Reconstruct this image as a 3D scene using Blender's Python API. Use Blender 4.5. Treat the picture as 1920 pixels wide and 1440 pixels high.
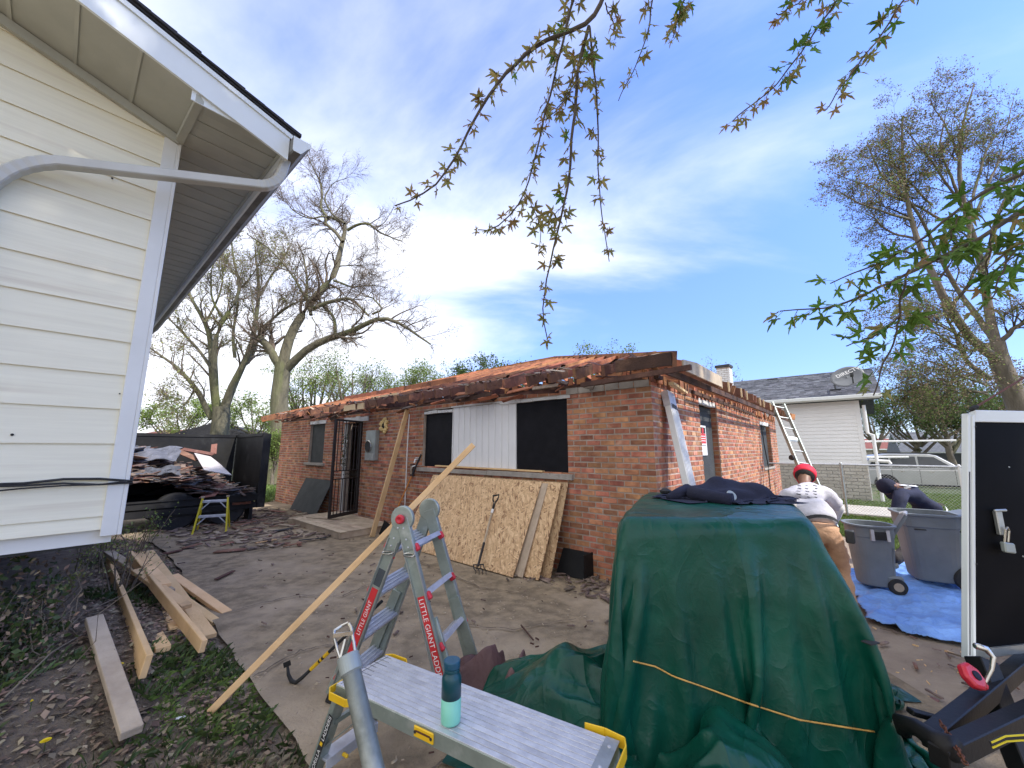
import bpy, math, random
import numpy as np
from mathutils import Vector, Matrix, noise, bvhtree
for o in list(bpy.data.objects): bpy.data.objects.remove(o)
SC = bpy.context.scene
COL = SC.collection
random.seed(7); RNG = np.random.default_rng(7)
R = math.radians
# ------------------------------------------------------------------ camera
PIT = math.atan(122/735.)
cam_d = bpy.data.cameras.new('camera'); cam = bpy.data.objects.new('camera', cam_d); COL.objects.link(cam)
cam.location = (0, 0, 1.6); cam.rotation_euler = (math.pi/2 + PIT, 0, 0)
cam_d.sensor_width = 36; cam_d.sensor_fit = 'HORIZONTAL'; cam_d.lens = 735/1920*36
cam_d.clip_start = 0.05; cam_d.clip_end = 3000
SC.camera = cam
# ------------------------------------------------------------------ sun and sky
SUN_AZ = Vector((0.85, -0.53, 0)).normalized(); SUN_EL = R(44)
sd = Vector((SUN_AZ.x*math.cos(SUN_EL), SUN_AZ.y*math.cos(SUN_EL), math.sin(SUN_EL)))
sl = bpy.data.lights.new('sun', 'SUN'); so = bpy.data.objects.new('sun', sl); COL.objects.link(so)
sl.energy = 2.7; sl.angle = R(0.6); sl.color = (1.0, .94, .86)
so.rotation_euler = sd.to_track_quat('Z', 'Y').to_euler(); so.location = (8, -8, 12)
W_ = bpy.data.worlds.new('World'); SC.world = W_; W_.use_nodes = True
nt = W_.node_tree; nt.nodes.clear(); N = nt.nodes.new; LK = nt.links.new
out = N('ShaderNodeOutputWorld'); bg = N('ShaderNodeBackground'); bg.inputs[1].default_value = 0.13
sky = N('ShaderNodeTexSky'); sky.sky_type = 'NISHITA'; sky.sun_disc = False
sky.sun_elevation = SUN_EL; sky.sun_rotation = math.atan2(SUN_AZ.x, SUN_AZ.y); sky.air_density = 1.0; sky.dust_density = .2; sky.ozone_density = 2.0
tc = N('ShaderNodeTexCoord'); sx = N('ShaderNodeSeparateXYZ'); LK(tc.outputs['Generated'], sx.inputs[0])
def m_(op, a, b=None, c=None, clamp=False):
    n = N('ShaderNodeMath'); n.operation = op; n.use_clamp = clamp
    for i, x in enumerate((a, b, c)):
        if x is None: continue
        if isinstance(x, (int, float)): n.inputs[i].default_value = x
        else: LK(x, n.inputs[i])
    return n.outputs[0]
zz = m_('ADD', m_('MAXIMUM', sx.outputs[2], 0.0), 0.18)
cx = m_('DIVIDE', sx.outputs[0], zz); cy = m_('DIVIDE', sx.outputs[1], zz)
cb = N('ShaderNodeCombineXYZ'); LK(cx, cb.inputs[0]); LK(cy, cb.inputs[1])
mp = N('ShaderNodeMapping'); mp.inputs['Scale'].default_value = (.45, .8, 1); mp.inputs['Rotation'].default_value = (0, 0, R(-35)); mp.inputs['Location'].default_value = (3.1, 1.4, 0)
LK(cb.outputs[0], mp.inputs[0])
n1 = N('ShaderNodeTexNoise'); n1.inputs['Scale'].default_value = 1.25; n1.inputs['Detail'].default_value = 9; n1.inputs['Roughness'].default_value = .56; n1.inputs['Distortion'].default_value = .55
LK(mp.outputs[0], n1.inputs['Vector'])
n2 = N('ShaderNodeTexNoise'); n2.inputs['Scale'].default_value = .42; n2.inputs['Detail'].default_value = 3; LK(mp.outputs[0], n2.inputs['Vector'])
# the bank of thin cloud lies to the left (-x) and overhead, clear air to the right; unseen cloud behind the camera is added to brighten and whiten the ambient light
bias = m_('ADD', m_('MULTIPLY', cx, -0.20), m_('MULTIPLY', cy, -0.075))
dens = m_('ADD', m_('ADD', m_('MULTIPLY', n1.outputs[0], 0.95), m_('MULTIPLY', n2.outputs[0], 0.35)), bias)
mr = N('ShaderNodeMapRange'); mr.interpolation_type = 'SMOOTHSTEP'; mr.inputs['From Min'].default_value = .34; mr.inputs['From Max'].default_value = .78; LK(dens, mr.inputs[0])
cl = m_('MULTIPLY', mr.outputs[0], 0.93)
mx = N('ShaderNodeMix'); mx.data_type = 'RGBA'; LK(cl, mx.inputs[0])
mu = N('ShaderNodeMix'); mu.data_type = 'RGBA'; mu.blend_type = 'MULTIPLY'; mu.inputs[0].default_value = 1; LK(sky.outputs[0], mu.inputs[6]); mu.inputs[7].default_value = (1.05, 1.17, 1.75, 1)
mh = N('ShaderNodeMapRange'); mh.inputs[1].default_value = 0.0; mh.inputs[2].default_value = .55; mh.inputs[3].default_value = .50; mh.inputs[4].default_value = 1.0; LK(sx.outputs[2], mh.inputs[0])
mu2 = N('ShaderNodeMix'); mu2.data_type = 'RGBA'; mu2.blend_type = 'MULTIPLY'; mu2.inputs[0].default_value = 1; LK(mu.outputs[2], mu2.inputs[6]); LK(mh.outputs[0], mu2.inputs[7])
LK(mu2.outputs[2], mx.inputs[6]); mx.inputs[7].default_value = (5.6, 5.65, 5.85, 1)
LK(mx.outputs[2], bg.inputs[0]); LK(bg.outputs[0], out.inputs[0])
SC.view_settings.view_transform = 'Standard'; SC.view_settings.look = 'None'; SC.view_settings.exposure = 1.05; SC.view_settings.gamma = 1
SC.render.engine = 'CYCLES'
# ------------------------------------------------------------------ helpers
c_, s_ = math.cos(PIT), math.sin(PIT)
def ray(x, y):
    u = (x-960)/735.; v = (720-y)/735.
    return Vector((u, c_-s_*v, s_+c_*v))
def gnd(x, y, z=0.0):
    r = ray(x, y); return Vector((0, 0, 1.6)) + r*((z-1.6)/r.z)
def at(x, y, Y):
    r = ray(x, y); return Vector((0, 0, 1.6)) + r*(Y/r.y)
D1 = Vector((-.7526, .6585, 0)); D2 = Vector((.6585, .7526, 0)); C0 = Vector((1.68, 4.68, 0))
UP = Vector((0, 0, 1))
def FW(s, o, z): return C0 + D1*s - D2*o + UP*z           # front wall: s to the left, o towards the yard
def SW(t, o, z): return C0 + D2*t - D1*o + UP*z           # side wall: t away, o outwards
K0 = Vector((-2.82, 2.93, 0))
def LW(t, o, z): return K0 + D2*t - D1*o + UP*z           # gable wall of the white house
def V(*a): return Vector(a)
def sstep(a, b, x):
    t = np.clip((x-a)/(b-a), 0, 1); return t*t*(3-2*t)
WLOC = {}
def wloc(o): return WLOC.get(o.name, Vector((0, 0, 0))) if o else Vector((0, 0, 0))
class MB:
    def __init__(s): s.v = []; s.f = []; s.m = []
    def add(s, v, f, m=0):
        b = len(s.v); s.v += [Vector(p) for p in v]; s.f += [tuple(b+i for i in q) for q in f]; s.m += [m]*len(f); return s
    def frame(s, o, X, Y, Z, m=0):      # box from origin corner o with edge vectors
        p = [o, o+X, o+X+Y, o+Y, o+Z, o+X+Z, o+X+Y+Z, o+Y+Z]
        return s.add(p, [(0,3,2,1),(4,5,6,7),(0,1,5,4),(1,2,6,5),(2,3,7,6),(3,0,4,7)], m)
    def box(s, c, sx, sy, sz, X=V(1,0,0), Y=None, Z=UP, m=0):
        X = Vector(X).normalized(); Z = Vector(Z).normalized()
        Y = Z.cross(X).normalized() if Y is None else Vector(Y).normalized()
        c = Vector(c)
        return s.frame(c - X*sx/2 - Y*sy/2 - Z*sz/2, X*sx, Y*sy, Z*sz, m)
    def beam(s, p, q, w, h, up=UP, m=0):
        p = Vector(p); q = Vector(q); X = (q-p); L = X.length; X.normalize()
        Y = Vector(up).cross(X)
        if Y.length < 1e-4: Y = V(1,0,0).cross(X)
        Y.normalize(); Z = X.cross(Y)
        return s.box((p+q)/2, L, w, h, X, Y, Z, m)
    def tube(s, path, r, n=8, m=0, cap=True):
        path = [Vector(p) for p in path]; k = len(path)
        rr = r if isinstance(r, (list, tuple)) else [r]*k
        T = [(path[min(i+1, k-1)] - path[max(i-1, 0)]).normalized() for i in range(k)]
        a = T[0].orthogonal().normalized(); b = len(s.v)
        for i in range(k):
            a = (a - T[i]*a.dot(T[i])).normalized(); c = T[i].cross(a)
            for j in range(n):
                t = 2*math.pi*j/n; s.v.append(path[i] + (a*math.cos(t) + c*math.sin(t))*rr[i])
        for i in range(k-1):
            for j in range(n):
                s.f.append((b+i*n+j, b+i*n+(j+1) % n, b+(i+1)*n+(j+1) % n, b+(i+1)*n+j)); s.m.append(m)
        if cap:
            s.f.append(tuple(b+j for j in reversed(range(n)))); s.m.append(m)
            s.f.append(tuple(b+(k-1)*n+j for j in range(n))); s.m.append(m)
        return s
    def lathe(s, prof, c, ax=UP, n=24, m=0, cap=True):
        c = Vector(c); ax = Vector(ax).normalized(); a = ax.orthogonal().normalized(); b_ = ax.cross(a); b = len(s.v); k = len(prof)
        for (r, z) in prof:
            for j in range(n):
                t = 2*math.pi*j/n; s.v.append(c + ax*z + (a*math.cos(t)+b_*math.sin(t))*r)
        for i in range(k-1):
            for j in range(n):
                s.f.append((b+i*n+j, b+i*n+(j+1) % n, b+(i+1)*n+(j+1) % n, b+(i+1)*n+j)); s.m.append(m)
        if cap:
            s.f.append(tuple(b+j for j in reversed(range(n)))); s.m.append(m)
            s.f.append(tuple(b+(k-1)*n+j for j in range(n))); s.m.append(m)
        return s
    def prism(s, poly, d, m=0):         # polygon (3-D points, planar) extruded by vector d
        poly = [Vector(p) for p in poly]; n = len(poly); d = Vector(d)
        v = poly + [p+d for p in poly]
        return s.add(v, [tuple(reversed(range(n))), tuple(range(n, 2*n))] + [(i, (i+1) % n, n+(i+1) % n, n+i) for i in range(n)], m)
    def quad(s, a, b, c, d, m=0): return s.add([a, b, c, d], [(0, 1, 2, 3)], m)
    def chan(s, p, q, w, h, t, up, m=0):  # U channel (web w wide, flanges h deep towards up)
        p = Vector(p); q = Vector(q); X = (q-p).normalized(); Z = Vector(up); Z = (Z - X*Z.dot(X)).normalized(); Y = Z.cross(X)
        s.beam(p, q, w, t, Z, m)
        for k in (-1, 1):
            o = Y*k*(w/2-t/2) + Z*(h/2)
            s.beam(p+o, q+o, t, h, Z, m)
        return s
def fin(me, mats):
    for mm in (mats if isinstance(mats, (list, tuple)) else [mats]): me.materials.append(mm)
def mesh(mb, off, name, mats, smooth=False):
    me = bpy.data.meshes.new(name)
    me.from_pydata([p-off for p in mb.v], [], mb.f); fin(me, mats)
    if any(mb.m): me.polygons.foreach_set('material_index', mb.m)
    if smooth: me.polygons.foreach_set('use_smooth', [True]*len(me.polygons))
    me.update(); return me
def npmesh(name, Vt, F, mats, smooth=False):
    me = bpy.data.meshes.new(name); Vt = np.asarray(Vt, np.float32).reshape(-1, 3); F = np.asarray(F, np.int32); k = F.shape[1]
    me.vertices.add(len(Vt)); me.vertices.foreach_set('co', Vt.ravel())
    me.loops.add(F.size); me.loops.foreach_set('vertex_index', F.ravel())
    me.polygons.add(len(F)); me.polygons.foreach_set('loop_start', np.arange(0, F.size, k, dtype=np.int32))
    if smooth: me.polygons.foreach_set('use_smooth', np.ones(len(F), bool))
    fin(me, mats); me.update(calc_edges=True); return me
def bevel(o, w, seg=1):
    b = o.modifiers.new('bevel', 'BEVEL'); b.width = w; b.segments = seg; b.limit_method = 'ANGLE'; b.angle_limit = R(40); return o
def subs(o, n=1):
    b = o.modifiers.new('subs', 'SUBSURF'); b.levels = n; b.render_levels = n; return o
def thing(name, label, cat, loc, group=None):
    o = bpy.data.objects.new(name, None); COL.objects.link(o); o.location = loc; o.empty_display_size = .1
    WLOC[o.name] = Vector(loc); o['label'] = label; o['category'] = cat
    if group: o['group'] = group
    return o
def part(name, mb, mats, parent, smooth=False, bev=0, label=None, kind=None):
    off = wloc(parent); me = mesh(mb, off, name, mats, smooth) if isinstance(mb, MB) else mb
    o = bpy.data.objects.new(name, me); COL.objects.link(o); o.parent = parent; WLOC[o.name] = off
    if bev: bevel(o, bev)
    if label: o['label'] = label
    if kind: o['kind'] = kind
    return o
def single(name, mb, mats, label, cat, group=None, smooth=False, bev=0, kind=None):
    lo = Vector([min(p[i] for p in mb.v) for i in range(3)]); hi = Vector([max(p[i] for p in mb.v) for i in range(3)])
    off = Vector(((lo.x+hi.x)/2, (lo.y+hi.y)/2, lo.z)); me = mesh(mb, off, name, mats, smooth)
    o = bpy.data.objects.new(name, me); COL.objects.link(o); o.location = off; WLOC[o.name] = off
    if label: o['label'] = label
    if cat: o['category'] = cat
    if group: o['group'] = group
    if kind: o['kind'] = kind
    if bev: bevel(o, bev)
    return o
def link(name, me, label=None, cat=None, kind=None, parent=None, group=None, loc=(0,0,0)):
    o = bpy.data.objects.new(name, me); COL.objects.link(o); o.location = loc; o.parent = parent
    WLOC[o.name] = Vector(loc) + wloc(parent)
    if label: o['label'] = label
    if cat: o['category'] = cat
    if kind: o['kind'] = kind
    if group: o['group'] = group
    return o
def piece(name, me, parent, M):      # shared mesh placed by a world matrix under a parent
    o = bpy.data.objects.new(name, me); COL.objects.link(o); o.parent = parent
    M = M.copy(); M.translation = M.translation - wloc(parent); o.matrix_local = M; return o
def mat4(o, X, Y, Z):
    return Matrix(((X.x, Y.x, Z.x, o.x), (X.y, Y.y, Z.y, o.y), (X.z, Y.z, Z.z, o.z), (0, 0, 0, 1)))
# ------------------------------------------------------------------ materials
def pm(name, c1, c2=None, scale=5.0, rough=.7, bump=0.0, bscale=None, metal=0.0, stretch=(1,1,1), spec=.5, lo=.35, hi=.65, var=0.0, isl=False, c3=None, s3=1.5, t3=(.5,.7), detail=6, rot=(0,0,0), bdist=.02, trans=0, back=None, coat=0):
    """colour noise between c1 and c2, optional patches c3, per-object / per-island value variation, bump"""
    m = bpy.data.materials.new(name); m.use_nodes = True; t = m.node_tree; n = t.nodes; n.clear(); L = t.links.new
    o = n.new('ShaderNodeOutputMaterial'); b = n.new('ShaderNodeBsdfPrincipled'); L(b.outputs[0], o.inputs[0])
    b.inputs['Roughness'].default_value = rough; b.inputs['Metallic'].default_value = metal
    b.inputs['Specular IOR Level'].default_value = spec
    if coat: b.inputs['Coat Weight'].default_value = coat
    tc = n.new('ShaderNodeTexCoord'); mp = n.new('ShaderNodeMapping'); mp.inputs['Scale'].default_value = stretch; mp.inputs['Rotation'].default_value = rot
    L(tc.outputs['Object'], mp.inputs[0]); vec = mp.outputs[0]
    oi = n.new('ShaderNodeObjectInfo'); ad = n.new('ShaderNodeVectorMath'); ad.operation = 'MULTIPLY_ADD'
    L(oi.outputs['Random'], ad.inputs[0]); ad.inputs[1].default_value = (17, 31, 23); L(vec, ad.inputs[2]); vec = ad.outputs[0]
    def noi(s, d=detail):
        x = n.new('ShaderNodeTexNoise'); x.inputs['Scale'].default_value = s; x.inputs['Detail'].default_value = d; x.inputs['Roughness'].default_value = .6; L(vec, x.inputs['Vector']); return x.outputs[0]
    def mr(v, a, c):
        x = n.new('ShaderNodeMapRange'); x.inputs[1].default_value = a; x.inputs[2].default_value = c; L(v, x.inputs[0]); return x.outputs[0]
    def mix(f, a, c, bt='MIX'):
        x = n.new('ShaderNodeMix'); x.data_type = 'RGBA'; x.blend_type = bt
        for i, q in ((0, f), (6, a), (7, c)):
            if isinstance(q, (int, float)): x.inputs[i].default_value = q
            elif isinstance(q, tuple): x.inputs[i].default_value = (*q[:3], 1)
            else: L(q, x.inputs[i])
        return x.outputs[2]
    if c2 is None: c2 = tuple(x*.82 for x in c1)
    col = mix(mr(noi(scale), lo, hi), c1, c2)
    if c3: col = mix(mr(noi(s3, 4), *t3), col, c3)
    if var:
        g = n.new('ShaderNodeNewGeometry'); src = oi.outputs['Random']
        if isl:
            a = n.new('ShaderNodeMath'); a.operation = 'ADD'; L(oi.outputs['Random'], a.inputs[0]); L(g.outputs['Random Per Island'], a.inputs[1])
            f = n.new('ShaderNodeMath'); f.operation = 'FRACT'; L(a.outputs[0], f.inputs[0]); src = f.outputs[0]
        x = n.new('ShaderNodeMapRange'); x.inputs[3].default_value = 1-var; x.inputs[4].default_value = 1+var; L(src, x.inputs[0])
        h = n.new('ShaderNodeHueSaturation'); L(x.outputs[0], h.inputs['Value']); L(col, h.inputs['Color'])
        x2 = n.new('ShaderNodeMapRange'); x2.inputs[3].default_value = .5-var*.045; x2.inputs[4].default_value = .5+var*.045
        f2 = n.new('ShaderNodeMath'); f2.operation = 'MULTIPLY'; f2.inputs[1].default_value = 7.3; L(src, f2.inputs[0]); f3 = n.new('ShaderNodeMath'); f3.operation = 'FRACT'; L(f2.outputs[0], f3.inputs[0]); L(f3.outputs[0], x2.inputs[0]); L(x2.outputs[0], h.inputs['Hue'])
        col = h.outputs[0]
    if back:
        g = n.new('ShaderNodeNewGeometry'); col = mix(g.outputs['Backfacing'], col, back)
    L(col, b.inputs['Base Color'])
    if bump:
        bn = n.new('ShaderNodeBump'); bn.inputs['Strength'].default_value = bump; bn.inputs['Distance'].default_value = bdist
        L(noi(bscale or scale*4), bn.inputs['Height']); L(bn.outputs[0], b.inputs['Normal'])
    if trans:
        tr = n.new('ShaderNodeBsdfTranslucent'); L(col, tr.inputs[0]); ms = n.new('ShaderNodeMixShader'); ms.inputs[0].default_value = trans
        L(b.outputs[0], ms.inputs[1]); L(tr.outputs[0], ms.inputs[2]); L(ms.outputs[0], o.inputs[0])
    return m
M = {}
M['dirt'] = pm('dirt', (.36,.29,.21), (.25,.195,.145), 3, .95, .6, 40, c3=(.22,.185,.15), s3=.8, t3=(.5,.66))
M['litter_soil'] = pm('litter_soil', (.20,.155,.108), (.11,.083,.058), 9, .95, .9, 60, c3=(.15,.115,.08), s3=2.2, t3=(.52,.66))
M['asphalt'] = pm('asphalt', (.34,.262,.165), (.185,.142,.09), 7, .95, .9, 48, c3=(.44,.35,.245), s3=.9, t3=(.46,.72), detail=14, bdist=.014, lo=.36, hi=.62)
M['concrete'] = pm('concrete', (.52,.49,.43), (.42,.39,.34), 3, .9, .2, 60)
M['street'] = pm('street', (.14,.14,.14), (.10,.10,.10), 2, .9, .2, 60)
M['lawn_soil'] = pm('lawn_soil', (.075,.105,.03), (.05,.07,.022), 6, .95, .5, 40, c3=(.12,.11,.06), s3=1.3)
M['grass'] = pm('grass', (.16,.24,.05), (.10,.16,.035), 3, .6, var=.35, isl=True, trans=.3)
M['weed'] = pm('weed', (.075,.115,.03), (.045,.07,.02), 5, .55, var=.4, isl=True, trans=.25)
M['drygrass'] = pm('drygrass', (.30,.25,.16), (.20,.16,.10), 5, .8, var=.35, isl=True)
M['leaf_litter'] = pm('leaf_litter', (.26,.185,.12), (.15,.105,.07), 6, .9, var=.6, isl=True)
M['stem'] = pm('stem', (.13,.10,.07), (.20,.16,.11), 8, .8)
M['brick'] = pm('brick', (.53,.235,.125), (.27,.10,.056), 7, .9, .5, 70, var=.34, isl=True, c3=(.52,.33,.225), s3=2.6, t3=(.60,.76), bdist=.006)
M['mortar'] = pm('mortar', (.50,.42,.35), (.35,.27,.215), 5, .95, .5, 50)
M['blockwhite'] = pm('blockwhite', (.56,.53,.46), (.47,.44,.38), 5, .9, .3, 60, var=.08, isl=True)
M['tailwood'] = pm('tailwood', (.22,.10,.055), (.10,.048,.032), 4, .9, .4, 40, var=.28, isl=True, c3=(.32,.15,.075), s3=4, t3=(.52,.66))
M['rafter'] = pm('rafter', (.50,.205,.09), (.30,.12,.06), 2.5, .85, .4, 30, stretch=(1,1,1), var=.3, isl=True, c3=(.10,.045,.03), s3=3.0, t3=(.50,.68))
M['darkwood'] = pm('darkwood', (.09,.042,.03), (.05,.025,.02), 5, .9, .5, 40, var=.3, isl=True, c3=(.18,.09,.06), s3=3)
M['lumber'] = pm('lumber', (.80,.53,.27), (.68,.43,.20), 3, .75, .25, 50, stretch=(1,1,1), var=.16, isl=True, c3=(.44,.28,.155), s3=4, t3=(.62,.8))
M['lumber_grey'] = pm('lumber_grey', (.52,.42,.30), (.36,.28,.195), 4, .85, .3, 50, var=.15, isl=True)
M['newwood'] = pm('newwood', (.74,.56,.33), (.66,.48,.27), 4, .75, .2, 50)
M['blackpaint'] = pm('blackpaint', (.006,.006,.008), (.010,.010,.013), 6, .6, .15, 60, spec=.2, c3=(.03,.03,.03), s3=9, t3=(.72,.85))
M['trailerblack'] = pm('trailerblack', (.002,.002,.0025), (.004,.004,.005), 3, .6, 0, spec=.06)
M['blackboard'] = pm('blackboard', (.03,.035,.035), (.05,.055,.055), 4, .8, .4, 60, c3=(.10,.10,.10), s3=6, t3=(.68,.85))
M['steelblack'] = pm('steelblack', (.010,.010,.011), (.024,.024,.023), 2, .6, .1, 20, spec=.25, c3=(.10,.105,.10), s3=1.6, t3=(.60,.88))
M['iron'] = pm('iron', (.015,.013,.013), (.03,.024,.022), 20, .6)
M['vinyl'] = pm('vinyl', (.84,.84,.83), (.80,.80,.79), 3, .45)
M['whitesiding'] = pm('whitesiding', (.86,.86,.85), (.82,.82,.81), 3, .5)
M['whitepaint'] = pm('whitepaint', (.72,.72,.70), (.6,.6,.58), 6, .6, c3=(.35,.31,.27), s3=9, t3=(.62,.75))
M['stone'] = pm('stone', (.42,.38,.33), (.30,.27,.235), 7, .9, .4, 60)
M['sidingwall'] = pm('sidingwall', (.84,.79,.60), (.78,.73,.55), 1.6, .6, .22, 8, stretch=(1,1,22), c3=(.66,.58,.43), s3=.5, t3=(.55,.78), bdist=.004)
M['sidingtrim'] = pm('sidingtrim', (.74,.73,.67), (.69,.68,.62), 3, .5)
M['soffit'] = pm('soffit', (.44,.44,.37), (.38,.38,.32), 3, .6)
M['fascia'] = pm('fascia', (.74,.78,.76), (.70,.73,.71), 2, .4)
M['downpipe'] = pm('downpipe', (.52,.52,.475), (.46,.46,.42), 4, .4, c3=(.35,.33,.30), s3=9, t3=(.66,.8))
M['shingle_dark'] = pm('shingle_dark', (.022,.022,.026), (.04,.04,.045), 30, .95, .5, 90, var=.25, isl=True)
M['shingle_grey'] = pm('shingle_grey', (.085,.092,.11), (.15,.155,.175), 6, .95, .4, 60, stretch=(1,1,1), var=.42, isl=True)
M['shingle_red'] = pm('shingle_red', (.20,.075,.055), (.15,.055,.045), 3, .95, .3, 30, var=.15, isl=True)
M['foundation'] = pm('foundation', (.05,.048,.042), (.035,.033,.03), 6, .9)
M['alu'] = pm('alu', (.50,.52,.50), (.38,.40,.38), 7, .42, .1, 30, metal=.75, c3=(.62,.63,.62), s3=5, t3=(.55,.75))
M['alu_green'] = pm('alu_green', (.36,.41,.37), (.28,.325,.29), 9, .45, .1, 30, metal=.55, c3=(.52,.55,.52), s3=7, t3=(.56,.75))
M['alu_bright'] = pm('alu_bright', (.66,.67,.69), (.50,.51,.54), 12, .45, .15, 60, metal=.45, c3=(.40,.40,.41), s3=5, t3=(.55,.75))
M['redplastic'] = pm('redplastic', (.62,.03,.05), (.52,.025,.04), 6, .4)
M['stickerred'] = pm('stickerred', (.60,.035,.04), (.55,.03,.035), 6, .4)
M['white'] = pm('white', (.80,.80,.78), (.74,.74,.72), 6, .5)
M['yellow'] = pm('yellow', (.80,.50,.02), (.74,.44,.015), 6, .4)
M['yellowfib'] = pm('yellowfib', (.72,.60,.03), (.66,.53,.02), 6, .5)
M['hitchblack'] = pm('hitchblack', (.006,.006,.0065), (.012,.011,.011), 5, .5, .1, 40, spec=.25, c3=(.05,.035,.028), s3=7, t3=(.66,.8))
M['rubber'] = pm('rubber', (.015,.015,.015), (.03,.03,.03), 8, .8)
M['tarp'] = pm('tarp', (.006,.085,.062), (.004,.062,.047), 3.5, .36, .35, 11, bdist=.022, spec=.5, c3=(.012,.125,.095), s3=2, t3=(.5,.75))
M['tarp_brown'] = pm('tarp_brown', (.016,.11,.095), (.01,.075,.065), 4, .42, .4, 14, bdist=.02, back=(.16,.085,.085))
M['bluetarp'] = pm('bluetarp', (.045,.16,.52), (.03,.11,.40), 4, .38, .5, 16, bdist=.02, c3=(.16,.13,.13), s3=1.6, t3=(.56,.72))
M['navy'] = pm('navy', (.008,.010,.028), (.013,.015,.036), 12, .9, .4, 60, bdist=.01)
M['shirt'] = pm('shirt', (.62,.61,.66), (.54,.53,.58), 6, .85, .5, 9, bdist=.03)
M['shirtnavy'] = pm('shirtnavy', (.010,.014,.038), (.014,.018,.05), 9, .85, .4, 12, bdist=.03)
M['khaki'] = pm('khaki', (.66,.40,.25), (.55,.33,.20), 5, .85, .5, 14, bdist=.03)
M['darkpants'] = pm('darkpants', (.075,.065,.06), (.05,.045,.045), 6, .9, .5, 14, bdist=.03)
M['skin'] = pm('skin', (.24,.12,.075), (.20,.10,.06), 6, .5)
M['hair'] = pm('hair', (.012,.010,.009), (.02,.016,.013), 40, .7)
M['redcap'] = pm('redcap', (.72,.015,.045), (.62,.012,.035), 6, .7)
M['bin'] = pm('bin', (.20,.225,.24), (.165,.19,.205), 4, .5, .12, 40, c3=(.16,.175,.20), s3=3, t3=(.55,.75))
M['bark'] = pm('bark', (.21,.175,.135), (.12,.10,.08), 6, .95, .9, 12, stretch=(1,1,.25), c3=(.17,.18,.09), s3=1.2, t3=(.5,.7), bdist=.05)
M['barkgreen'] = pm('barkgreen', (.17,.155,.10), (.10,.09,.06), 6, .95, .9, 12, stretch=(1,1,.25), c3=(.14,.155,.06), s3=1, t3=(.45,.65), bdist=.05)
M['twig'] = pm('twig', (.17,.13,.095), (.12,.095,.07), 2, .9)
M['twigdark'] = pm('twigdark', (.085,.066,.042), (.055,.042,.03), 2, .9)
M['budleaf'] = pm('budleaf', (.30,.31,.10), (.21,.22,.07), 1.5, .7, var=.4, isl=True, trans=.3)
M['budbrown'] = pm('budbrown', (.26,.19,.115), (.17,.12,.075), 1.5, .8, var=.4, isl=True, trans=.15)
M['springleaf'] = pm('springleaf', (.22,.30,.07), (.14,.21,.04), 1.2, .7, var=.35, isl=True, trans=.35)
M['midleaf'] = pm('midleaf', (.10,.16,.035), (.06,.10,.02), 1.2, .7, var=.4, isl=True, trans=.3)
M['mapleleaf'] = pm('mapleleaf', (.22,.25,.07), (.30,.25,.08), 9, .5, var=.35, trans=.6, c3=(.30,.19,.07), s3=6, t3=(.45,.62))
M['mapleleaf_green'] = pm('mapleleaf_green', (.15,.27,.04), (.09,.18,.025), 9, .5, var=.3, trans=.4)
M['carpaint'] = pm('carpaint', (.52,.52,.50), (.49,.49,.47), 2, .3, metal=.4)
M['glass'] = pm('glass', (.02,.024,.028), (.03,.035,.04), 2, .08, spec=.8)
M['windowglass'] = pm('windowglass', (.06,.07,.08), (.09,.10,.11), 3, .1, spec=.8)
M['foam'] = pm('foam', (.72,.50,.18), (.80,.62,.30), 25, .8, .8, 40)
M['meter'] = pm('meter', (.34,.38,.36), (.28,.31,.30), 8, .5, .1, metal=.3)
M['chrome'] = pm('chrome', (.62,.60,.55), (.4,.38,.34), 12, .25, metal=.9)
M['rust'] = pm('rust', (.17,.06,.03), (.10,.04,.025), 25, .85, .3, 60, metal=.3)
M['rope'] = pm('rope', (.62,.36,.10), (.52,.29,.07), 60, .8)
M['orangehandle'] = pm('orangehandle', (.60,.22,.04), (.5,.17,.03), 9, .5)
M['cap_teal'] = pm('cap_teal', (.012,.085,.14), (.01,.07,.12), 6, .45)
M['darkteal'] = pm('darkteal', (.004,.06,.075), (.004,.052,.066), 6, .35)
M['mint'] = pm('mint', (.23,.62,.47), (.22,.59,.45), 6, .4)
M['greygarage'] = pm('greygarage', (.055,.06,.065), (.045,.05,.052), 4, .8)
M['plastic_clear'] = pm('plastic_clear', (.75,.77,.80), (.65,.67,.70), 8, .25, .5, 20, trans=.5)
M['paleboard'] = pm('paleboard', (.62,.58,.55), (.50,.45,.42), 3, .8, .2, 40, c3=(.40,.33,.28), s3=5, t3=(.6,.75))
M['reddishwood'] = pm('reddishwood', (.28,.135,.09), (.18,.085,.06), 5, .85, .4, 50, var=.25, isl=True, c3=(.45,.32,.24), s3=6, t3=(.6,.72))
M['scrap'] = pm('scrap', (.25,.18,.14), (.12,.09,.075), 5, .9, .4, 50, var=.5, isl=True, c3=(.34,.26,.21), s3=3.5, t3=(.56,.7))
M['pink'] = pm('pink', (.35,.12,.16), (.28,.10,.13), 3, .8)
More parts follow.
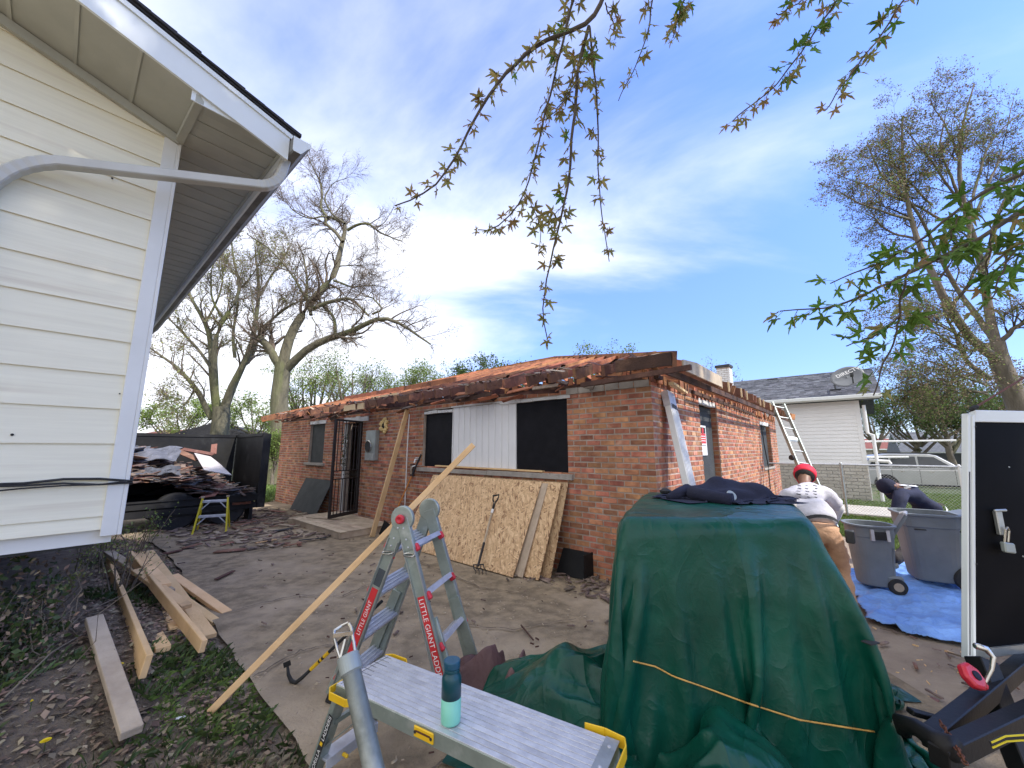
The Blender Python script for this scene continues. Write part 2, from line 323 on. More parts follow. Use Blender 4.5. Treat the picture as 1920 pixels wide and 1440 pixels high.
def creased(name, c1, c2, rough, back=None, sc=3.2, strength=.3, spec=.22):
    m = pm(name, c1, c2, 3.0, rough, spec=spec, c3=tuple(x*1.6+.004 for x in c1), s3=1.4, t3=(.52,.8), back=back); t = m.node_tree; n = t.nodes; L = t.links.new
    b = [q for q in n if q.type == 'BSDF_PRINCIPLED'][0]; tc = [q for q in n if q.type == 'TEX_COORD'][0]; prev = None
    for k, (s_, st, w) in enumerate(((sc, (1, 1, .38), .045), (sc*2.6, (1, 1, .6), .013), (sc*9, (1, 1, 1), .0022))):
        mp = n.new('ShaderNodeMapping'); mp.inputs['Scale'].default_value = st; mp.inputs['Rotation'].default_value = (.3*k, .5*k, .4); L(tc.outputs['Object'], mp.inputs[0])
        x = n.new('ShaderNodeTexNoise'); x.inputs['Scale'].default_value = s_; x.inputs['Detail'].default_value = 2; x.inputs['Distortion'].default_value = .6; L(mp.outputs[0], x.inputs['Vector'])
        a = n.new('ShaderNodeMath'); a.operation = 'SUBTRACT'; a.inputs[1].default_value = .5; L(x.outputs[0], a.inputs[0]); ab = n.new('ShaderNodeMath'); ab.operation = 'ABSOLUTE'; L(a.outputs[0], ab.inputs[0])
        pw = n.new('ShaderNodeMath'); pw.operation = 'POWER'; pw.inputs[1].default_value = .7; L(ab.outputs[0], pw.inputs[0])
        bn = n.new('ShaderNodeBump'); bn.invert = True; bn.inputs['Strength'].default_value = strength; bn.inputs['Distance'].default_value = w; L(pw.outputs[0], bn.inputs['Height'])
        if prev: L(prev, bn.inputs['Normal'])
        prev = bn.outputs[0]
    L(prev, b.inputs['Normal']); return m
M['tarp'] = creased('tarp', (.003,.070,.045), (.002,.046,.030), .33, sc=2.3, strength=.8, spec=.32)
M['tarp_two'] = creased('tarp_two', (.15,.085,.085), (.11,.062,.062), .5, back=(.010,.085,.078), sc=8)
M['bluetarp'] = creased('bluetarp', (.23,.42,.80), (.16,.31,.68), .36, sc=6, strength=.6)
# oriented strand board: strands from stretched voronoi cells at several angles
def osb(name, dark=1.0):
    m = bpy.data.materials.new(name); m.use_nodes = True; t = m.node_tree; n = t.nodes; L = t.links.new; b = n['Principled BSDF']; b.inputs['Roughness'].default_value = .85
    tc = n.new('ShaderNodeTexCoord'); col = None; hsum = None
    for k, (a, sc) in enumerate(((.35, 34), (-.6, 40), (1.2, 30))):
        mp = n.new('ShaderNodeMapping'); mp.vector_type = 'POINT'; mp.inputs['Rotation'].default_value = (0, 0, a); L(tc.outputs['Object'], mp.inputs[0])
        m2 = n.new('ShaderNodeMapping'); m2.inputs['Scale'].default_value = (.42, 1.6, 1); L(mp.outputs[0], m2.inputs[0])
        v = n.new('ShaderNodeTexVoronoi'); v.voronoi_dimensions = '2D'; v.inputs['Scale'].default_value = sc; L(m2.outputs[0], v.inputs['Vector'])
        cr = n.new('ShaderNodeValToRGB'); L(v.outputs['Color'], cr.inputs[0]); e = cr.color_ramp.elements
        e[0].position = .12; e[0].color = (.27*dark, .14*dark, .07*dark, 1); e[1].position = .95; e[1].color = (.86*dark, .62*dark, .36*dark, 1)
        x = cr.color_ramp.elements.new(.3); x.color = (.56*dark, .35*dark, .18*dark, 1); x = cr.color_ramp.elements.new(.65); x.color = (.70*dark, .47*dark, .26*dark, 1)
        if col is None: col = cr.outputs[0]
        else:
            nz = n.new('ShaderNodeTexNoise'); nz.inputs['Scale'].default_value = 9+5*k; L(m2.outputs[0], nz.inputs['Vector'])
            mr = n.new('ShaderNodeMapRange'); mr.inputs[1].default_value = .47; mr.inputs[2].default_value = .53; L(nz.outputs[0], mr.inputs[0])
            mx = n.new('ShaderNodeMix'); mx.data_type = 'RGBA'; L(mr.outputs[0], mx.inputs[0]); L(col, mx.inputs[6]); L(cr.outputs[0], mx.inputs[7]); col = mx.outputs[2]
    L(col, b.inputs['Base Color'])
    bn = n.new('ShaderNodeBump'); bn.inputs['Strength'].default_value = .5; bn.inputs['Distance'].default_value = .004; L(col, bn.inputs['Height']); L(bn.outputs[0], b.inputs['Normal'])
    return m
M['osb'] = osb('osb'); M['osb_old'] = osb('osb_old', .72)
def text_mb(txt, size, o, X, Yv, depth=.0008):   # flat lettering as mesh: baseline start o, reading direction X, up direction Yv
    cu = bpy.data.curves.new('t', 'FONT'); cu.body = txt; cu.size = size; cu.extrude = 0; ob = bpy.data.objects.new('t', cu); COL.objects.link(ob)
    dg = bpy.context.evaluated_depsgraph_get(); dg.update(); me = bpy.data.meshes.new_from_object(ob.evaluated_get(dg))
    X = Vector(X).normalized(); Yv = Vector(Yv).normalized(); mb = MB()
    w = max((v.co.x for v in me.vertices), default=1)
    mb.add([Vector(o) + X*v.co.x + Yv*v.co.y for v in me.vertices], [tuple(p.vertices) for p in me.polygons])
    bpy.data.objects.remove(ob); bpy.data.meshes.remove(me); return mb, w
# ================================================================== setting: ground, driveway, walk, street
EDGE = [(620,1500),(560,1400),(505,1325),(462,1270),(418,1205),(385,1150),(350,1090),(318,1045),(285,1018)]
EP = [gnd(*p) for p in EDGE]; EY = np.array([p.y for p in EP]); EX = np.array([p.x for p in EP])
def edge_x(y):
    y = np.asarray(y, float); e = np.interp(y, EY, EX)
    e = np.where(y > EY[-1], EX[-1] - (y-EY[-1])*4.0, e); return e
def n2d(x, y, s, seed=0):
    x = np.asarray(x, float); y = np.asarray(y, float)
    out = np.zeros(np.broadcast(x, y).shape); rr = np.random.default_rng(seed+11)
    for k in range(7):
        a = rr.uniform(0, 6.28); f = s*rr.uniform(.6, 1.9); ph = rr.uniform(0, 6.28)
        out += np.sin((x*math.cos(a)+y*math.sin(a))*f + ph + 1.3*np.sin((y*math.cos(a)-x*math.sin(a))*f*.7+ph*2))
    return out/7
def GZ(x, y):
    x = np.asarray(x, float); y = np.asarray(y, float)
    rx = x-K0.x; ry = y-K0.y; t = rx*D2.x+ry*D2.y; s = rx*D1.x+ry*D1.y
    dist = np.hypot(np.maximum(t, 0), np.maximum(-s, 0))
    dd = edge_x(y)-x                      # >0: left of the driveway edge (soil side)
    soil = sstep(-.05, .35, dd)
    bank = .22*(1-sstep(.0, 1.0, dist))*soil
    z = bank + soil*(.02+.025*n2d(x, y, 3.2, 1)) - (1-soil)*.03*sstep(30, 10, y*0+np.hypot(x-1, y-6))
    right = sstep(2.2, 3.2, x)*sstep(9, 7, y)
    z = z + right*(.012*n2d(x, y, 2.5, 3)+.012)
    far = x*(-D1.x)+y*(-D1.y)             # distance to the right of the yard, the street lies lower
    z = z - .42*sstep(7.4, 11.5, far-3.0)*sstep(14, 17, x*D2.x+y*D2.y)
    return z
def grid_mesh(x0, x1, y0, y1, nx, ny, fz, name, mats, smooth=True, keep=None):
    X, Y = np.meshgrid(np.linspace(x0, x1, nx), np.linspace(y0, y1, ny)); Z = fz(X, Y)
    Vt = np.stack([X, Y, Z], -1).reshape(-1, 3); i = np.arange(ny-1)[:, None]*nx + np.arange(nx-1)[None]
    F = np.stack([i, i+1, i+nx+1, i+nx], -1).reshape(-1, 4)
    if keep is not None:
        c = Vt[F].mean(1); F = F[keep(c[:, 0], c[:, 1])]
    return npmesh(name, Vt, F, mats, smooth)
# one ground sheet: fine in the yard, coarse out to the horizon
def ground_sheet():
    ax = np.concatenate([-np.geomspace(900, 12, 22), np.linspace(-11, 9, 181), np.geomspace(10, 900, 26)])
    ay = np.concatenate([-np.geomspace(600, 4, 14), np.linspace(-3, 16, 172), np.geomspace(17, 1200, 28)])
    X, Y = np.meshgrid(ax, ay); Z = GZ(X, Y); nx = len(ax); ny = len(ay)
    Vt = np.stack([X, Y, Z], -1).reshape(-1, 3); i = np.arange(ny-1)[:, None]*nx + np.arange(nx-1)[None]
    F = np.stack([i, i+1, i+nx+1, i+nx], -1).reshape(-1, 4)
    return npmesh('ground', Vt, F, [M['dirt'], M['litter_soil'], M['lawn_soil']], True), Vt, F
gme, gv, gf = ground_sheet()
cen = gv[gf].mean(1); far = -(cen[:, 0]*D1.x+cen[:, 1]*D1.y)
lawn = ((cen[:, 0] > 6.2+.25*n2d(cen[:, 0], cen[:, 1], 2.5, 4)) & (cen[:, 1] > 4.2)) | (cen[:, 1] > 17) | (cen[:, 0] > 14) | ((cen[:, 0] < -8.2) & (cen[:, 1] > 12.5))
soil = (edge_x(cen[:, 1])-cen[:, 0] > 0) & (~lawn)
mi = np.zeros(len(gf), np.int32); mi[soil] = 1; mi[lawn] = 2; gme.polygons.foreach_set('material_index', mi)
g = link('ground', gme, kind='structure')
# driveway sheet with an uneven edge
def drive_mesh():
    ys = np.linspace(-2.0, 14.5, 200); nx = 120; Vt = []; 
    for y in ys:
        e = float(edge_x(y)) + .05*float(n2d(y*3, 2, 3.1, 5))
        if y > 7.0: e = max(e, -12.5)
        xr = 2.7+.12*float(n2d(y*2, 1, 2.0, 6))
        for k in range(nx):
            x = e+(xr-e)*k/(nx-1); Vt.append((x, y, .012+.006*float(0)))
    Vt = np.array(Vt); Vt[:, 2] = .014 + .010*n2d(Vt[:, 0], Vt[:, 1], 1.3, 8)
    i = np.arange(len(ys)-1)[:, None]*nx + np.arange(nx-1)[None]
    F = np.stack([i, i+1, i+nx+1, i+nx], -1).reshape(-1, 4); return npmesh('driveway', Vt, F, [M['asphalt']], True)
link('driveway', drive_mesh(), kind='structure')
# cracks in the driveway: thin dark soil-filled seams
def crack(pts, w=.012):
    mb = MB(); P = []
    for a, b in zip(pts[:-1], pts[1:]):
        A = gnd(*a, .032); B = gnd(*b, .032)
        for k in range(9): P.append(A.lerp(B, k/9)+V(random.uniform(-.02, .02), random.uniform(-.02, .02), 0))
    P.append(gnd(*pts[-1], .032))
    for i in range(len(P)-1):
        d = (P[i+1]-P[i]).normalized(); n = V(-d.y, d.x, 0)*w*random.uniform(.25, .8)
        mb.quad(P[i]-n, P[i+1]-n, P[i+1]+n, P[i]+n)
    return mb
ck = MB()
for pts in ([(436,1145),(500,1128),(560,1115),(640,1118)], [(400,1060),(470,1030),(560,1032)], [(640,1118),(700,1092),(760,1075)], [(810,1440),(900,1390)], [(860,1170),(960,1180),(1080,1160)], [(470,1270),(560,1220),(640,1205)], [(760,1042),(800,1058),(900,1100),(985,1112)]):
    c2 = crack(pts); ck.add(c2.v, c2.f)
single('crack', ck, M['litter_soil'], None, None, kind='stuff')
# sidewalk behind the fence, slab by slab, parallel to the front wall of the brick house
WA = V(9.96, 8.76, 0)
def WK(s, o, z=0): return WA + D1*s + D2*o + UP*z
sw = link('sidewalk', bpy.data.meshes.new('sidewalk'), kind='structure')
mb = MB(); mb.frame(WK(-14, 0, -.08), D1*34, D2*2.0, UP*.075); me = mesh(mb, V(0,0,0), 'sidewalk', M['mortar']); sw.data = me
mb = MB(); mb.box(V(0,0,0), 1.51, 1.98, .05)
slab = mesh(mb, V(0,0,0), 'slab', M['concrete'])
for k in range(-8, 13):
    o = piece('slab', slab, sw, mat4(WK(k*1.53, 1.0, -.0+.004*random.random()), D1, D2, UP))
# street and driveway kerb beyond
mb = MB(); mb.frame(V(14, 17.5, -.40), V(60, -14, 0), V(7, 30, 0), UP*.008)
single('street', mb, M['street'], None, None, kind='structure')
# concrete area in front of the white block wall, lower right rear
# ================================================================== brick house
BH = thing('brick_house', 'red brick bungalow with its roof stripped to bare rafters and boarded windows', 'house', C0)
L1, L2, HW = 12.0, 9.35, 2.43
F_OPEN = [(1.21, 4.52, 1.26, 2.34), (6.85, 7.78, 0.12, 2.24), (8.86, 9.78, 1.24, 2.31)]   # s0 s1 z0 z1
S_OPEN = [(1.88, 2.90, 0.35, 2.36), (6.85, 8.30, 1.14, 2.27)]
def wall_boxes(P, L, opens, H, th, inset):
    mb = MB(); xs = sorted({0, L, *[o[0] for o in opens], *[o[1] for o in opens]})
    X = (P(1, 0, 0)-P(0, 0, 0)); Nn = (P(0, -1, 0)-P(0, 0, 0))
    for a, b in zip(xs[:-1], xs[1:]):
        op = [o for o in opens if o[0] < (a+b)/2 < o[1]]; seg = [(0, H)]
        if op: seg = [(0, op[0][2]), (op[0][3], H)]
        for z0, z1 in seg:
            if z1-z0 > .01: mb.frame(P(a, -inset, z0), X*(b-a), Nn*(th), UP*(z1-z0))
    return mb
part('wall', wall_boxes(FW, L1, F_OPEN, HW, .2, .003), M['mortar'], BH)
part('wall', wall_boxes(lambda t, o, z: SW(t+.21, o, z), L2-.21, [(a-.21, b-.21, c, d) for a, b, c, d in S_OPEN], HW, .2, .003), M['mortar'], BH)
mb = MB(); mb.frame(FW(L1-.2, -.22, 0), D1*.2, D2*(L2-.22), UP*HW); mb.frame(FW(.21, -L2+.01, 0), D1*(L1-.42), -D2*-.2, UP*HW)
part('wall', mb, M['mortar'], BH)
mb = MB(); mb.frame(FW(.25, -.25, .06), D1*(L1-.5), D2*(L2-.5), UP*.05); part('floor', mb, M['darkwood'], BH)
mb = MB(); mb.frame(FW(5.2, -1.6, .11), D1*4, D2*.08, UP*2.2); part('partition', mb, M['reddishwood'], BH, label='reddish brown inner wall seen through the doorway')
# bricks
BL, BHT, J = .192, .0600, .0115
NC = 34; CH = HW/NC
def brick_ranges(L, opens, course, half):
    z0 = course*CH; z1 = z0+CH; blocks = [(o[0], o[1]) for o in opens if o[2]-.004 < (z0+z1)/2 < o[3]+.004]
    x = -half; res = []
    while x < L:
        a, b = max(x, 0), min(x+BL, L)
        segs = [(a, b)]
        for (p, q) in blocks:
            ns = []
            for (u, w) in segs:
                if w <= p or u >= q: ns.append((u, w)); continue
                if u < p: ns.append((u, p))
                if w > q: ns.append((q, w))
            segs = ns
        res += [(u, w) for u, w in segs if w-u > .03]; x += BL+J
    return res
def brick_verts(o, X, Nn, l, dp, h):
    e = .004; v = []
    for (a, b, c) in ((0,0,0),(l,0,0),(l,0,h),(0,0,h)): v.append(o+X*a-Nn*dp+UP*c)
    for (a, b, c) in ((e,0,e),(l-e,0,e),(l-e,0,h-e),(e,0,h-e)): v.append(o+X*a+UP*c)
    return v
BF = [(4,5,6,7),(0,1,5,4),(1,2,6,5),(2,3,7,6),(3,0,4,7)]
meshes_b = {}
def brick_mesh(l):
    k = round(l, 3)
    if k not in meshes_b:
        mb = MB(); mb.add(brick_verts(V(-k/2,0,-BHT/2), V(1,0,0), V(0,-1,0), k, .022, BHT), BF); meshes_b[k] = mesh(mb, V(0,0,0), 'brick', M['brick'])
    return meshes_b[k]
allb = []
for c in range(NC):
    hf = (BL+J)/2 if c % 2 else 0
    for (u, w) in brick_ranges(L1, F_OPEN, c, hf): allb.append(('f', u, w, c))
    for (u, w) in brick_ranges(L2, S_OPEN, c, (BL+J)/2-hf): allb.append(('s', u, w, c))
def bdist(b):
    p = FW(b[1], 0, b[3]*CH) if b[0] == 'f' else SW(b[1], 0, b[3]*CH)
    fade = 3.0 if (b[0] == 'f' and b[3] < 9) else 0            # low bricks by the corner stand behind the tarpaulin
    if b[0] == 's' and b[3] < 16: fade = 6
    return (p - V(0,0,1.6)).length + fade - .0
allb.sort(key=bdist)
rest = MB()
for i, (k, u, w, c) in enumerate(allb):
    pr = random.uniform(.001, .006); jz = random.uniform(-.0015, .0015); P = FW if k == 'f' else SW
    X = D1 if k == 'f' else D2; Nn = -D2 if k == 'f' else -D1
    if i < 300:
        l = w-u
        cx_ = (u+w)/2; o = P(cx_, 0, c*CH+CH/2+jz) + Nn*pr
        ang = random.gauss(0, .006); Xr = (X*math.cos(ang)+UP*math.sin(ang)); Zr = Xr.cross(Nn)*(-1)
        Zr = UP*math.cos(ang)-X*math.sin(ang)
        piece('brick', brick_mesh(l), BH, mat4(o, Xr, -Nn, Zr))
    else:
        o = P(u, 0, c*CH+J/2+jz)+Nn*pr; v = brick_verts(o, X, Nn, w-u, .022, BHT)
        rest.add(v, BF if k == 's' else BF)
part('brick_courses', rest, M['brick'], BH, kind='stuff')
# reveals of the two side openings and the picture window
mb = MB()
for (a, b, z0, z1) in S_OPEN:
    c = int(z0/CH)
    while c*CH+BHT < z1:
        if c*CH > z0-.01: mb.frame(SW(b-.003, -.185, c*CH+J/2), D2*.012, -D1*.17, UP*BHT); mb.frame(SW(a-.009, -.185, c*CH+J/2), D2*.012, -D1*.17, UP*BHT)
        c += 1
part('reveal_bricks', mb, M['brick'], BH, kind='stuff')
part('ceiling', MB().frame(FW(.25, -.25, 2.445), D1*(L1-.5), D2*(L2-.5), UP*.02), M['reddishwood'], BH)
# sills
def sill(P, a, b, z, o=.05, h=.06, mt='stone'):
    mb = MB(); X = P(1,0,0)-P(0,0,0); Nn = P(0,1,0)-P(0,0,0)
    mb.frame(P(a, -.06, z-h), X*(b-a), Nn*(.06+o), UP*h); return part('sill', mb, M[mt], BH, bev=.004)
sill(FW, 1.12, 2.72, 1.262, .06, .075); sill(FW, 2.735, 3.72, 1.255, .05, .07); sill(FW, 3.735, 4.62, 1.258, .06, .072)
sill(FW, 8.72, 9.92, 1.24, .06, .07); sill(SW, 6.8, 8.35, 1.14, .03, .05)
# window boards and metal panel
def board(P, a, b, z0, z1, dep, mt, th=.02, name='window_board', label=None):
    mb = MB(); X = P(1,0,0)-P(0,0,0); Nn = P(0,1,0)-P(0,0,0); mb.frame(P(a, -dep-th, z0), X*(b-a), Nn*th, UP*(z1-z0)); return part(name, mb, M[mt], BH, label=label)
board(FW, 1.215, 2.16, 1.265, 2.30, .03, 'blackpaint', label='black painted board over the right third of the wide window')
board(FW, 3.68, 4.50, 1.265, 2.26, .05, 'blackpaint', label='black painted board over the left third of the wide window')
board(FW, 8.87, 9.76, 1.245, 2.27, .06, 'blackboard', label='black board in the small window left of the doorway')
board(SW, 1.885, 2.895, .36, 2.30, .10, 'blackboard', label='black board over the side door')
board(SW, 6.86, 8.28, 1.145, 2.2, .09, 'blackboard', label='black board over the side window')
# standing-seam style white metal panel built strip by strip
mp_ = MB(); xs = 2.18; n_ = 10; wv = (3.66-2.18)/n_
for k in range(n_):
    mb = MB(); a = xs+k*wv; b = a+wv-.006
    zz0, zz1 = 1.275, 2.335
    e = .010
    pr = [(a, 0), (a+.012, e), (a+wv*.5, e*.8), (b-.012, e), (b, 0)]
    v = [FW(s_q, o_q-.028, zz) for zz in (zz0, zz1) for (s_q, o_q) in pr]
    mb.add(v, [(i, i+1, 5+i+1, 5+i) for i in range(4)][::1] + [(0, 5, 9, 4)]); part('panel_strip', mb, M['vinyl'], BH)
mb = MB(); mb.frame(FW(2.165, -.06, 1.27), D1*.014, -D2*.045, UP*1.07); mb.frame(FW(3.662, -.06, 1.27), D1*.014, -D2*.045, UP*1.07); mb.frame(FW(2.179, -.065, 1.272), D1*1.482, -D2*.03, UP*1.05)
part('panel_frame', mb, M['vinyl'], BH)
# flaking white head trims
for (P, a, b, z, h) in ((FW, 1.15, 2.5, 2.305, .05), (FW, 2.45, 3.70, 2.338, .03), (FW, 3.68, 4.5, 2.262, .055), (FW, 6.6, 7.8, 2.245, .12), (FW, 8.8, 9.8, 2.275, .10), (SW, 1.86, 2.75, 2.30, .085), (SW, 6.85, 8.0, 2.2, .10)):
    mb = MB(); X = P(1,0,0)-P(0,0,0); Nn = P(0,1,0)-P(0,0,0); k = 6
    for i in range(k):
        q = (b-a)/k; mb.frame(P(a+q*i, -.05, z+random.uniform(0, .008)), X*(q-.002), Nn*(.05+random.uniform(.004, .02)), UP*h*random.uniform(.75, 1.05))
    part('head_trim', mb, M['whitepaint'], BH)
# stone top course at the corner
mb = MB(); 
for i in range(6): mb.frame(FW(.02+i*.2, -.0, HW-.075), D1*.19, -D2*random.uniform(.010, .018), UP*random.uniform(.07, .085))
part('top_course', mb, M['stone'], BH)
# ---- roof carcass
OV = .45; SLP = math.tan(R(18)); HR = 4.65; ZE = 2.60    # ZE: top of rafters at the eave line (o = OV)
def rz(d): return ZE + d*SLP                                # d: horizontal distance inward from the eave line
ROOF = part('roof', MB().frame(FW(-.1, -.0, HW+.003), D1*(L1+.1), D2*.14, UP*.045).frame(SW(.15, 0, HW+.003), D2*(L2-.2), D1*.14, UP*.045).frame(FW(L1-.15, -.2, HW+.003), D1*.14, D2*(L2-.3), UP*.045), M['darkwood'], BH)
def rafter(P, a, d0, d1, wd=.042, dp=.15, mt='rafter', jag=True):
    mb = MB(); X = P(1,0,0)-P(0,0,0)
    d0 += random.uniform(-.02, .05) if jag else 0
    j = random.uniform(-.02, .03)
    z0, z1 = rz(d0), rz(d1); cut = random.uniform(.0, .05)
    pts = [(d0, z0-j*.3), (d1, z1), (d1, z1-dp), (d0+.12, rz(d0+.12)-dp), (d0+cut, z0-dp*random.uniform(.72, .98))]
    q = .46+random.uniform(-.06, .06); zq = z0-j*.3+(z1-z0+j*.3)*(q-d0)/(d1-d0)
    if d1 < .7 or d0 > .3: mb.prism([P(a-wd/2, OV-d, z) for d, z in pts], X*wd); part('rafter', mb, M[mt], ROOF); return
    mb.prism([P(a-wd/2, OV-d, z) for d, z in ((q, zq), pts[1], pts[2], (q, zq-dp))], X*wd); part('rafter', mb, M[mt], ROOF)
    m2 = MB(); m2.prism([P(a-wd/2, OV-d, z) for d, z in (pts[0], (q-.002, zq), (q-.002, zq-dp*.98), pts[3], pts[4])], X*wd); part('rafter_tail', m2, M['tailwood'], ROOF)
k = 0; s = -.36
while s < L1+.42:
    dmax = min(s+OV, L1+OV-s, HR+.45)
    if dmax > .25:
        if 5.0 < s < 5.35 or 6.9 < s < 7.3 or 8.3 < s < 8.5: rafter(FW, s, .75, dmax)        # broken tails over the door
        else: rafter(FW, s, 0, dmax)
    s += .40+random.uniform(-.02, .02)
t = -.36
while t < L2+.42:
    dmax = min(t+OV, L2+OV-t, HR+.45)
    if dmax > .25: rafter(SW, t, 0, dmax)
    t += .40+random.uniform(-.02, .02)
BK = lambda s, o, z: FW(s, -L2-o, z)
LFT = lambda t, o, z: FW(L1+o, -t, z)
for k in range(32):
    s = -.3+k*.41; dmax = min(s+OV, L1+OV-s, HR+.45)
    if dmax > .25: rafter(BK, s, 0, dmax)
for k in range(25):
    t = -.3+k*.41; dmax = min(t+OV, L2+OV-t, HR+.45)
    if dmax > .25: rafter(LFT, t, 0, dmax)
zr = rz(HR+.45)+.01; rA = FW(HR, -HR, zr-.06); rB = FW(L1-HR, -HR, zr-.06)
mb = MB().beam(rA, rB, .04, .16); part('ridge_board', mb, M['rafter'], ROOF)
for (a, b) in ((FW(-OV, OV, ZE-.06), rA), (FW(L1+OV, OV, ZE-.06), rB), (FW(-OV, -L2-OV, ZE-.06), rA), (FW(L1+OV, -L2-OV, ZE-.06), rB)):
    part('hip_rafter', MB().beam(a, b, .045, .17), M['rafter'], ROOF)
# ceiling joists and dark sheathing strip under the tails
for k in range(29):
    s = .25+k*.41; part('ceiling_joist', MB().beam(FW(s, -.02, 2.56), FW(s, -L2+.1, 2.56), .04, .12), M['darkwood'], ROOF)
for (a, b, z, o, h, mt) in ((-.42, .22, 2.545, .455, .14, 'darkwood'), (10.9, 12.46, 2.56, .46, .12, 'rafter'), (9.6, 10.7, 2.53, .44, .07, 'rafter'), (6.1, 7.0, 2.52, .40, .13, 'newwood')):
    mb = MB(); mb.frame(FW(a, o, z-h/2), D1*(b-a), -D2*.022, UP*h); part('fascia_board', mb, M[mt], ROOF)
mb = MB(); mb.beam(FW(.75, .36, 2.40), FW(-.62, .50, 2.42), .04, .055); part('fascia_board', mb, M['darkwood'], ROOF, label='dark rotten strip hanging past the corner')
for a, b, z1_, z2_ in ((4.4, 3.3, 2.46, 2.43), (3.1, 2.35, 2.40, 2.44), (2.1, 1.2, 2.43, 2.38), (8.6, 7.4, 2.40, 2.45), (6.6, 5.7, 2.44, 2.47)): part('soffit_strip', MB().beam(FW(a, random.uniform(.2, .36), z1_), FW(b, random.uniform(.2, .36), z2_), .03, random.uniform(.03, .07)), M['darkwood'], ROOF)
# blocking and torn boards under the front eave
for k in range(70):
    s = random.uniform(.1, 11.7); l = random.uniform(.12, .5); a = FW(s, random.uniform(.05, .38), random.uniform(2.40, 2.52)); an = random.uniform(-.5, .5)
    b = a + (D1*math.cos(an)*l + D2*math.sin(an)*l*.4 + UP*random.uniform(-.08, .06))
    part('torn_board', MB().beam(a, b, random.uniform(.04, .10), .014, V(random.uniform(-.6,.6), random.uniform(-1,1), .6)), M[random.choice(['rafter', 'darkwood', 'darkwood', 'rafter', 'scrap'])], ROOF)
fl = MB(); rnd9 = random.Random(99)
for k in range(170):
    s = rnd9.uniform(-.2, 11.9); d = rnd9.uniform(-.02, .75)*rnd9.random(); c = FW(s, OV-d, rz(max(d, 0))+.012); L_ = rnd9.uniform(.04, .26)
    fl.box(c, L_, rnd9.uniform(.01, .06), .006, (D1*rnd9.uniform(.3, 1)+D2*rnd9.uniform(-.6, .9)+UP*rnd9.uniform(-.25, .3)), None, (UP+D1*rnd9.uniform(-.5,.5)-D2*.3), m=rnd9.choice([0, 0, 1, 2]))
part('felt_scraps', fl, [M['darkwood'], M['lumber_grey'], M['scrap']], ROOF, kind='stuff')
for k in range(13):
    s = -.1+k*.2; part('blocking', MB().frame(FW(s, -.01, HW+.05), D1*random.uniform(.05, .13), -D2*.03, UP*.10), M['rafter'], ROOF)
# side eave: sub-fascia, blocking, light gusset, strip
part('fascia_board', MB().beam(SW(-.40, .33, 2.435), SW(9.7, .33, 2.435), .03, .075), M['darkwood'], ROOF, label='dark sub-fascia under the side rafter tails')
part('fascia_board', MB().beam(SW(1.2, .12, 2.40), SW(5.6, .12, 2.36), .025, .05), M['darkwood'], ROOF)
for k in range(46):
    t = -.3+k*.205
    if random.random() < .85: part('blocking', MB().frame(SW(t, .02, HW-.03), D2*random.uniform(.10, .17), -D1*.025, UP*random.uniform(.09, .14)), M['rafter'], ROOF)
mb = MB(); mb.prism([SW(-.30, .47, 2.44), SW(1.30, .47, 2.44), SW(1.30, .47, 2.585), SW(.2, .47, 2.60), SW(-.30, .47, 2.555)], -D1*.018); part('plywood_panel', mb, M['lumber_grey'], ROOF)
mb = MB(); mb.beam(SW(.12, .2, 2.38), SW(.95, .1, 2.36), .06, .03); part('fascia_board', mb, M['newwood'], ROOF, label='short pale board under the side eave')
for t in (1.33, 1.75, 2.58, 3.0, 4.2, 4.6, 5.4):
    part('batten', MB().frame(SW(t, .455, 2.43), D2*.02, -D1*.02, UP*.15), M['newwood'], ROOF)
# new wood blocks on the front slope, left
for a, q in ((6.55, .55), (6.15, .5), (5.75, .45)):
    part('blocking', MB().frame(FW(a, OV-.62, rz(.62)-.12), D1*.33, D2*.038, UP*.15), M['newwood'], ROOF, label='fresh yellow lumber block')
for k in range(3):
    part('long_board', MB().beam(FW(5.0+1.9*k, -1.2-k*.1, rz(1.65+k*.1)+.03), FW(7.2+1.9*k, -1.3-.1*k, rz(1.75+.1*k)+.03), .04, .14), M['rafter'], ROOF)
# doorway: threshold, iron gate ajar, garland
part('threshold', MB().frame(FW(6.8, .02, .06), D1*.98, D2*.2, UP*.07), M['stone'], BH)
part('door_jamb', MB().frame(FW(7.70, -.05, .13), D1*.07, -D2*.03, UP*2.1).frame(FW(6.86, -.05, .13), D1*.03, -D2*.03, UP*2.1), M['whitepaint'], BH)
GH = FW(6.84, .03, .19); GEND = V(-3.76, 8.40, .19); GX = (GEND-GH); GX.z = 0; GW = GX.length; GX.normalize(); GHt = 2.05
gate = part('security_gate', MB().beam(GH+GX*.02, GH+GX*.02+UP*GHt, .04, .05, GX).beam(GH+GX*GW, GH+GX*GW+UP*GHt, .04, .05, GX).beam(GH+UP*.03, GEND+UP*.03, .035, .07).beam(GH+UP*(GHt-.02), GEND+UP*(GHt-.02), .035, .04).beam(GH+UP*.78, GEND+UP*.78, .03, .02).beam(GH+UP*.95, GEND+UP*.95, .03, .02), M['iron'], BH, label='black wrought iron security gate standing open')
for k in range(1, 8):
    q = GW*k/8
    part('gate_bar', MB().beam(GH+GX*q+UP*.05, GH+GX*q+UP*.78, .014, .014), M['iron'], gate); part('gate_bar', MB().beam(GH+GX*q+UP*.95, GH+GX*q+UP*(GHt-.03), .014, .014), M['iron'], gate)
mb = MB()
for k in range(12):
    q = GW*(k+.6)/12.4; c = GH+GX*q+UP*.865
    mb.tube([c+(GX*math.cos(a)+UP*math.sin(a))*(.055-.004*a) for a in [i*.7+k*1.3 for i in range(8)]], .006, 4)
part('scroll_work', mb, M['iron'], gate)
mb = MB()
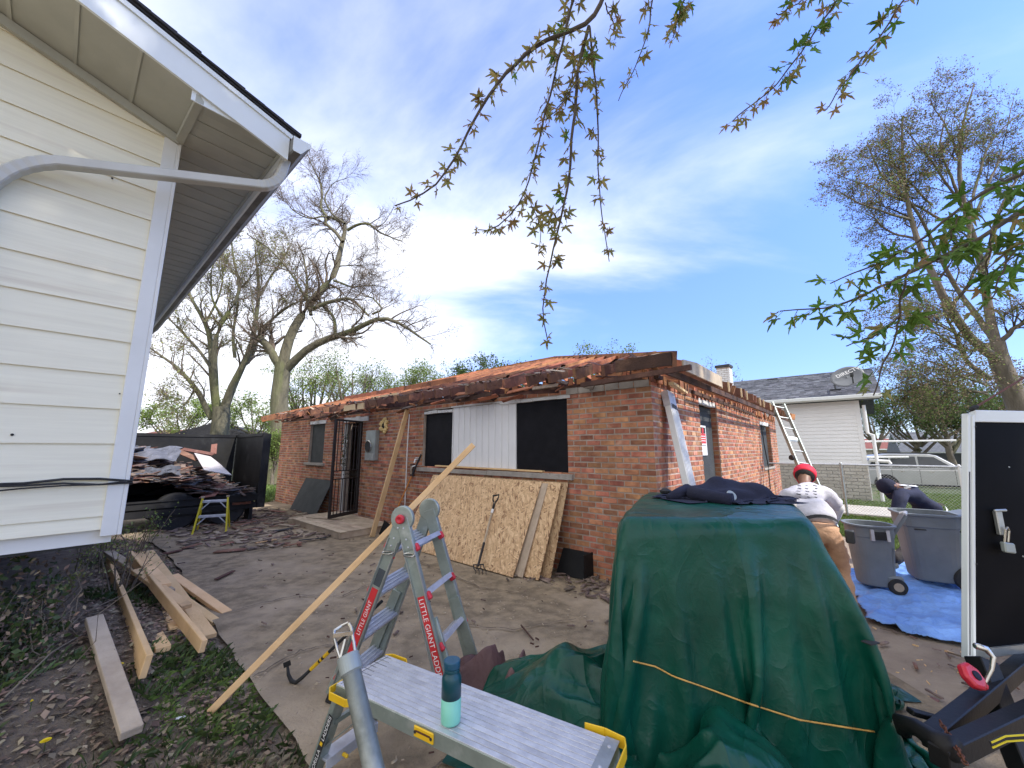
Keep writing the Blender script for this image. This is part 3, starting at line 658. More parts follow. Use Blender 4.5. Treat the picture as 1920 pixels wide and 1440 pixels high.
for k in range(110):
    z = random.uniform(1.15, 1.95); c = FW(7.62+random.gauss(0, .045), .01+random.uniform(0, .05), z); d = V(random.uniform(-1,1), random.uniform(-1,1), random.uniform(-1,1)).normalized()
    mb.box(c, .05, .022, .004, d, None, d.orthogonal(), m=int(random.random() < .45))
part('garland', mb, [M['weed'], M['white']], BH, kind='stuff')
# things fixed on the front wall
MT = part('meter_box', MB().frame(FW(6.10, 0, 1.35), D1*.40, -D2*.11, UP*.66), M['meter'], BH, bev=.012)
part('meter_dial', MB().lathe([(.115, 0), (.115, .02), (.10, .028)], FW(6.33, .11, 1.66), -D2, 24, cap=True), M['rubber'], MT); part('meter_ring', MB().lathe([(.115, 0), (.135, .0), (.135, .03), (.118, .04), (.115, .02)], FW(6.33, .11, 1.66), -D2, 24, cap=False), M['chrome'], MT)
part('meter_cover', MB().frame(FW(6.12, .111, 1.36), D1*.36, -D2*.006, UP*.15), M['alu'], MT)
mb = MB(); rnd = random.Random(4)
for k in range(46):
    a = rnd.uniform(0, 6.28); r_ = rnd.uniform(.07, .15); c = FW(5.92, .02, 2.10)+(D1*math.cos(a)+UP*math.sin(a))*r_; q = rnd.uniform(.025, .05)
    mb.lathe([(q*.1, -q*.8), (q*.8, -q*.5), (q, 0), (q*.75, q*.6), (q*.1, q*.9)], c, -D2, 7)
part('foam_ring', mb, M['foam'], BH, smooth=True, label='yellow spray foam ring around a vent hole'); part('vent_hole', MB().lathe([(.065, 0), (.065, .035)], FW(5.92, .0, 2.11), -D2, 16), M['blackpaint'], BH)
part('conduit', MB().tube([FW(5.0, .02, .45), FW(5.0, .02, 1.75), FW(4.98, .02, 2.3)], .011, 8), M['white'], BH)
OB = part('outlet_box', MB().frame(FW(4.74, 0, 1.08), D1*.10, -D2*.05, UP*.24), M['darkwood'], BH, bev=.006); part('outlet_plate', MB().frame(FW(4.765, .051, 1.12), D1*.05, -D2*.006, UP*.16), M['lumber_grey'], OB)
part('hose_tap', MB().tube([FW(4.62, 0, 1.40), FW(4.62, .09, 1.40), FW(4.63, .10, 1.34)], .018, 8).lathe([(.035, 0), (.035, .012)], FW(4.62, .05, 1.43), UP, 10).tube([FW(4.6, .05, 1.3), FW(4.68, .1, 1.27), FW(4.78, .06, 1.22)], .012, 6), M['white'], BH)
# long board lying on the picture window sill
single('sill_plank', MB().beam(FW(1.62, .02, 1.285), FW(4.05, .03, 1.30), .06, .022), M['lumber'], 'thin pale plank lying along the sill of the wide window', 'plank')
part('power_cable', MB().tube([SW(6.95, .02, 2.2), SW(7.0, .03, 1.7), SW(7.25, .03, 1.2), SW(7.3, .02, .6)], .012, 6), M['rubber'], BH)
# ================================================================== white house on the left (gable corner)
WH = thing('white_house', 'white lap-sided house corner with deep grey soffit and dark shingles at the left edge', 'house', K0)
def LE(s, t, z): return K0 + D1*s + D2*t + UP*z
RK = .30; ZT = 4.19
def rake(z): return min(-.075, (ZT-z)/RK)
mb = MB(); mb.prism([LW(-7.5, -.03, .95), LW(-.02, -.03, .95), LW(-.02, -.03, ZT), LW(-4, -.03, ZT+4*RK), LW(-7.5, -.03, ZT+.5*RK)], D1*.12)
mb.frame(LE(.1, -.15, .95), D1*8.5, D2*.12, UP*(ZT-.95)); part('wall', mb, M['sidingtrim'], WH)
part('foundation', MB().frame(LW(-7.4, -1.0, -.2), D2*6.6, D1*7.5, UP*1.3).frame(LW(-7.4, -.05, .93), D2*7.3, D1*8, UP*.03), M['foundation'], WH)
z = 1.06; first = True; ci = 0
while z < ZT+1.2:
    z1 = z+(.09 if first else .25); first = False
    cuts = [-7.4] + sorted([random.uniform(-6.5, -3.2)]) + ([-1.02] if ci == 12 else ([] if ci != 9 else [-1.9])) + [None]
    for a, b in zip(cuts[:-1], cuts[1:]):
        g_ = .0015
        if b is None:
            if rake(z) < a+.05: continue
            pts = [(a, z), (rake(z), z)]
            if z < ZT < z1: pts.append((-.075, min(z1, ZT+.0225)))
            if rake(z1) > a: pts += [(rake(z1), z1), (a, z1)]
            else: pts += [(a, ZT - a*RK)]
        else:
            if rake(z1) < b: continue
            pts = [(a, z), (b-g_, z), (b-g_, z1), (a, z1)]
        mb = MB(); n = len(pts); of = lambda zz: .017 - .014*(zz-z)/(z1-z)
        v = [LW(t, of(zz), zz-(.012 if abs(zz-z) < 1e-6 else 0)) for t, zz in pts] + [LW(t, -.028, zz) for t, zz in pts]
        mb.add(v, [tuple(range(n)), tuple(reversed(range(n, 2*n)))] + [(i, n+i, n+(i+1) % n, (i+1) % n) for i in range(n)])
        part('siding_board', mb, M['sidingwall'], WH)
    z = z1; ci += 1
part('corner_trim', MB().frame(LW(-.085, -.02, 1.0), D2*.085, -D1*.045, UP*(ZT-1.0)).frame(LW(.0005, .025, 1.0), D2*.024, D1*.10, UP*(ZT-1.0)), M['sidingtrim'], WH, bev=.003)
# rake trim and rake soffit panels
part('rake_trim', MB().prism([LW(.0, .018, ZT-.075), LW(.0, .018, ZT-.005), LW(-6, .018, ZT-.005+6*RK), LW(-6, .018, ZT-.075+6*RK)], -D1*.035), M['soffit'], WH)
OR = .62
k = 0; t = 0.0
while t > -4:
    w = .305
    for j in range(1):
        a, b = t, t-w+.006
        mb = MB(); v = [LW(a, .02, ZT-a*RK), LW(a, OR, ZT+.03-a*RK), LW(b, OR, ZT+.03-b*RK), LW(b, .02, ZT-b*RK)]
        mb.prism(v, UP*.012); pl = part('soffit_panel', mb, M['soffit'], WH)
        mb = MB(); mb.prism([LW(b, .02, ZT-.009-b*RK), LW(b, OR, ZT+.021-b*RK), LW(b-.02, OR, ZT+.021-(b-.02)*RK), LW(b-.02, .02, ZT-.009-(b-.02)*RK)], UP*.009); part('rib', mb, M['soffit'], pl)
        if t < -1.1:
            mb = MB()
            for q in range(18):
                mb.prism([LW(a-.01, .05+q*.031, ZT-.003-a*RK), LW(a-.01, .062+q*.031, ZT-.003-a*RK), LW(b+.02, .062+q*.031, ZT-.003-b*RK), LW(b+.02, .05+q*.031, ZT-.003-b*RK)], -UP*.003)
            part('vent_slots', mb, M['greygarage'], pl, kind='stuff')
    t -= w
# eave soffit boards (run across the overhang)
s = -OR+.01; k = 0
while s < 7.4:
    w = .105; mb = MB(); zz = ZT-.035; t0, t1 = (.02, .62)
    if s < -.02: t0 = .02+0*s
    mb.frame(LE(s, t0, zz+(.004 if k % 2 else 0)), D1*(w-.006), D2*(t1-t0), UP*.012); part('soffit_panel', mb, M['soffit'], WH); s += w; k += 1
part('fascia_filler', MB().prism([LW(-.02, OR-.001, 4.145), LW(.34, OR-.001, 4.145), LW(.02, OR-.001, 4.25), LW(-.02, OR-.001, 4.25)], D1*.01), M['fascia'], WH)
part('mitre_strip', MB().beam(LW(.005, .01, ZT-.03), LW(.03, OR, ZT-.01), .05, .06), M['soffit'], WH)
part('eave_trim', MB().frame(LE(-.6, .60, ZT-.055), D1*8, D2*.02, UP*.02), M['soffit'], WH)
# fascia along the rake and along the eave
part('rake_fascia', MB().prism([LW(.64, OR, 4.035), LW(.64, OR, 4.27), LW(-4, OR, 4.27+4.64*.29), LW(-4, OR, 4.035+4.64*.29)], -D1*.022).prism([LW(.66, OR+.023, 4.235), LW(.66, OR+.023, 4.275), LW(-4, OR+.023, 4.275+4.66*.29), LW(-4, OR+.023, 4.235+4.66*.29)], -D1*.012), M['fascia'], WH)
part('eave_fascia', MB().frame(LE(-OR, .622, 4.06), D1*8, D2*.02, UP*.17), M['fascia'], WH)
# gutter
pf = [(.645, 4.225), (.645, 4.10), (.655, 4.09), (.71, 4.09), (.725, 4.11), (.76, 4.165), (.785, 4.19), (.785, 4.225), (.775, 4.225), (.775, 4.195), (.75, 4.17), (.715, 4.12), (.70, 4.102), (.66, 4.102), (.655, 4.11), (.655, 4.225)]
M['guttergrey'] = pm('guttergrey', (.20,.20,.185), (.13,.13,.12), 5, .6, c3=(.08,.08,.07), s3=3)
gt = part('gutter', MB().prism([LE(-.72, a, b) for a, b in pf], D1*8.1), M['guttergrey'], WH)
part('end_cap', MB().prism([LE(-.725, a, b) for a, b in pf[:8]], D1*.004), M['fascia'], gt)
# roof: shingle courses laid as steps
rm = MB(); rm.prism([LW(.70, OR+.03, 4.285), LW(.70, OR+.03, 4.30), LW(-4, OR+.03, 4.30+4.7*.29), LW(-4, OR+.03, 4.285+4.7*.29)], D1*9); part('roof', rm, M['shingle_dark'], WH)
rp = WH.children[-1]
for k in range(30):
    t0 = .72-k*.145; mb = MB(); z0 = 4.305+(.70-t0)*.29; z1 = 4.305+(.70-t0+.30)*.29
    o1 = OR+.045+random.uniform(-.006, .006)
    mb.prism([LW(t0, o1, z0-.006), LW(t0, o1, z0+.022), LW(t0-.28, o1, z1+.004), LW(t0-.28, o1, z1-.006)], D1*9); part('shingle_course', mb, M['shingle_dark'], rp)
# downspout with ribbed elbows: rounded rectangular section swept along a path
def sweep(prof, path, side, mt, name, parent, **k):
    mb = MB(); n = len(prof); P = [Vector(p) for p in path]; b = 0
    for i in range(len(P)):
        T = (P[min(i+1, len(P)-1)]-P[max(i-1, 0)]).normalized(); a = (side-T*side.dot(T)).normalized(); c = T.cross(a)
        sc = 1.0
        if isinstance(k.get('crimp'), set) and i in k['crimp']: sc = 1.07
        mb.v += [P[i]+a*x*sc+c*y*sc for x, y in prof]
    for i in range(len(P)-1):
        for j in range(n): mb.f.append((i*n+j, i*n+(j+1) % n, (i+1)*n+(j+1) % n, (i+1)*n+j)); mb.m.append(0)
    mb.f.append(tuple(reversed(range(n)))); mb.f.append(tuple((len(P)-1)*n+j for j in range(n))); mb.m += [0, 0]
    return part(name, mb, M[mt], parent)
def rprof(w, h, r=.008, ribs=4):
    p = []
    for i in range(ribs*4+1):
        x = -w/2+r+(w-2*r)*i/(ribs*4); p.append((x, h/2+(.004 if i % 4 in (1, 2) else 0)))
    p += [(w/2, h/2-r), (w/2, -h/2+r), (w/2-r, -h/2), (-w/2+r, -h/2), (-w/2, -h/2+r), (-w/2, h/2-r)]
    return p
def bez(a, b, c, n=7): return [a.lerp(b, i/n).lerp(b.lerp(c, i/n), i/n) for i in range(n+1)]
A = LW(.66, .52, 4.10); B = LW(.62, .50, 3.83); Cc = LW(-.72, .10, 3.50); Dd = LW(-.86, .055, 3.40); E_ = LW(-.86, .055, 3.0)
path = [A, A.lerp(B, .3)] + bez(A.lerp(B, .4), B, B.lerp(Cc, .10), 12) + bez(B.lerp(Cc, .9), Cc.lerp(Dd, .5), E_.lerp(Dd, .5), 14) + [LW(-.86, .055, 1.2)]
dp_ = sweep(rprof(.085, .068), path, LW(0, 1, 0)-LW(0, 0, 0), 'downpipe', 'downspout', WH, crimp=set(range(3, 14, 2)) | set(range(17, 29, 2)))
# cables clipped on the wall
CB = thing('cable_bundle', 'bundle of black cables sagging across the white siding below eye level', 'cable', LW(-.5, .03, 1.3))
for k in range(3):
    P = []
    for i in range(19):
        t = -3+3.04*i/18; P.append(LW(t, .035+.008*k, 1.385+.012*math.sin(i*.9+k*2)-.012*k-.05*k*(i < 10)*(10-i)/10*.5+.01*math.sin(i*2+k)))
    P.append(LW(.035, .0, 1.385)); P.append(LW(.045, -.06, 1.385))
    part('strand', MB().tube(P, .008-.0015*k, 6), M['rubber'], CB)
for t, zz, sz in ((-.33, 3.62, .007), (-.55, 1.69, .008), (-.10, 2.0, .005)):
    part('bolt_hole', MB().lathe([(sz, 0), (sz, .004)], LW(t, .016, zz), -D1, 8), M['rubber'], WH)
# ================================================================== neighbour: white sided house on a block base
NB0 = V(11.35, 12.75, 0)
def NW(s, o, z): return NB0 + D1*s - D2*o + UP*(z-.10)
NH = thing('neighbour_house', 'white vinyl sided house on a pale block base with grey shingle roof behind the fence', 'house', NB0)
part('wall', MB().frame(NW(0, -.05, 0), D1*13, D2*7.2, UP*3.35), M['whitesiding'], NH)
mbk = MB()
for c in range(11):
    for i in range(42):
        l = .292; x = .01+i*.3-(.15 if c % 2 else 0); a = max(x, .01)
        mbk.add(brick_verts(NW(a, 0, .03+c*.107), D1, -D2, x+l-a, .05, .096), BF)
part('block_course', mbk, M['blockwhite'], NH, kind='stuff')
z = 1.24; k = 0
while z < 3.35:
    mb = MB(); v = [NW(.12, .022, z), NW(13, .022, z), NW(13, .004, z+.118), NW(.12, .004, z+.118), NW(.12, -.05, z), NW(13, -.05, z), NW(13, -.05, z+.118), NW(.12, -.05, z+.118)]
    mb.add(v, [(0,1,2,3), (4,5,1,0), (3,2,6,7), (0,3,7,4), (1,5,6,2)]); part('siding_board', mb, M['whitesiding'], NH); z += .119
part('corner_post', MB().frame(NW(0, .03, 1.2), D1*.12, D2*.1, UP*2.15), M['whitesiding'], NH); part('starter_strip', MB().frame(NW(0, .035, 1.2), D1*13, D2*.05, UP*.04), M['whitesiding'], NH)
def NR(s, d, z): return NB0 + D1*s + D2*d + UP*z
zr0, zr1 = 3.30, 4.72
part('fascia', MB().frame(NR(-.5, -.52, 3.17), D1*14, D2*.03, UP*.15), M['fascia'], NH); gp = part('gutter', MB().frame(NR(-.55, -.62, 3.2), D1*14, D2*.1, UP*.11), M['fascia'], NH, bev=.01)
part('soffit', MB().frame(NR(-.5, -.5, 3.17), D1*14, D2*.5, UP*.02), M['greygarage'], NH)
rf = part('roof', MB().prism([NR(-.55, -.55, zr0), NR(-.55, 3.6, zr1), NR(-.55, 7.8, zr0), NR(-.55, 7.8, zr0-.08), NR(-.55, 3.6, zr1-.1), NR(-.55, -.55, zr0-.06)], D1*14), M['shingle_grey'], NH)
mb = MB(); rnd = random.Random(3)
for i in range(30):
    d0 = -.58+i*.142; q = lambda d: zr0+(d+.55)*(zr1-zr0)/4.15
    s = -.55
    while s < 13.4:
        w = rnd.uniform(.14, .34); dz = .012+rnd.uniform(0, .012)
        a = NR(s, d0, q(d0)+dz); b = NR(s+w-.006, d0, q(d0)+dz); c = NR(s+w-.006, d0+.15, q(d0+.15)+.004); e = NR(s, d0+.15, q(d0+.15)+.004)
        mb.add([a, b, c, e, a-UP*.02, b-UP*.02], [(0,1,2,3), (4,5,1,0)]); s += w
part('shingles', mb, M['shingle_grey'], rf, kind='stuff')
CHM = part('chimney', MB().frame(V(8.55, 16.1, 3.0), V(.36, -.32, 0), V(.32, .36, 0), UP*1.95), M['mortar'], NH)
mb = MB()
for c in range(23):
    for (o, X, Nn, n_) in ((V(8.55, 16.1, 3), V(.36, -.32, 0), V(-.66, -.75, 0), 2), (V(8.91, 15.78, 3), V(.32, .36, 0), V(.75, -.66, 0), 2)):
        X = X.normalized(); Nn = Nn.normalized()
        for i in range(n_+1):
            a = max(0, i*.2-(.1 if c % 2 else 0)); b = min(.48, i*.2+.19-(.1 if c % 2 else 0))
            if b-a > .04: mb.add(brick_verts(o+X*a+Nn*.012+UP*(c*.082), X, Nn, b-a, .02, .072), BF)
part('chimney_bricks', mb, M['white'], CHM, kind='stuff'); part('chimney_cap', MB().frame(V(8.50, 16.1, 4.95), V(.40, -.38, 0), V(.38, .40, 0), UP*.10), M['greygarage'], CHM)
for s, d in ((2.5, 3.2), (7.2, 3.1)):
    part('roof_vent', MB().frame(NR(s, d, 4.53), D1*.42, D2*.3, UP*.12), M['shingle_dark'], rf, bev=.03)
part('meter_box', MB().frame(NW(-.02, -.5, 2.3), D2*.5, -D1*.14, UP*.75), M['meter'], NH)
pm_ = part('conduit', MB().tube([NW(-.10, .12, 3.1), NW(-.10, .12, 2.2), NW(-.22, .12, 2.15), NW(-.22, .12, .1)], .045, 8).tube([NW(-.05, .1, 1.35), NW(-.5, .1, 1.32), NW(-.52, .1, 1.25)], .05, 8), M['white'], NH)
part('wall_tap', MB().box(NW(3.55, .05, .75), .12, .06, .08, D1), M['greygarage'], NH)
M['dishgrey'] = pm('dishgrey', (.16,.17,.18), (.13,.14,.15), 4, .5)
SD = thing('satellite_dish', 'grey oval satellite dish on the edge of the grey shingle roof', 'satellite dish', NR(.75, .6, 3.7))
dc = at(1588, 708, 12.7); fx = (V(0,0,1.6)-dc).normalized(); dn = (fx*1.0+V(.1,0,.55)).normalized(); dx_ = V(.93,-.2,.28); dx_ = (dx_-dn*dx_.dot(dn)).normalized(); dy_ = dn.cross(dx_)
mb = MB(); n_ = 28; rings = 6
for i in range(rings+1):
    r_ = i/rings
    for j in range(n_):
        a = 6.28318*j/n_; mb.v.append(dc+dx_*(.46*r_*math.cos(a))+dy_*(.36*r_*math.sin(a))+dn*(.07*r_*r_))
for i in range(rings):
    for j in range(n_): mb.f.append((i*n_+j, i*n_+(j+1) % n_, (i+1)*n_+(j+1) % n_, (i+1)*n_+j)); mb.m.append(0)
ds = part('dish', mb, M['dishgrey'], SD, smooth=True); sm = ds.modifiers.new('s', 'SOLIDIFY'); sm.thickness = .012
tb, w = text_mb('DIRECTV', .17, dc+dn*.075-dx_*.28+UP*.07, dx_, dy_ if dy_.z > 0 else -dy_)
part('lettering', tb, M['white'], SD)
foot = NR(.55, .35, 3.62)
part('mast', MB().tube([foot, foot+UP*.18, dc-dn*.05], .028, 8), M['greygarage'], SD); part('feed_arm', MB().tube([dc-dy_*.30*(1 if dy_.z > 0 else -1), dc+dn*.42-dy_*.22*(1 if dy_.z > 0 else -1)], .02, 6).box(dc+dn*.44-dy_*.20*(1 if dy_.z > 0 else -1), .12, .08, .08, dn), M['greygarage'], SD); part('foot_plate', MB().box(foot, .3, .2, .03, D1), M['greygarage'], SD)
# ================================================================== far houses
def gable_house(name, label, o, X, w, d, h, rh, wall, roof, ov=.4, chim=None, wins=()):
    X = Vector(X).normalized(); Y = V(-X.y, X.x, 0); o = Vector(o); t = thing(name, label, 'house', o)
    part('wall', MB().frame(o, X*w, Y*d, UP*h), M[wall], t)
    rr = part('roof', MB().prism([o-X*ov-Y*ov+UP*(h-.05), o-X*ov+Y*(d/2)+UP*(h+rh), o-X*ov+Y*(d+ov)+UP*(h-.05), o-X*ov+Y*(d+ov)+UP*(h-.2), o-X*ov-Y*ov+UP*(h-.2)], X*(w+2*ov)), M[roof], t)
    part('fascia', MB().frame(o-X*(ov+.02)-Y*(ov+.04)+UP*(h-.22), X*(w+2*ov), Y*.03, UP*.16), M['fascia'], t)
    if chim: c = part('chimney', MB().frame(o+X*chim[0]+Y*chim[1]+UP*(h*.8), X*.7, Y*.7, UP*chim[2]), M['shingle_red'], rr)
    for (a, b, ww, hh, side) in wins:
        if side == 'f': p = o+X*a-Y*.02+UP*b; XX, NN = X, -Y
        else: p = o+Y*a-X*.02+UP*b; XX, NN = Y, -X
        fr_ = part('window', MB().frame(p-XX*.1-UP*.1, XX*(ww+.2), NN*.05, UP*(hh+.2)), M['fascia'], t)
        part('pane', MB().frame(p+NN*.052, XX*(ww/2-.03), NN*.02, UP*hh).frame(p+NN*.052+XX*(ww/2+.03), XX*(ww/2-.03), NN*.02, UP*hh), M['windowglass'], fr_)
    return t, rr
def hip(name, label, o, X, w, d, h, rh, wall, roof, ov=.5, chim=None):
    X = Vector(X).normalized(); Y = V(-X.y, X.x, 0); o = Vector(o); t = thing(name, label, 'house', o)
    part('wall', MB().frame(o, X*w, Y*d, UP*h), M[wall], t)
    a = [o-X*ov-Y*ov+UP*h, o+X*(w+ov)-Y*ov+UP*h, o+X*(w+ov)+Y*(d+ov)+UP*h, o-X*ov+Y*(d+ov)+UP*h, o+X*(d/2)+Y*(d/2)+UP*(h+rh), o+X*(w-d/2)+Y*(d/2)+UP*(h+rh)]
    rr = part('roof', MB().add(a, [(0,1,5,4), (1,2,5), (2,3,4,5), (3,0,4), (3,2,1,0)]), M[roof], t)
    part('gutter', MB().frame(a[0]-UP*.12-Y*.1, X*(w+2*ov), Y*.1, UP*.13), M['fascia'], t)
    if chim: part('chimney', MB().frame(o+X*chim[0]+Y*chim[1]+UP*h, X*.9, Y*.9, UP*chim[2]), M['shingle_red'], rr)
    return t
hip('red_roof_house', 'low house with brown-red hip roof and brick chimney beyond the dump trailer', at(250, 842, 44)-UP*1.6+V(-6,0,0), V(1, .12, 0), 18, 10, 2.0, 2.0, 'lumber_grey', 'shingle_red', chim=(12.4, 1.8, 2.2))
hip('front_red_house', 'nearer low red roof edge left of the tree trunk beyond the trailer', at(290, 842, 36)-UP*1.6+V(-2, 0, 0), V(1, .02, 0), 8, 8, 1.55, 1.6, 'mortar', 'shingle_red')
part('awning', MB().prism([at(262, 826, 33), at(318, 826, 33), at(330, 834, 32), at(262, 836, 32)], UP*.1), M['pink'], bpy.data.objects['front_red_house'])
gable_house('grey_house', 'dark grey gabled house with white framed windows left of the brick house', at(420, 842, 40)-UP*1.6, V(.25, -.97, 0), 9, 5.2, 2.7, .95, 'greygarage', 'shingle_dark', wins=())
gh = bpy.data.objects['grey_house']
for (x0, x1) in ((430, 437), (466, 480)):
    p = at(x0, 829.5, 31.0); q = at(x1, 829.5, 31.0); w_ = (q-p).length
    f_ = part('window', MB().frame(p-UP*1.0-V(.08, 0, .08), V(w_+.16, 0, 0), V(0, -.05, 0), UP*1.3), M['fascia'], gh); part('pane', MB().frame(p-UP*.95+V(0, -.055, 0), V(w_/2-.04, 0, 0), V(0, -.02, 0), UP*1.1).frame(p-UP*.95+V(w_/2+.04, -.055, 0), V(w_/2-.04, 0, 0), V(0, -.02, 0), UP*1.1), M['windowglass'], f_)
gable_house('brown_roof_house', 'small far bungalow with brown roof under the bare tree', at(1618, 842, 52)-UP*2.1, V(.9, -.44, 0), 9, 7, 2.2, 1.3, 'stone', 'shingle_red', wins=((2.5, .9, 1.2, .9, 'f'),))
t_, _ = gable_house('grey_garage', 'long low grey garage with open dark bay behind the parked car', at(1700, 842, 30)-UP*2.3, V(.80, -.60, 0), 16, 6, 2.15, 1.5, 'stone', 'shingle_grey')
Xg = V(.8, -.6, 0); og = at(1700, 842, 30)-UP*2.3; Yg = V(.6, .8, 0)
part('garage_opening', MB().frame(og+Xg*5.2-Yg*.03+UP*.1, Xg*5, Yg*.02, UP*1.7), M['blackpaint'], t_)
single('far_white_fence', MB().frame(at(1635, 842, 27)-UP*2.1, V(6, -4.2, 0), V(.03, .04, 0), UP*1.75).frame(at(1635, 842, 27)-UP*.35, V(6, -4.2, 0), V(.06, .08, 0), UP*.1), [M['greygarage'], M['white']], 'dark panel fence with pale top rail beyond the parked car', 'fence')
# ================================================================== dump trailer behind the yard
RP = V(-5.80, 9.20, 0); LD = -D2
DT = thing('dump_trailer', 'black high sided dump trailer heaped with torn roofing debris beside the brick house', 'trailer', RP)
part('bed', MB().frame(RP+UP*.52, LD*6, D1*2.1, UP*.06), M['steelblack'], DT)
part('near_rail', MB().frame(RP-D1*.05+UP*.46, LD*6, D1*.05, UP*.14).frame(RP-D1*.08+UP*.585, LD*6, D1*.03, UP*.03), M['steelblack'], DT, label='low rusty olive near side rail')
mb = MB(); mb.frame(RP-LD*.02+UP*.5, -LD*.05, D1*2.15, UP*1.42); part('end_wall', mb, M['steelblack'], DT)
ew = DT.children[-1]
for q in (0, .7, 1.4, 2.08): part('rib', MB().frame(RP-LD*.07+D1*q+UP*.5, -LD*.08, D1*.08, UP*1.42), M['steelblack'], ew)
part('top_rail', MB().frame(RP+UP*1.90-LD*.09, LD*.1, D1*2.15, UP*.07), M['steelblack'], ew)
bw = part('back_wall', MB().frame(RP+D1*2.1+UP*.5, LD*6, D1*.05, UP*1.42), M['steelblack'], DT); part('top_rail', MB().frame(RP+D1*2.08+UP*1.90, LD*6, D1*.09, UP*.07), M['steelblack'], bw)
part('rear_post', MB().frame(RP-LD*.0-D1*.06+UP*.3, -LD*.16, D1*.14, UP*1.66), M['steelblack'], ew)
part('chassis', MB().frame(RP+LD*.4+D1*.4+UP*.32, LD*5.5, D1*.1, UP*.16).frame(RP+LD*.4+D1*1.6+UP*.32, LD*5.5, D1*.1, UP*.16), M['steelblack'], DT)
for q in (.55, 1.4):
    for a in (.12, 1.75):
        w = part('wheel', MB().lathe([(.16, -.11), (.34, -.11), (.37, -.08), (.37, .08), (.34, .11), (.16, .11)], RP+LD*q+D1*a+UP*.36, D1, 24), M['rubber'], DT, smooth=False)
part('fender', MB().frame(RP+LD*.1-D1*.04+UP*.30, LD*1.75, D1*.3, UP*.13).frame(RP+LD*.08-D1*.045+UP*.04, LD*.05, D1*.3, UP*.36), M['steelblack'], DT)
part('mudflap', MB().frame(RP+LD*.06-D1*.03+UP*.05, LD*.02, D1*.5, UP*.42), M['rubber'], DT)
part('reflector', MB().frame(RP+LD*2.62-D1*.075+UP*.30, LD*.22, D1*.02, UP*.11), M['stickerred'], DT); part('lamp', MB().frame(RP+LD*.12-D1*.075+UP*.40, LD*.35, D1*.02, UP*.05), M['rust'], DT)
part('lower_rail', MB().frame(RP-D1*.03+UP*.30, LD*6, D1*.04, UP*.13), M['steelblack'], DT)
# heap of torn shingles and boards
rnd = random.Random(21); hp = MB()
def heap(u, v):   # u along the length from the end wall, v across
    return .66 + 1.28*max(0, 1-math.exp(-(max(0.0, u-.15)/1.6)**1.5))*(.45+.55*math.sin(min(1, max(0, v/1.7))*1.57)) + .05*math.sin(u*5+v*3)
for i in range(2600):
    u = rnd.uniform(.15, 5.5); v = rnd.uniform(.03, 2.0); z = heap(u, v)-rnd.uniform(-.03, .12)
    c = RP+LD*u+D1*v+UP*z; a = rnd.gauss(math.atan2(LD.y, LD.x), .7); tl = rnd.gauss(0, .16)
    X = V(math.cos(a)*math.cos(tl), math.sin(a)*math.cos(tl), math.sin(tl)); L_ = rnd.uniform(.12, .75); wd = rnd.uniform(.025, .16) if rnd.random() < .75 else rnd.uniform(.15, .34)
    n_ = (UP+V(rnd.uniform(-.35,.35), rnd.uniform(-.35,.35), 0)).normalized(); Z = (n_-X*n_.dot(X)).normalized()
    hp.box(c, L_, wd, rnd.uniform(.004, .018), X, None, Z, m=(0 if rnd.random() < .66 else 1 if rnd.random() < .45 else 2))
fx_ = MB()
X_, Y_ = np.meshgrid(np.linspace(.1, 5.6, 60), np.linspace(.02, 2.05, 24))
vv = np.array([[*(RP+LD*float(u)+D1*float(v)+UP*(heap(float(u), float(v))-.10))] for u, v in zip(X_.ravel(), Y_.ravel())]); i = np.arange(23)[:, None]*60+np.arange(59)[None]
hm = npmesh('heap_base', vv, np.stack([i, i+1, i+61, i+60], -1).reshape(-1, 4), [M['darkwood']], True)
link('heap_base', hm, kind='stuff')
single('roofing_debris', hp, [M['scrap'], M['reddishwood'], M['shingle_grey']], None, None, kind='stuff')
a, b, c, d = at(364, 849, 9.1), at(413, 870, 9.0), at(434, 890, 8.7), at(383, 881, 8.5)
single('pale_sheet', MB().prism([a, at(395, 856, 9.1), b, c, d], V(0, .01, -.02)), M['paleboard'], 'large pale sheet lying on top of the debris in the dump trailer', 'panel')
for (p, q, Y1, Y2, w) in (((325,842),(372,862),9.3,9.0,.12), ((300,850),(328,846),9.0,9.2,.13), ((342,842),(400,852),9.5,9.4,.10), ((402,833),(400,852),10.0,9.8,.12)):
    single('roof_plank', MB().beam(at(*p, Y1), at(*q, Y2), w, .02, V(.1, -.5, .8)), M['reddishwood'], {325: 'reddish plank touching the pale sheet on the debris heap', 300: 'short orange board at the middle of the debris heap', 342: 'upper thin reddish plank behind the pale sheet', 402: 'small upright reddish board against the trailer back wall'}[p[0]], 'plank', 'planks on the debris heap')
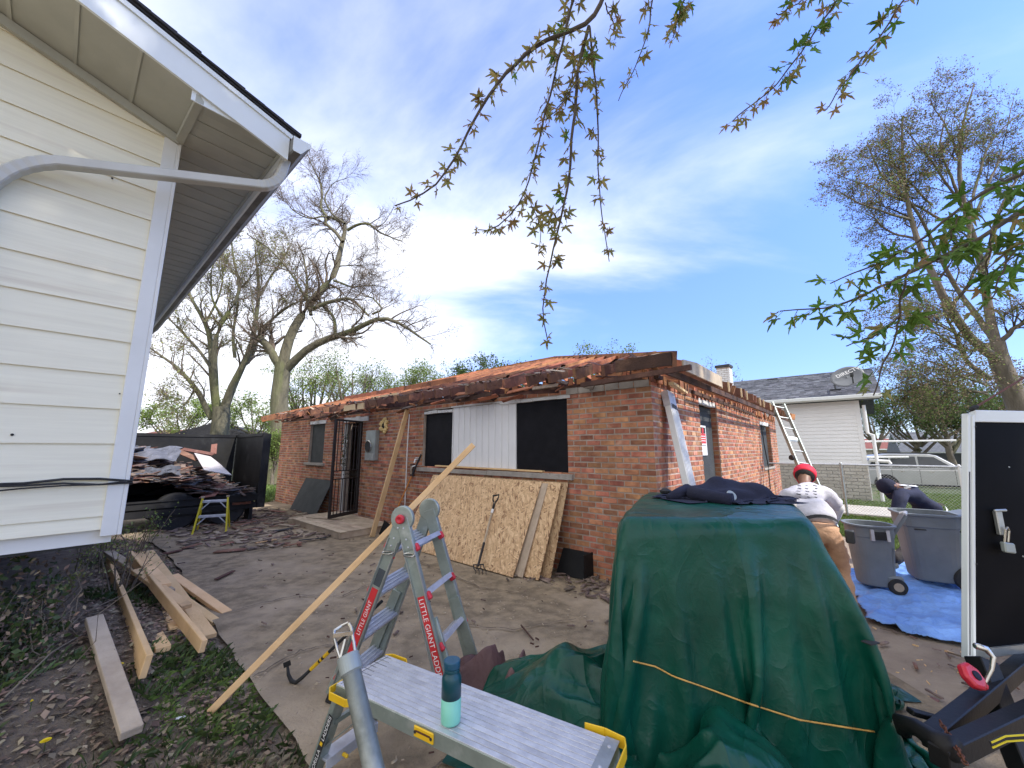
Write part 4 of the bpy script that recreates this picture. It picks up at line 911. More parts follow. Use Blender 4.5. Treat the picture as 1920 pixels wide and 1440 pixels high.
for k, (u, v, L_, w_, a_) in enumerate(((2.1, .8, 1.5, .75, .2), (3.0, .35, 1.4, .6, -.15), (1.9, .2, 1.0, .4, .1))):
    X = (LD*math.cos(a_)+D1*math.sin(a_)); Z = (UP*1+V(.22, -.28, 0)).normalized(); X = (X-Z*X.dot(Z)).normalized(); Y = Z.cross(X); mb = MB(); n_ = 14; base = RP+LD*u+D1*v+UP*(heap(u, v)+.06); rr_ = random.Random(k)
    for i in range(n_+1):
        for j in range(6):
            x = (i/n_-.5)*L_*(1+.06*rr_.uniform(-1, 1)); y = (j/5-.5)*w_*(1+.1*rr_.uniform(-1, 1)); mb.v.append(base+X*x+Y*y+Z*(.035*math.sin(i*1.1+j)+.02*rr_.uniform(-1, 1)))
    for i in range(n_):
        for j in range(5): mb.f.append((i*6+j, (i+1)*6+j, (i+1)*6+j+1, i*6+j+1)); mb.m.append(0)
    o = single('roofing_felt', mb, M['shingle_grey'], ('large grey torn felt sheet at the top of the debris heap', 'weathered grey felt sheet low on the left of the debris heap', 'narrow grey felt strip lying above the trailer rail')[k], 'roofing felt', 'torn felt sheets'); sm = o.modifiers.new('s', 'SOLIDIFY'); sm.thickness = .012
# ================================================================== small yellow step ladder
SA, SB = V(-6.04, 7.77, 0), V(-5.58, 8.02, 0); sw_ = (SB-SA); sbk = V(-sw_.y, sw_.x, 0).normalized(); sx_ = sw_.normalized()
ST = thing('step_ladder', 'small yellow fibreglass step ladder standing in front of the dump trailer', 'step ladder', SA)
TA, TB = SA+sbk*.14+sx_*.07+UP*.66, SB+sbk*.14-sx_*.05+UP*.66
for p, q in ((SA, TA), (SB, TB)): part('side_rail', MB().beam(p, q, .05, .028, sx_), M['yellowfib'], ST)
for p, q in ((SA+sbk*.46, TA+sbk*.03), (SB+sbk*.46, TB+sbk*.03)): part('rear_rail', MB().beam(p, q+UP*-.05, .04, .022, sx_), M['yellowfib'], ST)
for h in (.31, .585):
    p = SA.lerp(TA, h/.66); q = SB.lerp(TB, h/.66); part('step', MB().beam(p+sbk*.035, q+sbk*.035, .085, .045), M['alu_bright'], ST, bev=.004)
    for e, f_ in ((p, 1), (q, -1)): part('brace', MB().beam(e+sx_*.13*f_-UP*.01, e-UP*.14+sx_*.01*f_, .02, .006, sbk), M['alu_bright'], ST)
for p in (SA, SB, SA+sbk*.46, SB+sbk*.46): part('foot', MB().box(p+UP*.012, .055, .04, .024, sx_), M['lumber_grey'], ST)
for p in (TA, TB): part('rail_cap', MB().box(p+UP*.01, .05, .06, .03, sx_), M['lumber_grey'], ST)
# ================================================================== deck at the doorway
DK = thing('plywood_platform', 'low weathered plywood platform on the ground at the open doorway', 'platform', FW(6.6, .6, 0))
part('frame', MB().frame(FW(5.32, .06, .016), D1*2.40, -D2*.04, UP*.10).frame(FW(5.32, 1.10, .016), D1*2.40, -D2*.04, UP*.10).frame(FW(5.32, .10, .016), D1*.04, -D2*1.0, UP*.10).frame(FW(7.68, .10, .016), D1*.04, -D2*1.0, UP*.10).frame(FW(6.4, .10, .016), D1*.04, -D2*1.0, UP*.10), M['lumber_grey'], DK)
for i in range(8):
    q = .06+i*.136; part('board', MB().frame(FW(5.30+random.uniform(-.02, .02), q, .118+random.uniform(0, .004)), D1*(2.42 if i < 5 else random.choice([2.42, 2.2])), -D2*.131, UP*.018), M['lumber_grey'], DK, bev=.003)
single('scrap_board', MB().beam(FW(7.3, .9, .15), FW(6.5, .55, .15), .09, .015), M['lumber_grey'], 'split grey board lying across the plywood platform', 'board')
# leaning black board left of the door
def lean_sheet(name, label, cat, s0, s1, ob, zt, th, mt, otop=.012, group=None, P=FW, extra=None):
    W_s = abs(s1-s0); Ht = math.hypot(ob-otop, zt); mb = MB(); mb.frame(V(-W_s/2, 0, -th/2), V(W_s, 0, 0), V(0, Ht, 0), V(0, 0, th)); me = mesh(mb, V(0, 0, 0), name, M[mt])
    X = (P(s0, 0, 0)-P(s1, 0, 0)).normalized(); Y = (P(s0, otop, zt)-P(s0, ob, 0)).normalized(); Z = X.cross(Y)
    o = P((s0+s1)/2, ob, .022)+Z*(th/2); ob_ = bpy.data.objects.new(name, me); COL.objects.link(ob_); ob_.matrix_world = mat4(o, X, Y, Z)
    ob_['label'] = label; ob_['category'] = cat; 
    if group: ob_['group'] = group
    bevel(ob_, .002); return ob_
lean_sheet('black_board', 'square black board leaning on the brick wall under the small left window', 'board', 8.15, 9.75, .36, .80, .015, 'blackboard')
lean_sheet('osb_sheet', 'large front sheet of tan strand board leaning below the wide window, garden fork on it', 'strand board', 1.60, 4.05, .70, 1.115, .012, 'osb', .08, 'strand board sheets')
lean_sheet('osb_sheet', 'narrow greyish strip of board edge just behind the front strand board sheet', 'strand board', 1.50, 1.72, .63, 1.10, .012, 'lumber_grey', .065, 'strand board sheets')
lean_sheet('osb_sheet', 'orange stained strand board sheet, middle of the leaning stack', 'strand board', 1.29, 3.70, .58, 1.12, .012, 'osb', .045, 'strand board sheets')
lean_sheet('osb_sheet', 'rearmost weathered strand board sheet nearest the house corner', 'strand board', 1.20, 3.60, .46, 1.13, .012, 'osb_old', .012, 'strand board sheets')
# black downspout shoe / splash box by the wall
single('splash_box', MB().prism([FW(1.30, .0, .02), FW(1.30, .20, .02), FW(1.30, .03, .30), FW(1.30, .0, .30)], -D1*.42).frame(FW(.88, .0, .02), -D1*.012, -D2*.22, UP*.29), M['steelblack'], 'dark sheet metal box leaning at the foot of the brick wall by the strand boards', 'metal box')
# tall 2x4 against the wall, long plank across the ladder
single('leaning_stud', MB().beam(FW(5.08, .64, .014), FW(5.04, .03, 2.40), .09, .038, D1), M['lumber'], 'tall pale stud leaning upright on the brick wall right of the doorway', 'stud', bev=.002)
# garden fork
FK = thing('garden_fork', 'four-tined garden fork with black D-handle leaning on the strand board', 'garden fork', FW(1.99, .86, 0))
fa, fb = FW(2.12, .80, .10), FW(2.33, .28, .82); fd = (fb-fa).normalized(); fs = (D1-fd*D1.dot(fd)).normalized()
part('shaft', MB().tube([fa+fd*.08, fa.lerp(fb, .3), fb], [.012, .014, .015], 8), M['lumber_grey'], FK, smooth=True)
part('socket', MB().tube([fa-fd*.02, fa+fd*.30], [.016, .017], 8), M['iron'], FK)
part('collar', MB().tube([fb-fd*.17, fb-fd*.11], .019, 8), M['white'], FK)
mb = MB().tube([fb-fd*.11, fb-fd*.02], .018, 8)
mb.tube([fb-fd*.02, fb+fd*.05+fs*.045, fb+fd*.12+fs*.055], .011, 8); mb.tube([fb-fd*.02, fb+fd*.05-fs*.045, fb+fd*.12-fs*.055], .011, 8); mb.tube([fb+fd*.12+fs*.06, fb+fd*.12-fs*.06], .014, 8)
part('handle', mb, M['rubber'], FK, smooth=True)
part('crossbar', MB().tube([fa+fs*.09, fa-fs*.09], .009, 6), M['iron'], FK)
fwd = (-D2*.6-UP*.5).normalized()
for k in range(4):
    o = fs*(.085-.0567*k); b0 = fa+o; tip = FW(1.99, .86, .018)+fs*(.085-.0567*k)+(-D2)*.02
    part('tine', MB().tube([b0, b0.lerp(tip, .3)+fwd*.005, b0.lerp(tip, .7)-fwd*.018, tip], [.007, .007, .006, .003], 6), M['iron'], FK)
# shovel / broom with orange handle
SH = thing('orange_handled_tool', 'long tool with orange shaft and black grip leaning on the brick wall behind the ladder', 'tool', FW(4.75, .4, 0))
p0, p1 = FW(4.92, .45, .06), FW(4.52, .03, 1.50); part('shaft', MB().tube([p0, p0.lerp(p1, .72)], .014, 8), M['orangehandle'], SH); part('grip', MB().tube([p0.lerp(p1, .72), p1], .018, 8), M['rubber'], SH); part('blade', MB().beam(FW(4.98, .50, .015), FW(4.92, .44, .26), .2, .012, -D2), M['steelblack'], SH)
# ================================================================== side wall things
A_, B_ = SW(.42, .045, 2.30), SW(.10, .52, .02); XX = (A_-B_).normalized(); YY = (D2-XX*D2.dot(XX)).normalized(); ZZ = XX.cross(YY)
CP = thing('channel_bundle', 'long white ribbed carton leaning on the sunlit side wall near the corner', 'carton', B_)
part('body', MB().box((A_+B_)/2, (A_-B_).length, .215, .075, XX, YY, ZZ), M['white'], CP, bev=.004)
for k in range(5): part('rib', MB().box((A_+B_)/2-XX*.08+YY*(-.086+.043*k)+ZZ*(-.040 if ZZ.dot(D1) > 0 else .040), (A_-B_).length-.3, .018, .012, XX, YY, ZZ), M['white'], CP)
part('end_cap', MB().box(A_-XX*.09, .2, .225, .085, XX, YY, ZZ), M['alu_bright'], CP)
for k in range(4): part('slot', MB().box(A_-XX*.19+YY*(-.07+.046*k)+ZZ*(-.046 if ZZ.dot(D1) > 0 else .046), .06, .012, .006, XX, YY, ZZ), M['rubber'], CP)
part('blue_mark', MB().box(A_.lerp(B_, .60)-YY*.09+ZZ*(-.042 if ZZ.dot(D1) > 0 else .042), .12, .03, .002, XX, YY, ZZ), M['bluetarp'], CP)
# notice on the side door
ns = thing('notice_sign', 'white and red notice sign taped to the boarded side door', 'sign', SW(2.1, -.08, 1.4))
part('sheet', MB().frame(SW(2.06, -.083, 1.50), D2*.38, -D1*.004, UP*.48), M['white'], ns); part('red_band', MB().frame(SW(2.10, -.079, 1.69), D2*.30, -D1*.003, UP*.16), M['stickerred'], ns); part('header', MB().frame(SW(2.10, -.079, 1.855), D2*.30, -D1*.003, UP*.095), M['rubber'], ns); part('emblem', MB().lathe([(.05, 0), (.05, .004)], SW(2.25, -.077, 1.895), -D1, 14).frame(SW(2.20, -.077, 1.86), D2*.10, -D1*.004, UP*.04), M['stickerred'], ns)
for k in range(3):
    part('text_line', MB().frame(SW(2.13, -.0755, 1.80-.037*k), D2*.24, -D1*.002, UP*.012), M['white'], ns)
part('text_line', MB().frame(SW(2.12, -.078, 1.655), D2*.26, -D1*.002, UP*.008), M['rubber'], ns)
# extension ladder against the side eave
EL = thing('extension_ladder', 'aluminium extension ladder leaning on the side eave by the white neighbour house', 'ladder', SW(5.9, 1.2, 0))
top, bot = SW(7.05, .40, 2.72), SW(5.9, 1.2, 0); ld = (top-bot).normalized(); hw_ = (D2*.8-D1*.6).normalized(); lw = (hw_-ld*hw_.dot(ld)).normalized(); ln = ld.cross(lw)
for k in (-1, 1): part('rail', MB().beam(bot+lw*k*.16, top+lw*k*.16, .028, .08, ln if abs(ln.z) < .9 else UP), M['alu_green'], EL)
L_ = (top-bot).length; q = .25
while q < L_-.1: part('rung', MB().tube([bot+ld*q-lw*.16, bot+ld*q+lw*.16], .015, 8), M['alu'], EL); q += .30
for k in (-1, 1): part('foot', MB().box(bot+lw*k*.16+UP*.02, .1, .06, .04, D2), M['rubber'], EL)
part('pulley', MB().lathe([(.06, -.02), (.06, .02)], bot+ld*1.55-lw*.24, lw, 12), M['rubber'], EL); part('rung_lock', MB().box(top-ld*1.0, .08, .36, .04, ld, lw), M['alu'], EL)
# ================================================================== chain-link fence
FA = V(9.72, 8.60, 0)
def FP(s, z=0): return FA+D1*s+UP*z
FE = thing('chain_link_fence', 'galvanised chain-link fence with white posts between the yard and the sidewalk', 'fence', FA)
part('top_rail', MB().tube([FP(-5, 1.22), FP(9, 1.22)], .021, 8), M['alu_bright'], FE)
for s in (-4.3, -2.0, .08, 2.05, 4.3, 6.4, 8.6): part('post', MB().tube([FP(s, -.1), FP(s, 1.24)], .026, 10).lathe([(.03, 0), (.028, .02), (.012, .04)], FP(s, 1.235), UP, 10), M['white' if s in (.08,) else 'alu'], FE)
mb = MB(); H_ = 1.16; st_ = .062; n_ = int(14/st_)
for k in range(-int(H_/st_), n_):
    for sg in (1, -1):
        s0 = -5+k*st_; pts = []
        a, b = (s0, .04), (s0+H_, .04+H_)
        if sg < 0: a, b = (s0, .04+H_), (s0+H_, .04)
        # clip to the fence span
        t0 = max(0, (-5-a[0])/(b[0]-a[0])); t1 = min(1, (9-a[0])/(b[0]-a[0]))
        if t1-t0 < .02: continue
        P_ = [FP(a[0]+(b[0]-a[0])*t, a[1]+(b[1]-a[1])*t)+D2*(.0025*sg) for t in (t0, t1)]
        d = (P_[1]-P_[0]).normalized(); u = D2; w = d.cross(u).normalized(); r = .0021; b0 = len(mb.v)
        for p in P_:
            for (x, y) in ((1, 0), (-.5, .87), (-.5, -.87)): mb.v.append(p+u*x*r+w*y*r)
        for j in range(3): mb.f.append((b0+j, b0+(j+1) % 3, b0+3+(j+1) % 3, b0+3+j)); mb.m.append(0)
part('mesh', mb, M['alu_bright'], FE, kind='stuff')
single('gate_pole', MB().tube([FP(2.9, 0)+D2*5, FP(2.9, 1.9)+D2*5], .035, 10).tube([FP(2.9, 1.85)+D2*5, FP(-.6, 1.86)+D2*5.2], .03, 8).tube([FP(.5, 1.35)+D2*5, FP(2.9, 1.3)+D2*5], .03, 8), M['white'], 'white pipe frame beside the neighbour house corner behind the fence', 'pipe frame')
# ================================================================== parked car
CA = thing('parked_car', 'silver SUV parked beyond the chain-link fence, seen from its side', 'car', V(18.6, 16.6, -.42))
cX = V(.86, -.51, 0).normalized(); cY = V(.51, .86, 0).normalized(); cO = at(1735, 842, 17.6); cO.z = -.34
def CR(x, y, z): return cO+cX*x+cY*y+UP*z           # x forward (right), y away, z up
prof_body = [(-2.35,.38),(-2.38,.75),(-2.33,1.0),(-2.2,1.05),(1.05,1.05),(1.9,.98),(2.25,.88),(2.38,.70),(2.36,.35),(1.95,.30),(-2.1,.30)]
def extr(prof, y0, y1, inset=0):
    mb = MB(); n = len(prof); mb.v = [CR(x, y0, z) for x, z in prof]+[CR(x, y1, z) for x, z in prof]
    mb.f = [tuple(range(n)), tuple(reversed(range(n, 2*n)))]+[(i, n+i, n+(i+1) % n, (i+1) % n) for i in range(n)]; mb.m = [0]*len(mb.f); return mb
part('body', extr(prof_body, 0, 1.85), M['carpaint'], CA, bev=.05)
cab = [(-2.22,1.04),(-1.85,1.62),(-1.2,1.72),(.1,1.72),(.35,1.66),(1.12,1.04)]
mb = MB(); n = len(cab); mb.v = [CR(x, .04, z) if z < 1.1 else CR(x, .16, z) for x, z in cab]+[CR(x, 1.81, z) if z < 1.1 else CR(x, 1.69, z) for x, z in cab]
mb.f = [tuple(range(n)), tuple(reversed(range(n, 2*n)))]+[(i, n+i, n+(i+1) % n, (i+1) % n) for i in range(n)]; mb.m = [0]*len(mb.f)
cb_ = part('cabin', mb, M['carpaint'], CA, bev=.03)
def win(pts, nm='side_window'):
    # on the slanted cabin side: y from .04 at z=1.04 to .16 at z=1.66
    f = lambda z: .04+(z-1.04)/(.62)*.12-.012
    mb = MB(); mb.prism([CR(x, f(z), z) for x, z in pts], -cY*.006); return part(nm, mb, M['glass'], cb_)
win([(-2.0,1.12),(-1.72,1.56),(-1.25,1.61),(-1.25,1.12)]); win([(-1.17,1.12),(-1.17,1.61),(-.35,1.61),(-.35,1.12)]); win([(-.27,1.12),(-.27,1.61),(.25,1.59),(.82,1.12)])
part('windscreen', MB().prism([CR(.41,.22,1.62), CR(.41,1.62,1.62), CR(1.06,1.74,1.10), CR(1.06,.12,1.10)], cX*.03+UP*.03), M['windowglass'], cb_)
for x in (-1.45, 1.45):
    part('wheel_arch', MB().lathe([(.43, 0), (.43, .012)], CR(x, -.012, .38), cY, 24), M['rubber'], CA)
    for y in (-.02, 1.65):
        w = part('wheel', MB().lathe([(.2, 0), (.35, 0), (.37, .03), (.37, .18), (.35, .2), (.2, .2)], CR(x, y, .36), cY, 24), M['rubber'], CA); part('rim', MB().lathe([(.22, -.012), (.22, .01)], CR(x, y, .36), cY, 16), M['alu'], w)
for x in (-1.22, -.30, .80): part('door_seam', MB().frame(CR(x, -.006, .42), cX*.012, cY*.01, UP*.62), M['rubber'], CA)
for x in (-.95, .0): part('door_handle', MB().frame(CR(x, -.025, .93), cX*.16, cY*.03, UP*.03), M['chrome'], CA)
part('side_trim', MB().frame(CR(-1.0, -.012, .33), cX*2.0, cY*.02, UP*.07), M['rubber'], CA); part('roof_rail', MB().tube([CR(-1.7, .3, 1.70), CR(-1.3, .3, 1.77), CR(.0, .3, 1.77), CR(.3, .3, 1.70)], .02, 6), M['rubber'], CA); part('mirror', MB().frame(CR(.75, -.18, 1.10), cX*.12, cY*.18, UP*.14), M['carpaint'], CA, bev=.02)
part('headlight', MB().frame(CR(2.12, -.01, .72), cX*.2, cY*.05, UP*.14), M['windowglass'], CA); part('tail_light', MB().frame(CR(-2.36, -.01, .8), cX*.12, cY*.05, UP*.25), M['stickerred'], CA)
single('red_car_roof', MB().prism([at(1738, 862, 26), at(1762, 853, 26), at(1766, 862, 26), at(1760, 868, 26)], V(1.2, 1.0, 0)), M['stickerred'], 'small red and white vehicle roof visible behind the silver SUV', 'vehicle')
# ================================================================== blue tarpaulin on the ground
poly = [gnd(1590, 1095), gnd(1625, 1165), gnd(1700, 1192), gnd(1815, 1212), gnd(1900, 1195), gnd(1900, 1090), gnd(1800, 1062), gnd(1640, 1062), gnd(1560, 1075)]
def inpoly(x, y, P):
    ins = np.zeros(np.shape(x), bool); n = len(P)
    for i in range(n):
        a, b = P[i], P[(i+1) % n]
        cnd = ((a.y > y) != (b.y > y)) & (x < (b.x-a.x)*(y-a.y)/(b.y-a.y+1e-9)+a.x); ins ^= cnd
    return ins
def bt_z(x, y):
    rg = 1-np.abs(n2d(x*1.0+y*.3, y*2.6, 3.6, 31)); rg2 = 1-np.abs(n2d(x*1.6-y, y*3, 7.5, 33))
    return GZ(x, y)+.018+.075*np.clip(rg-.55, 0, 1)**1.5*2.0+.035*np.clip(rg2-.5, 0, 1)*1.2+.006*n2d(x, y, 30, 35)
me = grid_mesh(2.6, 7.2, 3.2, 6.4, 250, 180, bt_z, 'blue_tarp', [M['bluetarp']], True, keep=lambda x, y: inpoly(x+.05*n2d(y, x, 6, 36), y+.06*n2d(x, y, 5, 37), poly))
o = link('blue_tarp', me, 'wrinkled blue tarpaulin spread on the ground under the grey bins', 'tarpaulin'); sm = o.modifiers.new('s', 'SOLIDIFY'); sm.thickness = .004
# ================================================================== grey wheeled bins
def bin_(name, label, c, r0, r1, H, rot, sq=2.0, tilt=0):
    t = thing(name, label, 'bin', c, 'grey waste bins'); mb = MB(); n = 40; f = V(math.cos(rot), math.sin(rot), 0); s_d = V(-math.sin(rot), math.cos(rot), 0)
    def ring(r, z, k=1.0):
        P = []
        for j in range(n):
            a = 2*math.pi*j/n; ca, sa = math.cos(a), math.sin(a); q = (abs(ca)**sq+abs(sa)**sq)**(-1/sq); P.append(Vector(c)+f*(ca*q*r)+s_d*(sa*q*r)+UP*(z+tilt*(-ca)*r*k*z/H))
        return P
    prof = [(r0*.96, .035), (r0, .05), (r0+(r1-r0)*.45, H*.48), (r0+(r1-r0)*.80, H*.80), (r1*.985, H*.81), (r1, H*.97), (r1+.022, H*.97), (r1+.024, H), (r1-.012, H), (r1-.015, H*.8), (r0-.01, .07)]
    for (r, z) in prof: mb.v += ring(r, z)
    for i in range(len(prof)-1):
        for j in range(n): mb.f.append((i*n+j, i*n+(j+1) % n, (i+1)*n+(j+1) % n, (i+1)*n+j)); mb.m.append(0)
    mb.f.append(tuple(reversed(range(n)))); mb.f.append(tuple((len(prof)-1)*n+j for j in range(n))); mb.m += [0, 0]
    part('tub', mb, M['bin'], t, bev=.003); return t, f, s_d
b1, f1, s1 = bin_('wheeled_bin', 'smaller round grey bin with hinged handle standing on the blue tarpaulin', V(4.20, 4.84, .04), .165, .215, .70, R(-25), 2.6)
cc = V(4.20, 4.84, .04)
hx = V(.93, -.36, 0); hy = V(-.36, -.93, 0).normalized()
part('handle', MB().chan(cc+hx*.20+UP*.60, cc+hx*.34+UP*.82, .10, .03, .012, hx), M['bin'], b1); part('grip', MB().tube([cc+hx*.34+UP*.82-hy*.05, cc+hx*.37+UP*.84, cc+hx*.34+UP*.82+hy*.05], .018, 8), M['white'], b1)
for k in (-1, 1): part('bracket', MB().box(cc+hy*.215+hx*(.02+.07*k)+UP*.60, .03, .04, .12, hx), M['alu_bright'], b1)
part('side_handle', MB().box(cc+hy*.222+hx*.02+UP*.595, .11, .02, .085, hx), M['rubber'], b1)
for q, sd_ in ((hy*.17, 1), (-hy*.17, -1)):
    w = part('wheel', MB().lathe([(.03, -.022), (.078, -.022), (.085, -.012), (.085, .012), (.078, .022), (.03, .022)], cc+hx*.13+q+UP*.058, hy, 20), M['rubber'], b1); part('hub', MB().lathe([(.045, -.026), (.045, .026)], cc+hx*.13+q+UP*.058, hy, 12), M['lumber_grey'], w)
part('wheel_arch', MB().box(cc+hx*.12+hy*.15+UP*.10, .16, .05, .13, hx), M['bin'], b1, bev=.02); part('rib', MB().beam(cc+hx*.15+hy*.165+UP*.46, cc+hx*.11+hy*.145+UP*.16, .012, .012).beam(cc+hx*.02+hy*.20+UP*.52, cc+hx*.15+hy*.165+UP*.46, .012, .012), M['bin'], b1)
b2, f2, s2 = bin_('wheeled_bin', 'larger square grey bin with spout lip beside the man in navy', V(5.06, 5.02, .04), .205, .27, .80, R(-30), 4.5)
cc = V(5.06, 5.02, .04)
part('handle', MB().prism([cc+hx*.26+hy*.22+UP*.74, cc+hx*.44+hy*.18+UP*.80, cc+hx*.44-hy*.18+UP*.80, cc+hx*.26-hy*.24+UP*.74], UP*.03), M['bin'], b2)
for k in range(5): part('handle_web', MB().box(cc+hx*.35+hy*(.18-.09*k)+UP*.74, .14, .012, .07, hx), M['bin'], b2)
for q in (hy*.22, -hy*.22):
    w = part('wheel', MB().lathe([(.04, -.03), (.115, -.03), (.125, -.015), (.125, .015), (.115, .03), (.04, .03)], cc+hx*.20+q+UP*.095, hy, 24), M['rubber'], b2); part('hub', MB().lathe([(.03, -.036), (.03, .036)], cc+hx*.20+q+UP*.095, hy, 12), M['alu'], w)
part('axle', MB().tube([cc+hx*.20+hy*.22+UP*.095, cc+hx*.20-hy*.22+UP*.095], .012, 8), M['alu'], b2)
part('wheel_housing', MB().box(cc+hx*.16+hy*.19+UP*.17, .28, .05, .14, hx), M['rubber'], b2, bev=.02)
part('band', MB().box(cc+hy*.236+UP*.62, .42, .012, .012, hx), M['rubber'], b2)
# ================================================================== cloth settled by a small position-based solver
def drape(P, collide, steps=120, iters=6, grav=-.0022, bend=.35, damp=.985, rest=None, fric=.6, shear=.5):
    P = P.copy(); Q = P.copy(); nx, ny = P.shape[:2]; rest = P if rest is None else rest
    def pairs():
        L = []
        for dx, dy, st in ((1,0,1.0),(0,1,1.0),(1,1,shear),(1,-1,shear),(2,0,bend),(0,2,bend)):
            if dy < 0: A = (slice(0, nx-dx), slice(-dy, ny)); B = (slice(dx, nx), slice(0, ny+dy))
            else: A = (slice(0, nx-dx), slice(0, ny-dy)); B = (slice(dx, nx), slice(dy, ny))
            ax = 0 if dx else 1; k = max(dx, abs(dy)) if dx != 1 or dy == 0 else 1
            n_ = nx-dx if ax == 0 else ny-abs(dy)
            for ph in range(2):
                idx = np.arange(n_); idx = idx[(idx//k) % 2 == ph]
                if ax == 0: a = (idx, A[1]); b = (idx+dx, B[1])
                else: a = (A[0], idx); b = (B[0], idx+dy)
                r = np.linalg.norm(rest[b]-rest[a], axis=-1, keepdims=True); L.append((a, b, r, st))
        return L
    PR = pairs()
    for s in range(steps):
        vel = (P-Q)*damp; Q = P.copy(); P = P+vel; P[..., 2] += grav
        for it in range(iters):
            for a, b, r, st in PR:
                pa = P[a]; pb = P[b]; d = pb-pa; l = np.sqrt((d*d).sum(-1, keepdims=True))+1e-9
                c = d*((l-r)/l*.5*st); P[a] = pa+c; P[b] = pb-c
            P, m = collide(P, s/steps)
        Q = np.where(m[..., None], Q+(P-Q)*fric, Q)
    return P
def cloth_obj(P, name, mats, thick=.003, sub=1):
    nx, ny = P.shape[:2]; i = np.arange(nx-1)[:, None]*ny + np.arange(ny-1)[None]
    F = np.stack([i, i+ny, i+ny+1, i+1], -1).reshape(-1, 4)
    off = Vector((float(P[..., 0].mean()), float(P[..., 1].mean()), 0)); me = npmesh(name, P.reshape(-1, 3)-np.array(off), F, mats, True)
    o = bpy.data.objects.new(name, me); COL.objects.link(o); o.location = off; WLOC[o.name] = off
    if sub: subs(o, sub)
    return o
# ---- the covered block
BL_, NL_, NR_, BR_ = V(1.12, 3.43, 0), V(.53, 2.09, 0), V(1.52, 2.04, 0), V(2.07, 3.02, 0)
HB = 1.235; quad_ = [NL_, NR_, BR_, BL_]
tap = [.05, .26, .05, .06]      # how far each side bulges outwards at the ground: near, right, back, left
PIN = None
def block_col(P, ph=1.0):
    m = np.zeros(P.shape[:2], bool); z = P[..., 2]; ds = []; Ns = []
    for k in range(4):
        a, b = quad_[k], quad_[(k+1) % 4]; e = (b-a).normalized(); n_ = (e.y, -e.x)
        d = (P[..., 0]-a.x)*n_[0]+(P[..., 1]-a.y)*n_[1] - tap[k]*np.clip(1-z/HB, 0, 1)**1.1
        ds.append(d); Ns.append(n_)
    ds = np.stack(ds, -1); top = z-HB; pen = np.concatenate([ds, top[..., None]], -1); inside = (pen < .012).all(-1)
    k = pen.argmax(-1); amt = .012-pen.max(-1)
    P = P.copy()
    for q in range(4):
        mm = inside & (k == q); P[..., 0] = np.where(mm, P[..., 0]+Ns[q][0]*amt, P[..., 0]); P[..., 1] = np.where(mm, P[..., 1]+Ns[q][1]*amt, P[..., 1])
    mm = inside & (k == 4); P[..., 2] = np.where(mm, P[..., 2]+amt, P[..., 2]); m |= inside
    if ph > .55:      # the string draws the cloth in low down
        band = (P[..., 2] > .10) & (P[..., 2] < .30); mx_ = ds.max(-1); kk = ds.argmax(-1); ex = np.clip(mx_-.05, 0, .08)*band*.8
        for q in range(4):
            P[..., 0] -= np.where(kk == q, ex*Ns[q][0], 0); P[..., 1] -= np.where(kk == q, ex*Ns[q][1], 0)
    g0 = P[..., 2] < .03; P[..., 2] = np.where(g0, .03, P[..., 2]); m |= g0
    if PIN is not None and P.shape[:2] == PIN[0].shape: P[PIN[0]] = PIN[1]
    return P, m
nx, ny = 118, 122
ang = -.05; ax_ = np.array([math.cos(ang), math.sin(ang)]); ay_ = np.array([-math.sin(ang), math.cos(ang)])
U, W2 = np.meshgrid(np.linspace(-1.95, 2.15, nx), np.linspace(-2.05, 1.75, ny), indexing='ij')
P0 = np.zeros((nx, ny, 3)); P0[..., 0] = 1.33+U*ax_[0]+W2*ay_[0]; P0[..., 1] = 2.66+U*ax_[1]+W2*ay_[1]; P0[..., 2] = HB+.03+.012*n2d(U, W2, 5, 41)
dq = np.full(P0.shape[:2], 9.0)
for k_ in range(4):
    a_, b_ = quad_[k_], quad_[(k_+1) % 4]; e_ = (b_-a_).normalized(); dq = np.minimum(dq, -((P0[..., 0]-a_.x)*e_.y-(P0[..., 1]-a_.y)*e_.x))
pm_k = dq > .02; pp_ = P0[pm_k].copy(); pp_[:, 2] = HB+.016+.004*n2d(pp_[:, 0], pp_[:, 1], 9, 46); PIN = (pm_k, pp_)
P0[..., 2] = np.where(pm_k, HB+.016, HB+.016+.03*n2d(U, W2, 9, 47)*np.clip(-dq*2, 0, 1))
P1 = drape(P0, block_col, steps=190, iters=11, grav=-.0035, bend=.06, shear=.7, rest=P0*1.06); PIN = None
P1 += (np.stack([np.abs(n2d(U*1.5+W2, W2*.8, 3, 142))*1.0, np.abs(n2d(U, W2*1.4, 3.4, 143)), np.abs(n2d(U*1.2, W2, 3.4, 144))], -1)-.3)*.030*np.where(dq > .02, .08, 1)[..., None]
P1 += (np.stack([n2d(U, W2, 17, 42), n2d(U, W2, 15, 43), n2d(U, W2, 19, 44)], -1))*.003
GT = cloth_obj(P1, 'green_tarp', M['tarp']); GT['label'] = 'dark green tarpaulin draped over a chest-high block and tied with string'; GT['category'] = 'tarpaulin'
part('covered_block', MB().prism([p.lerp(V(1.31, 2.64, 0), .12)+V(0, 0, .02) for p in quad_], UP*(HB-.10)), M['darkwood'], GT)
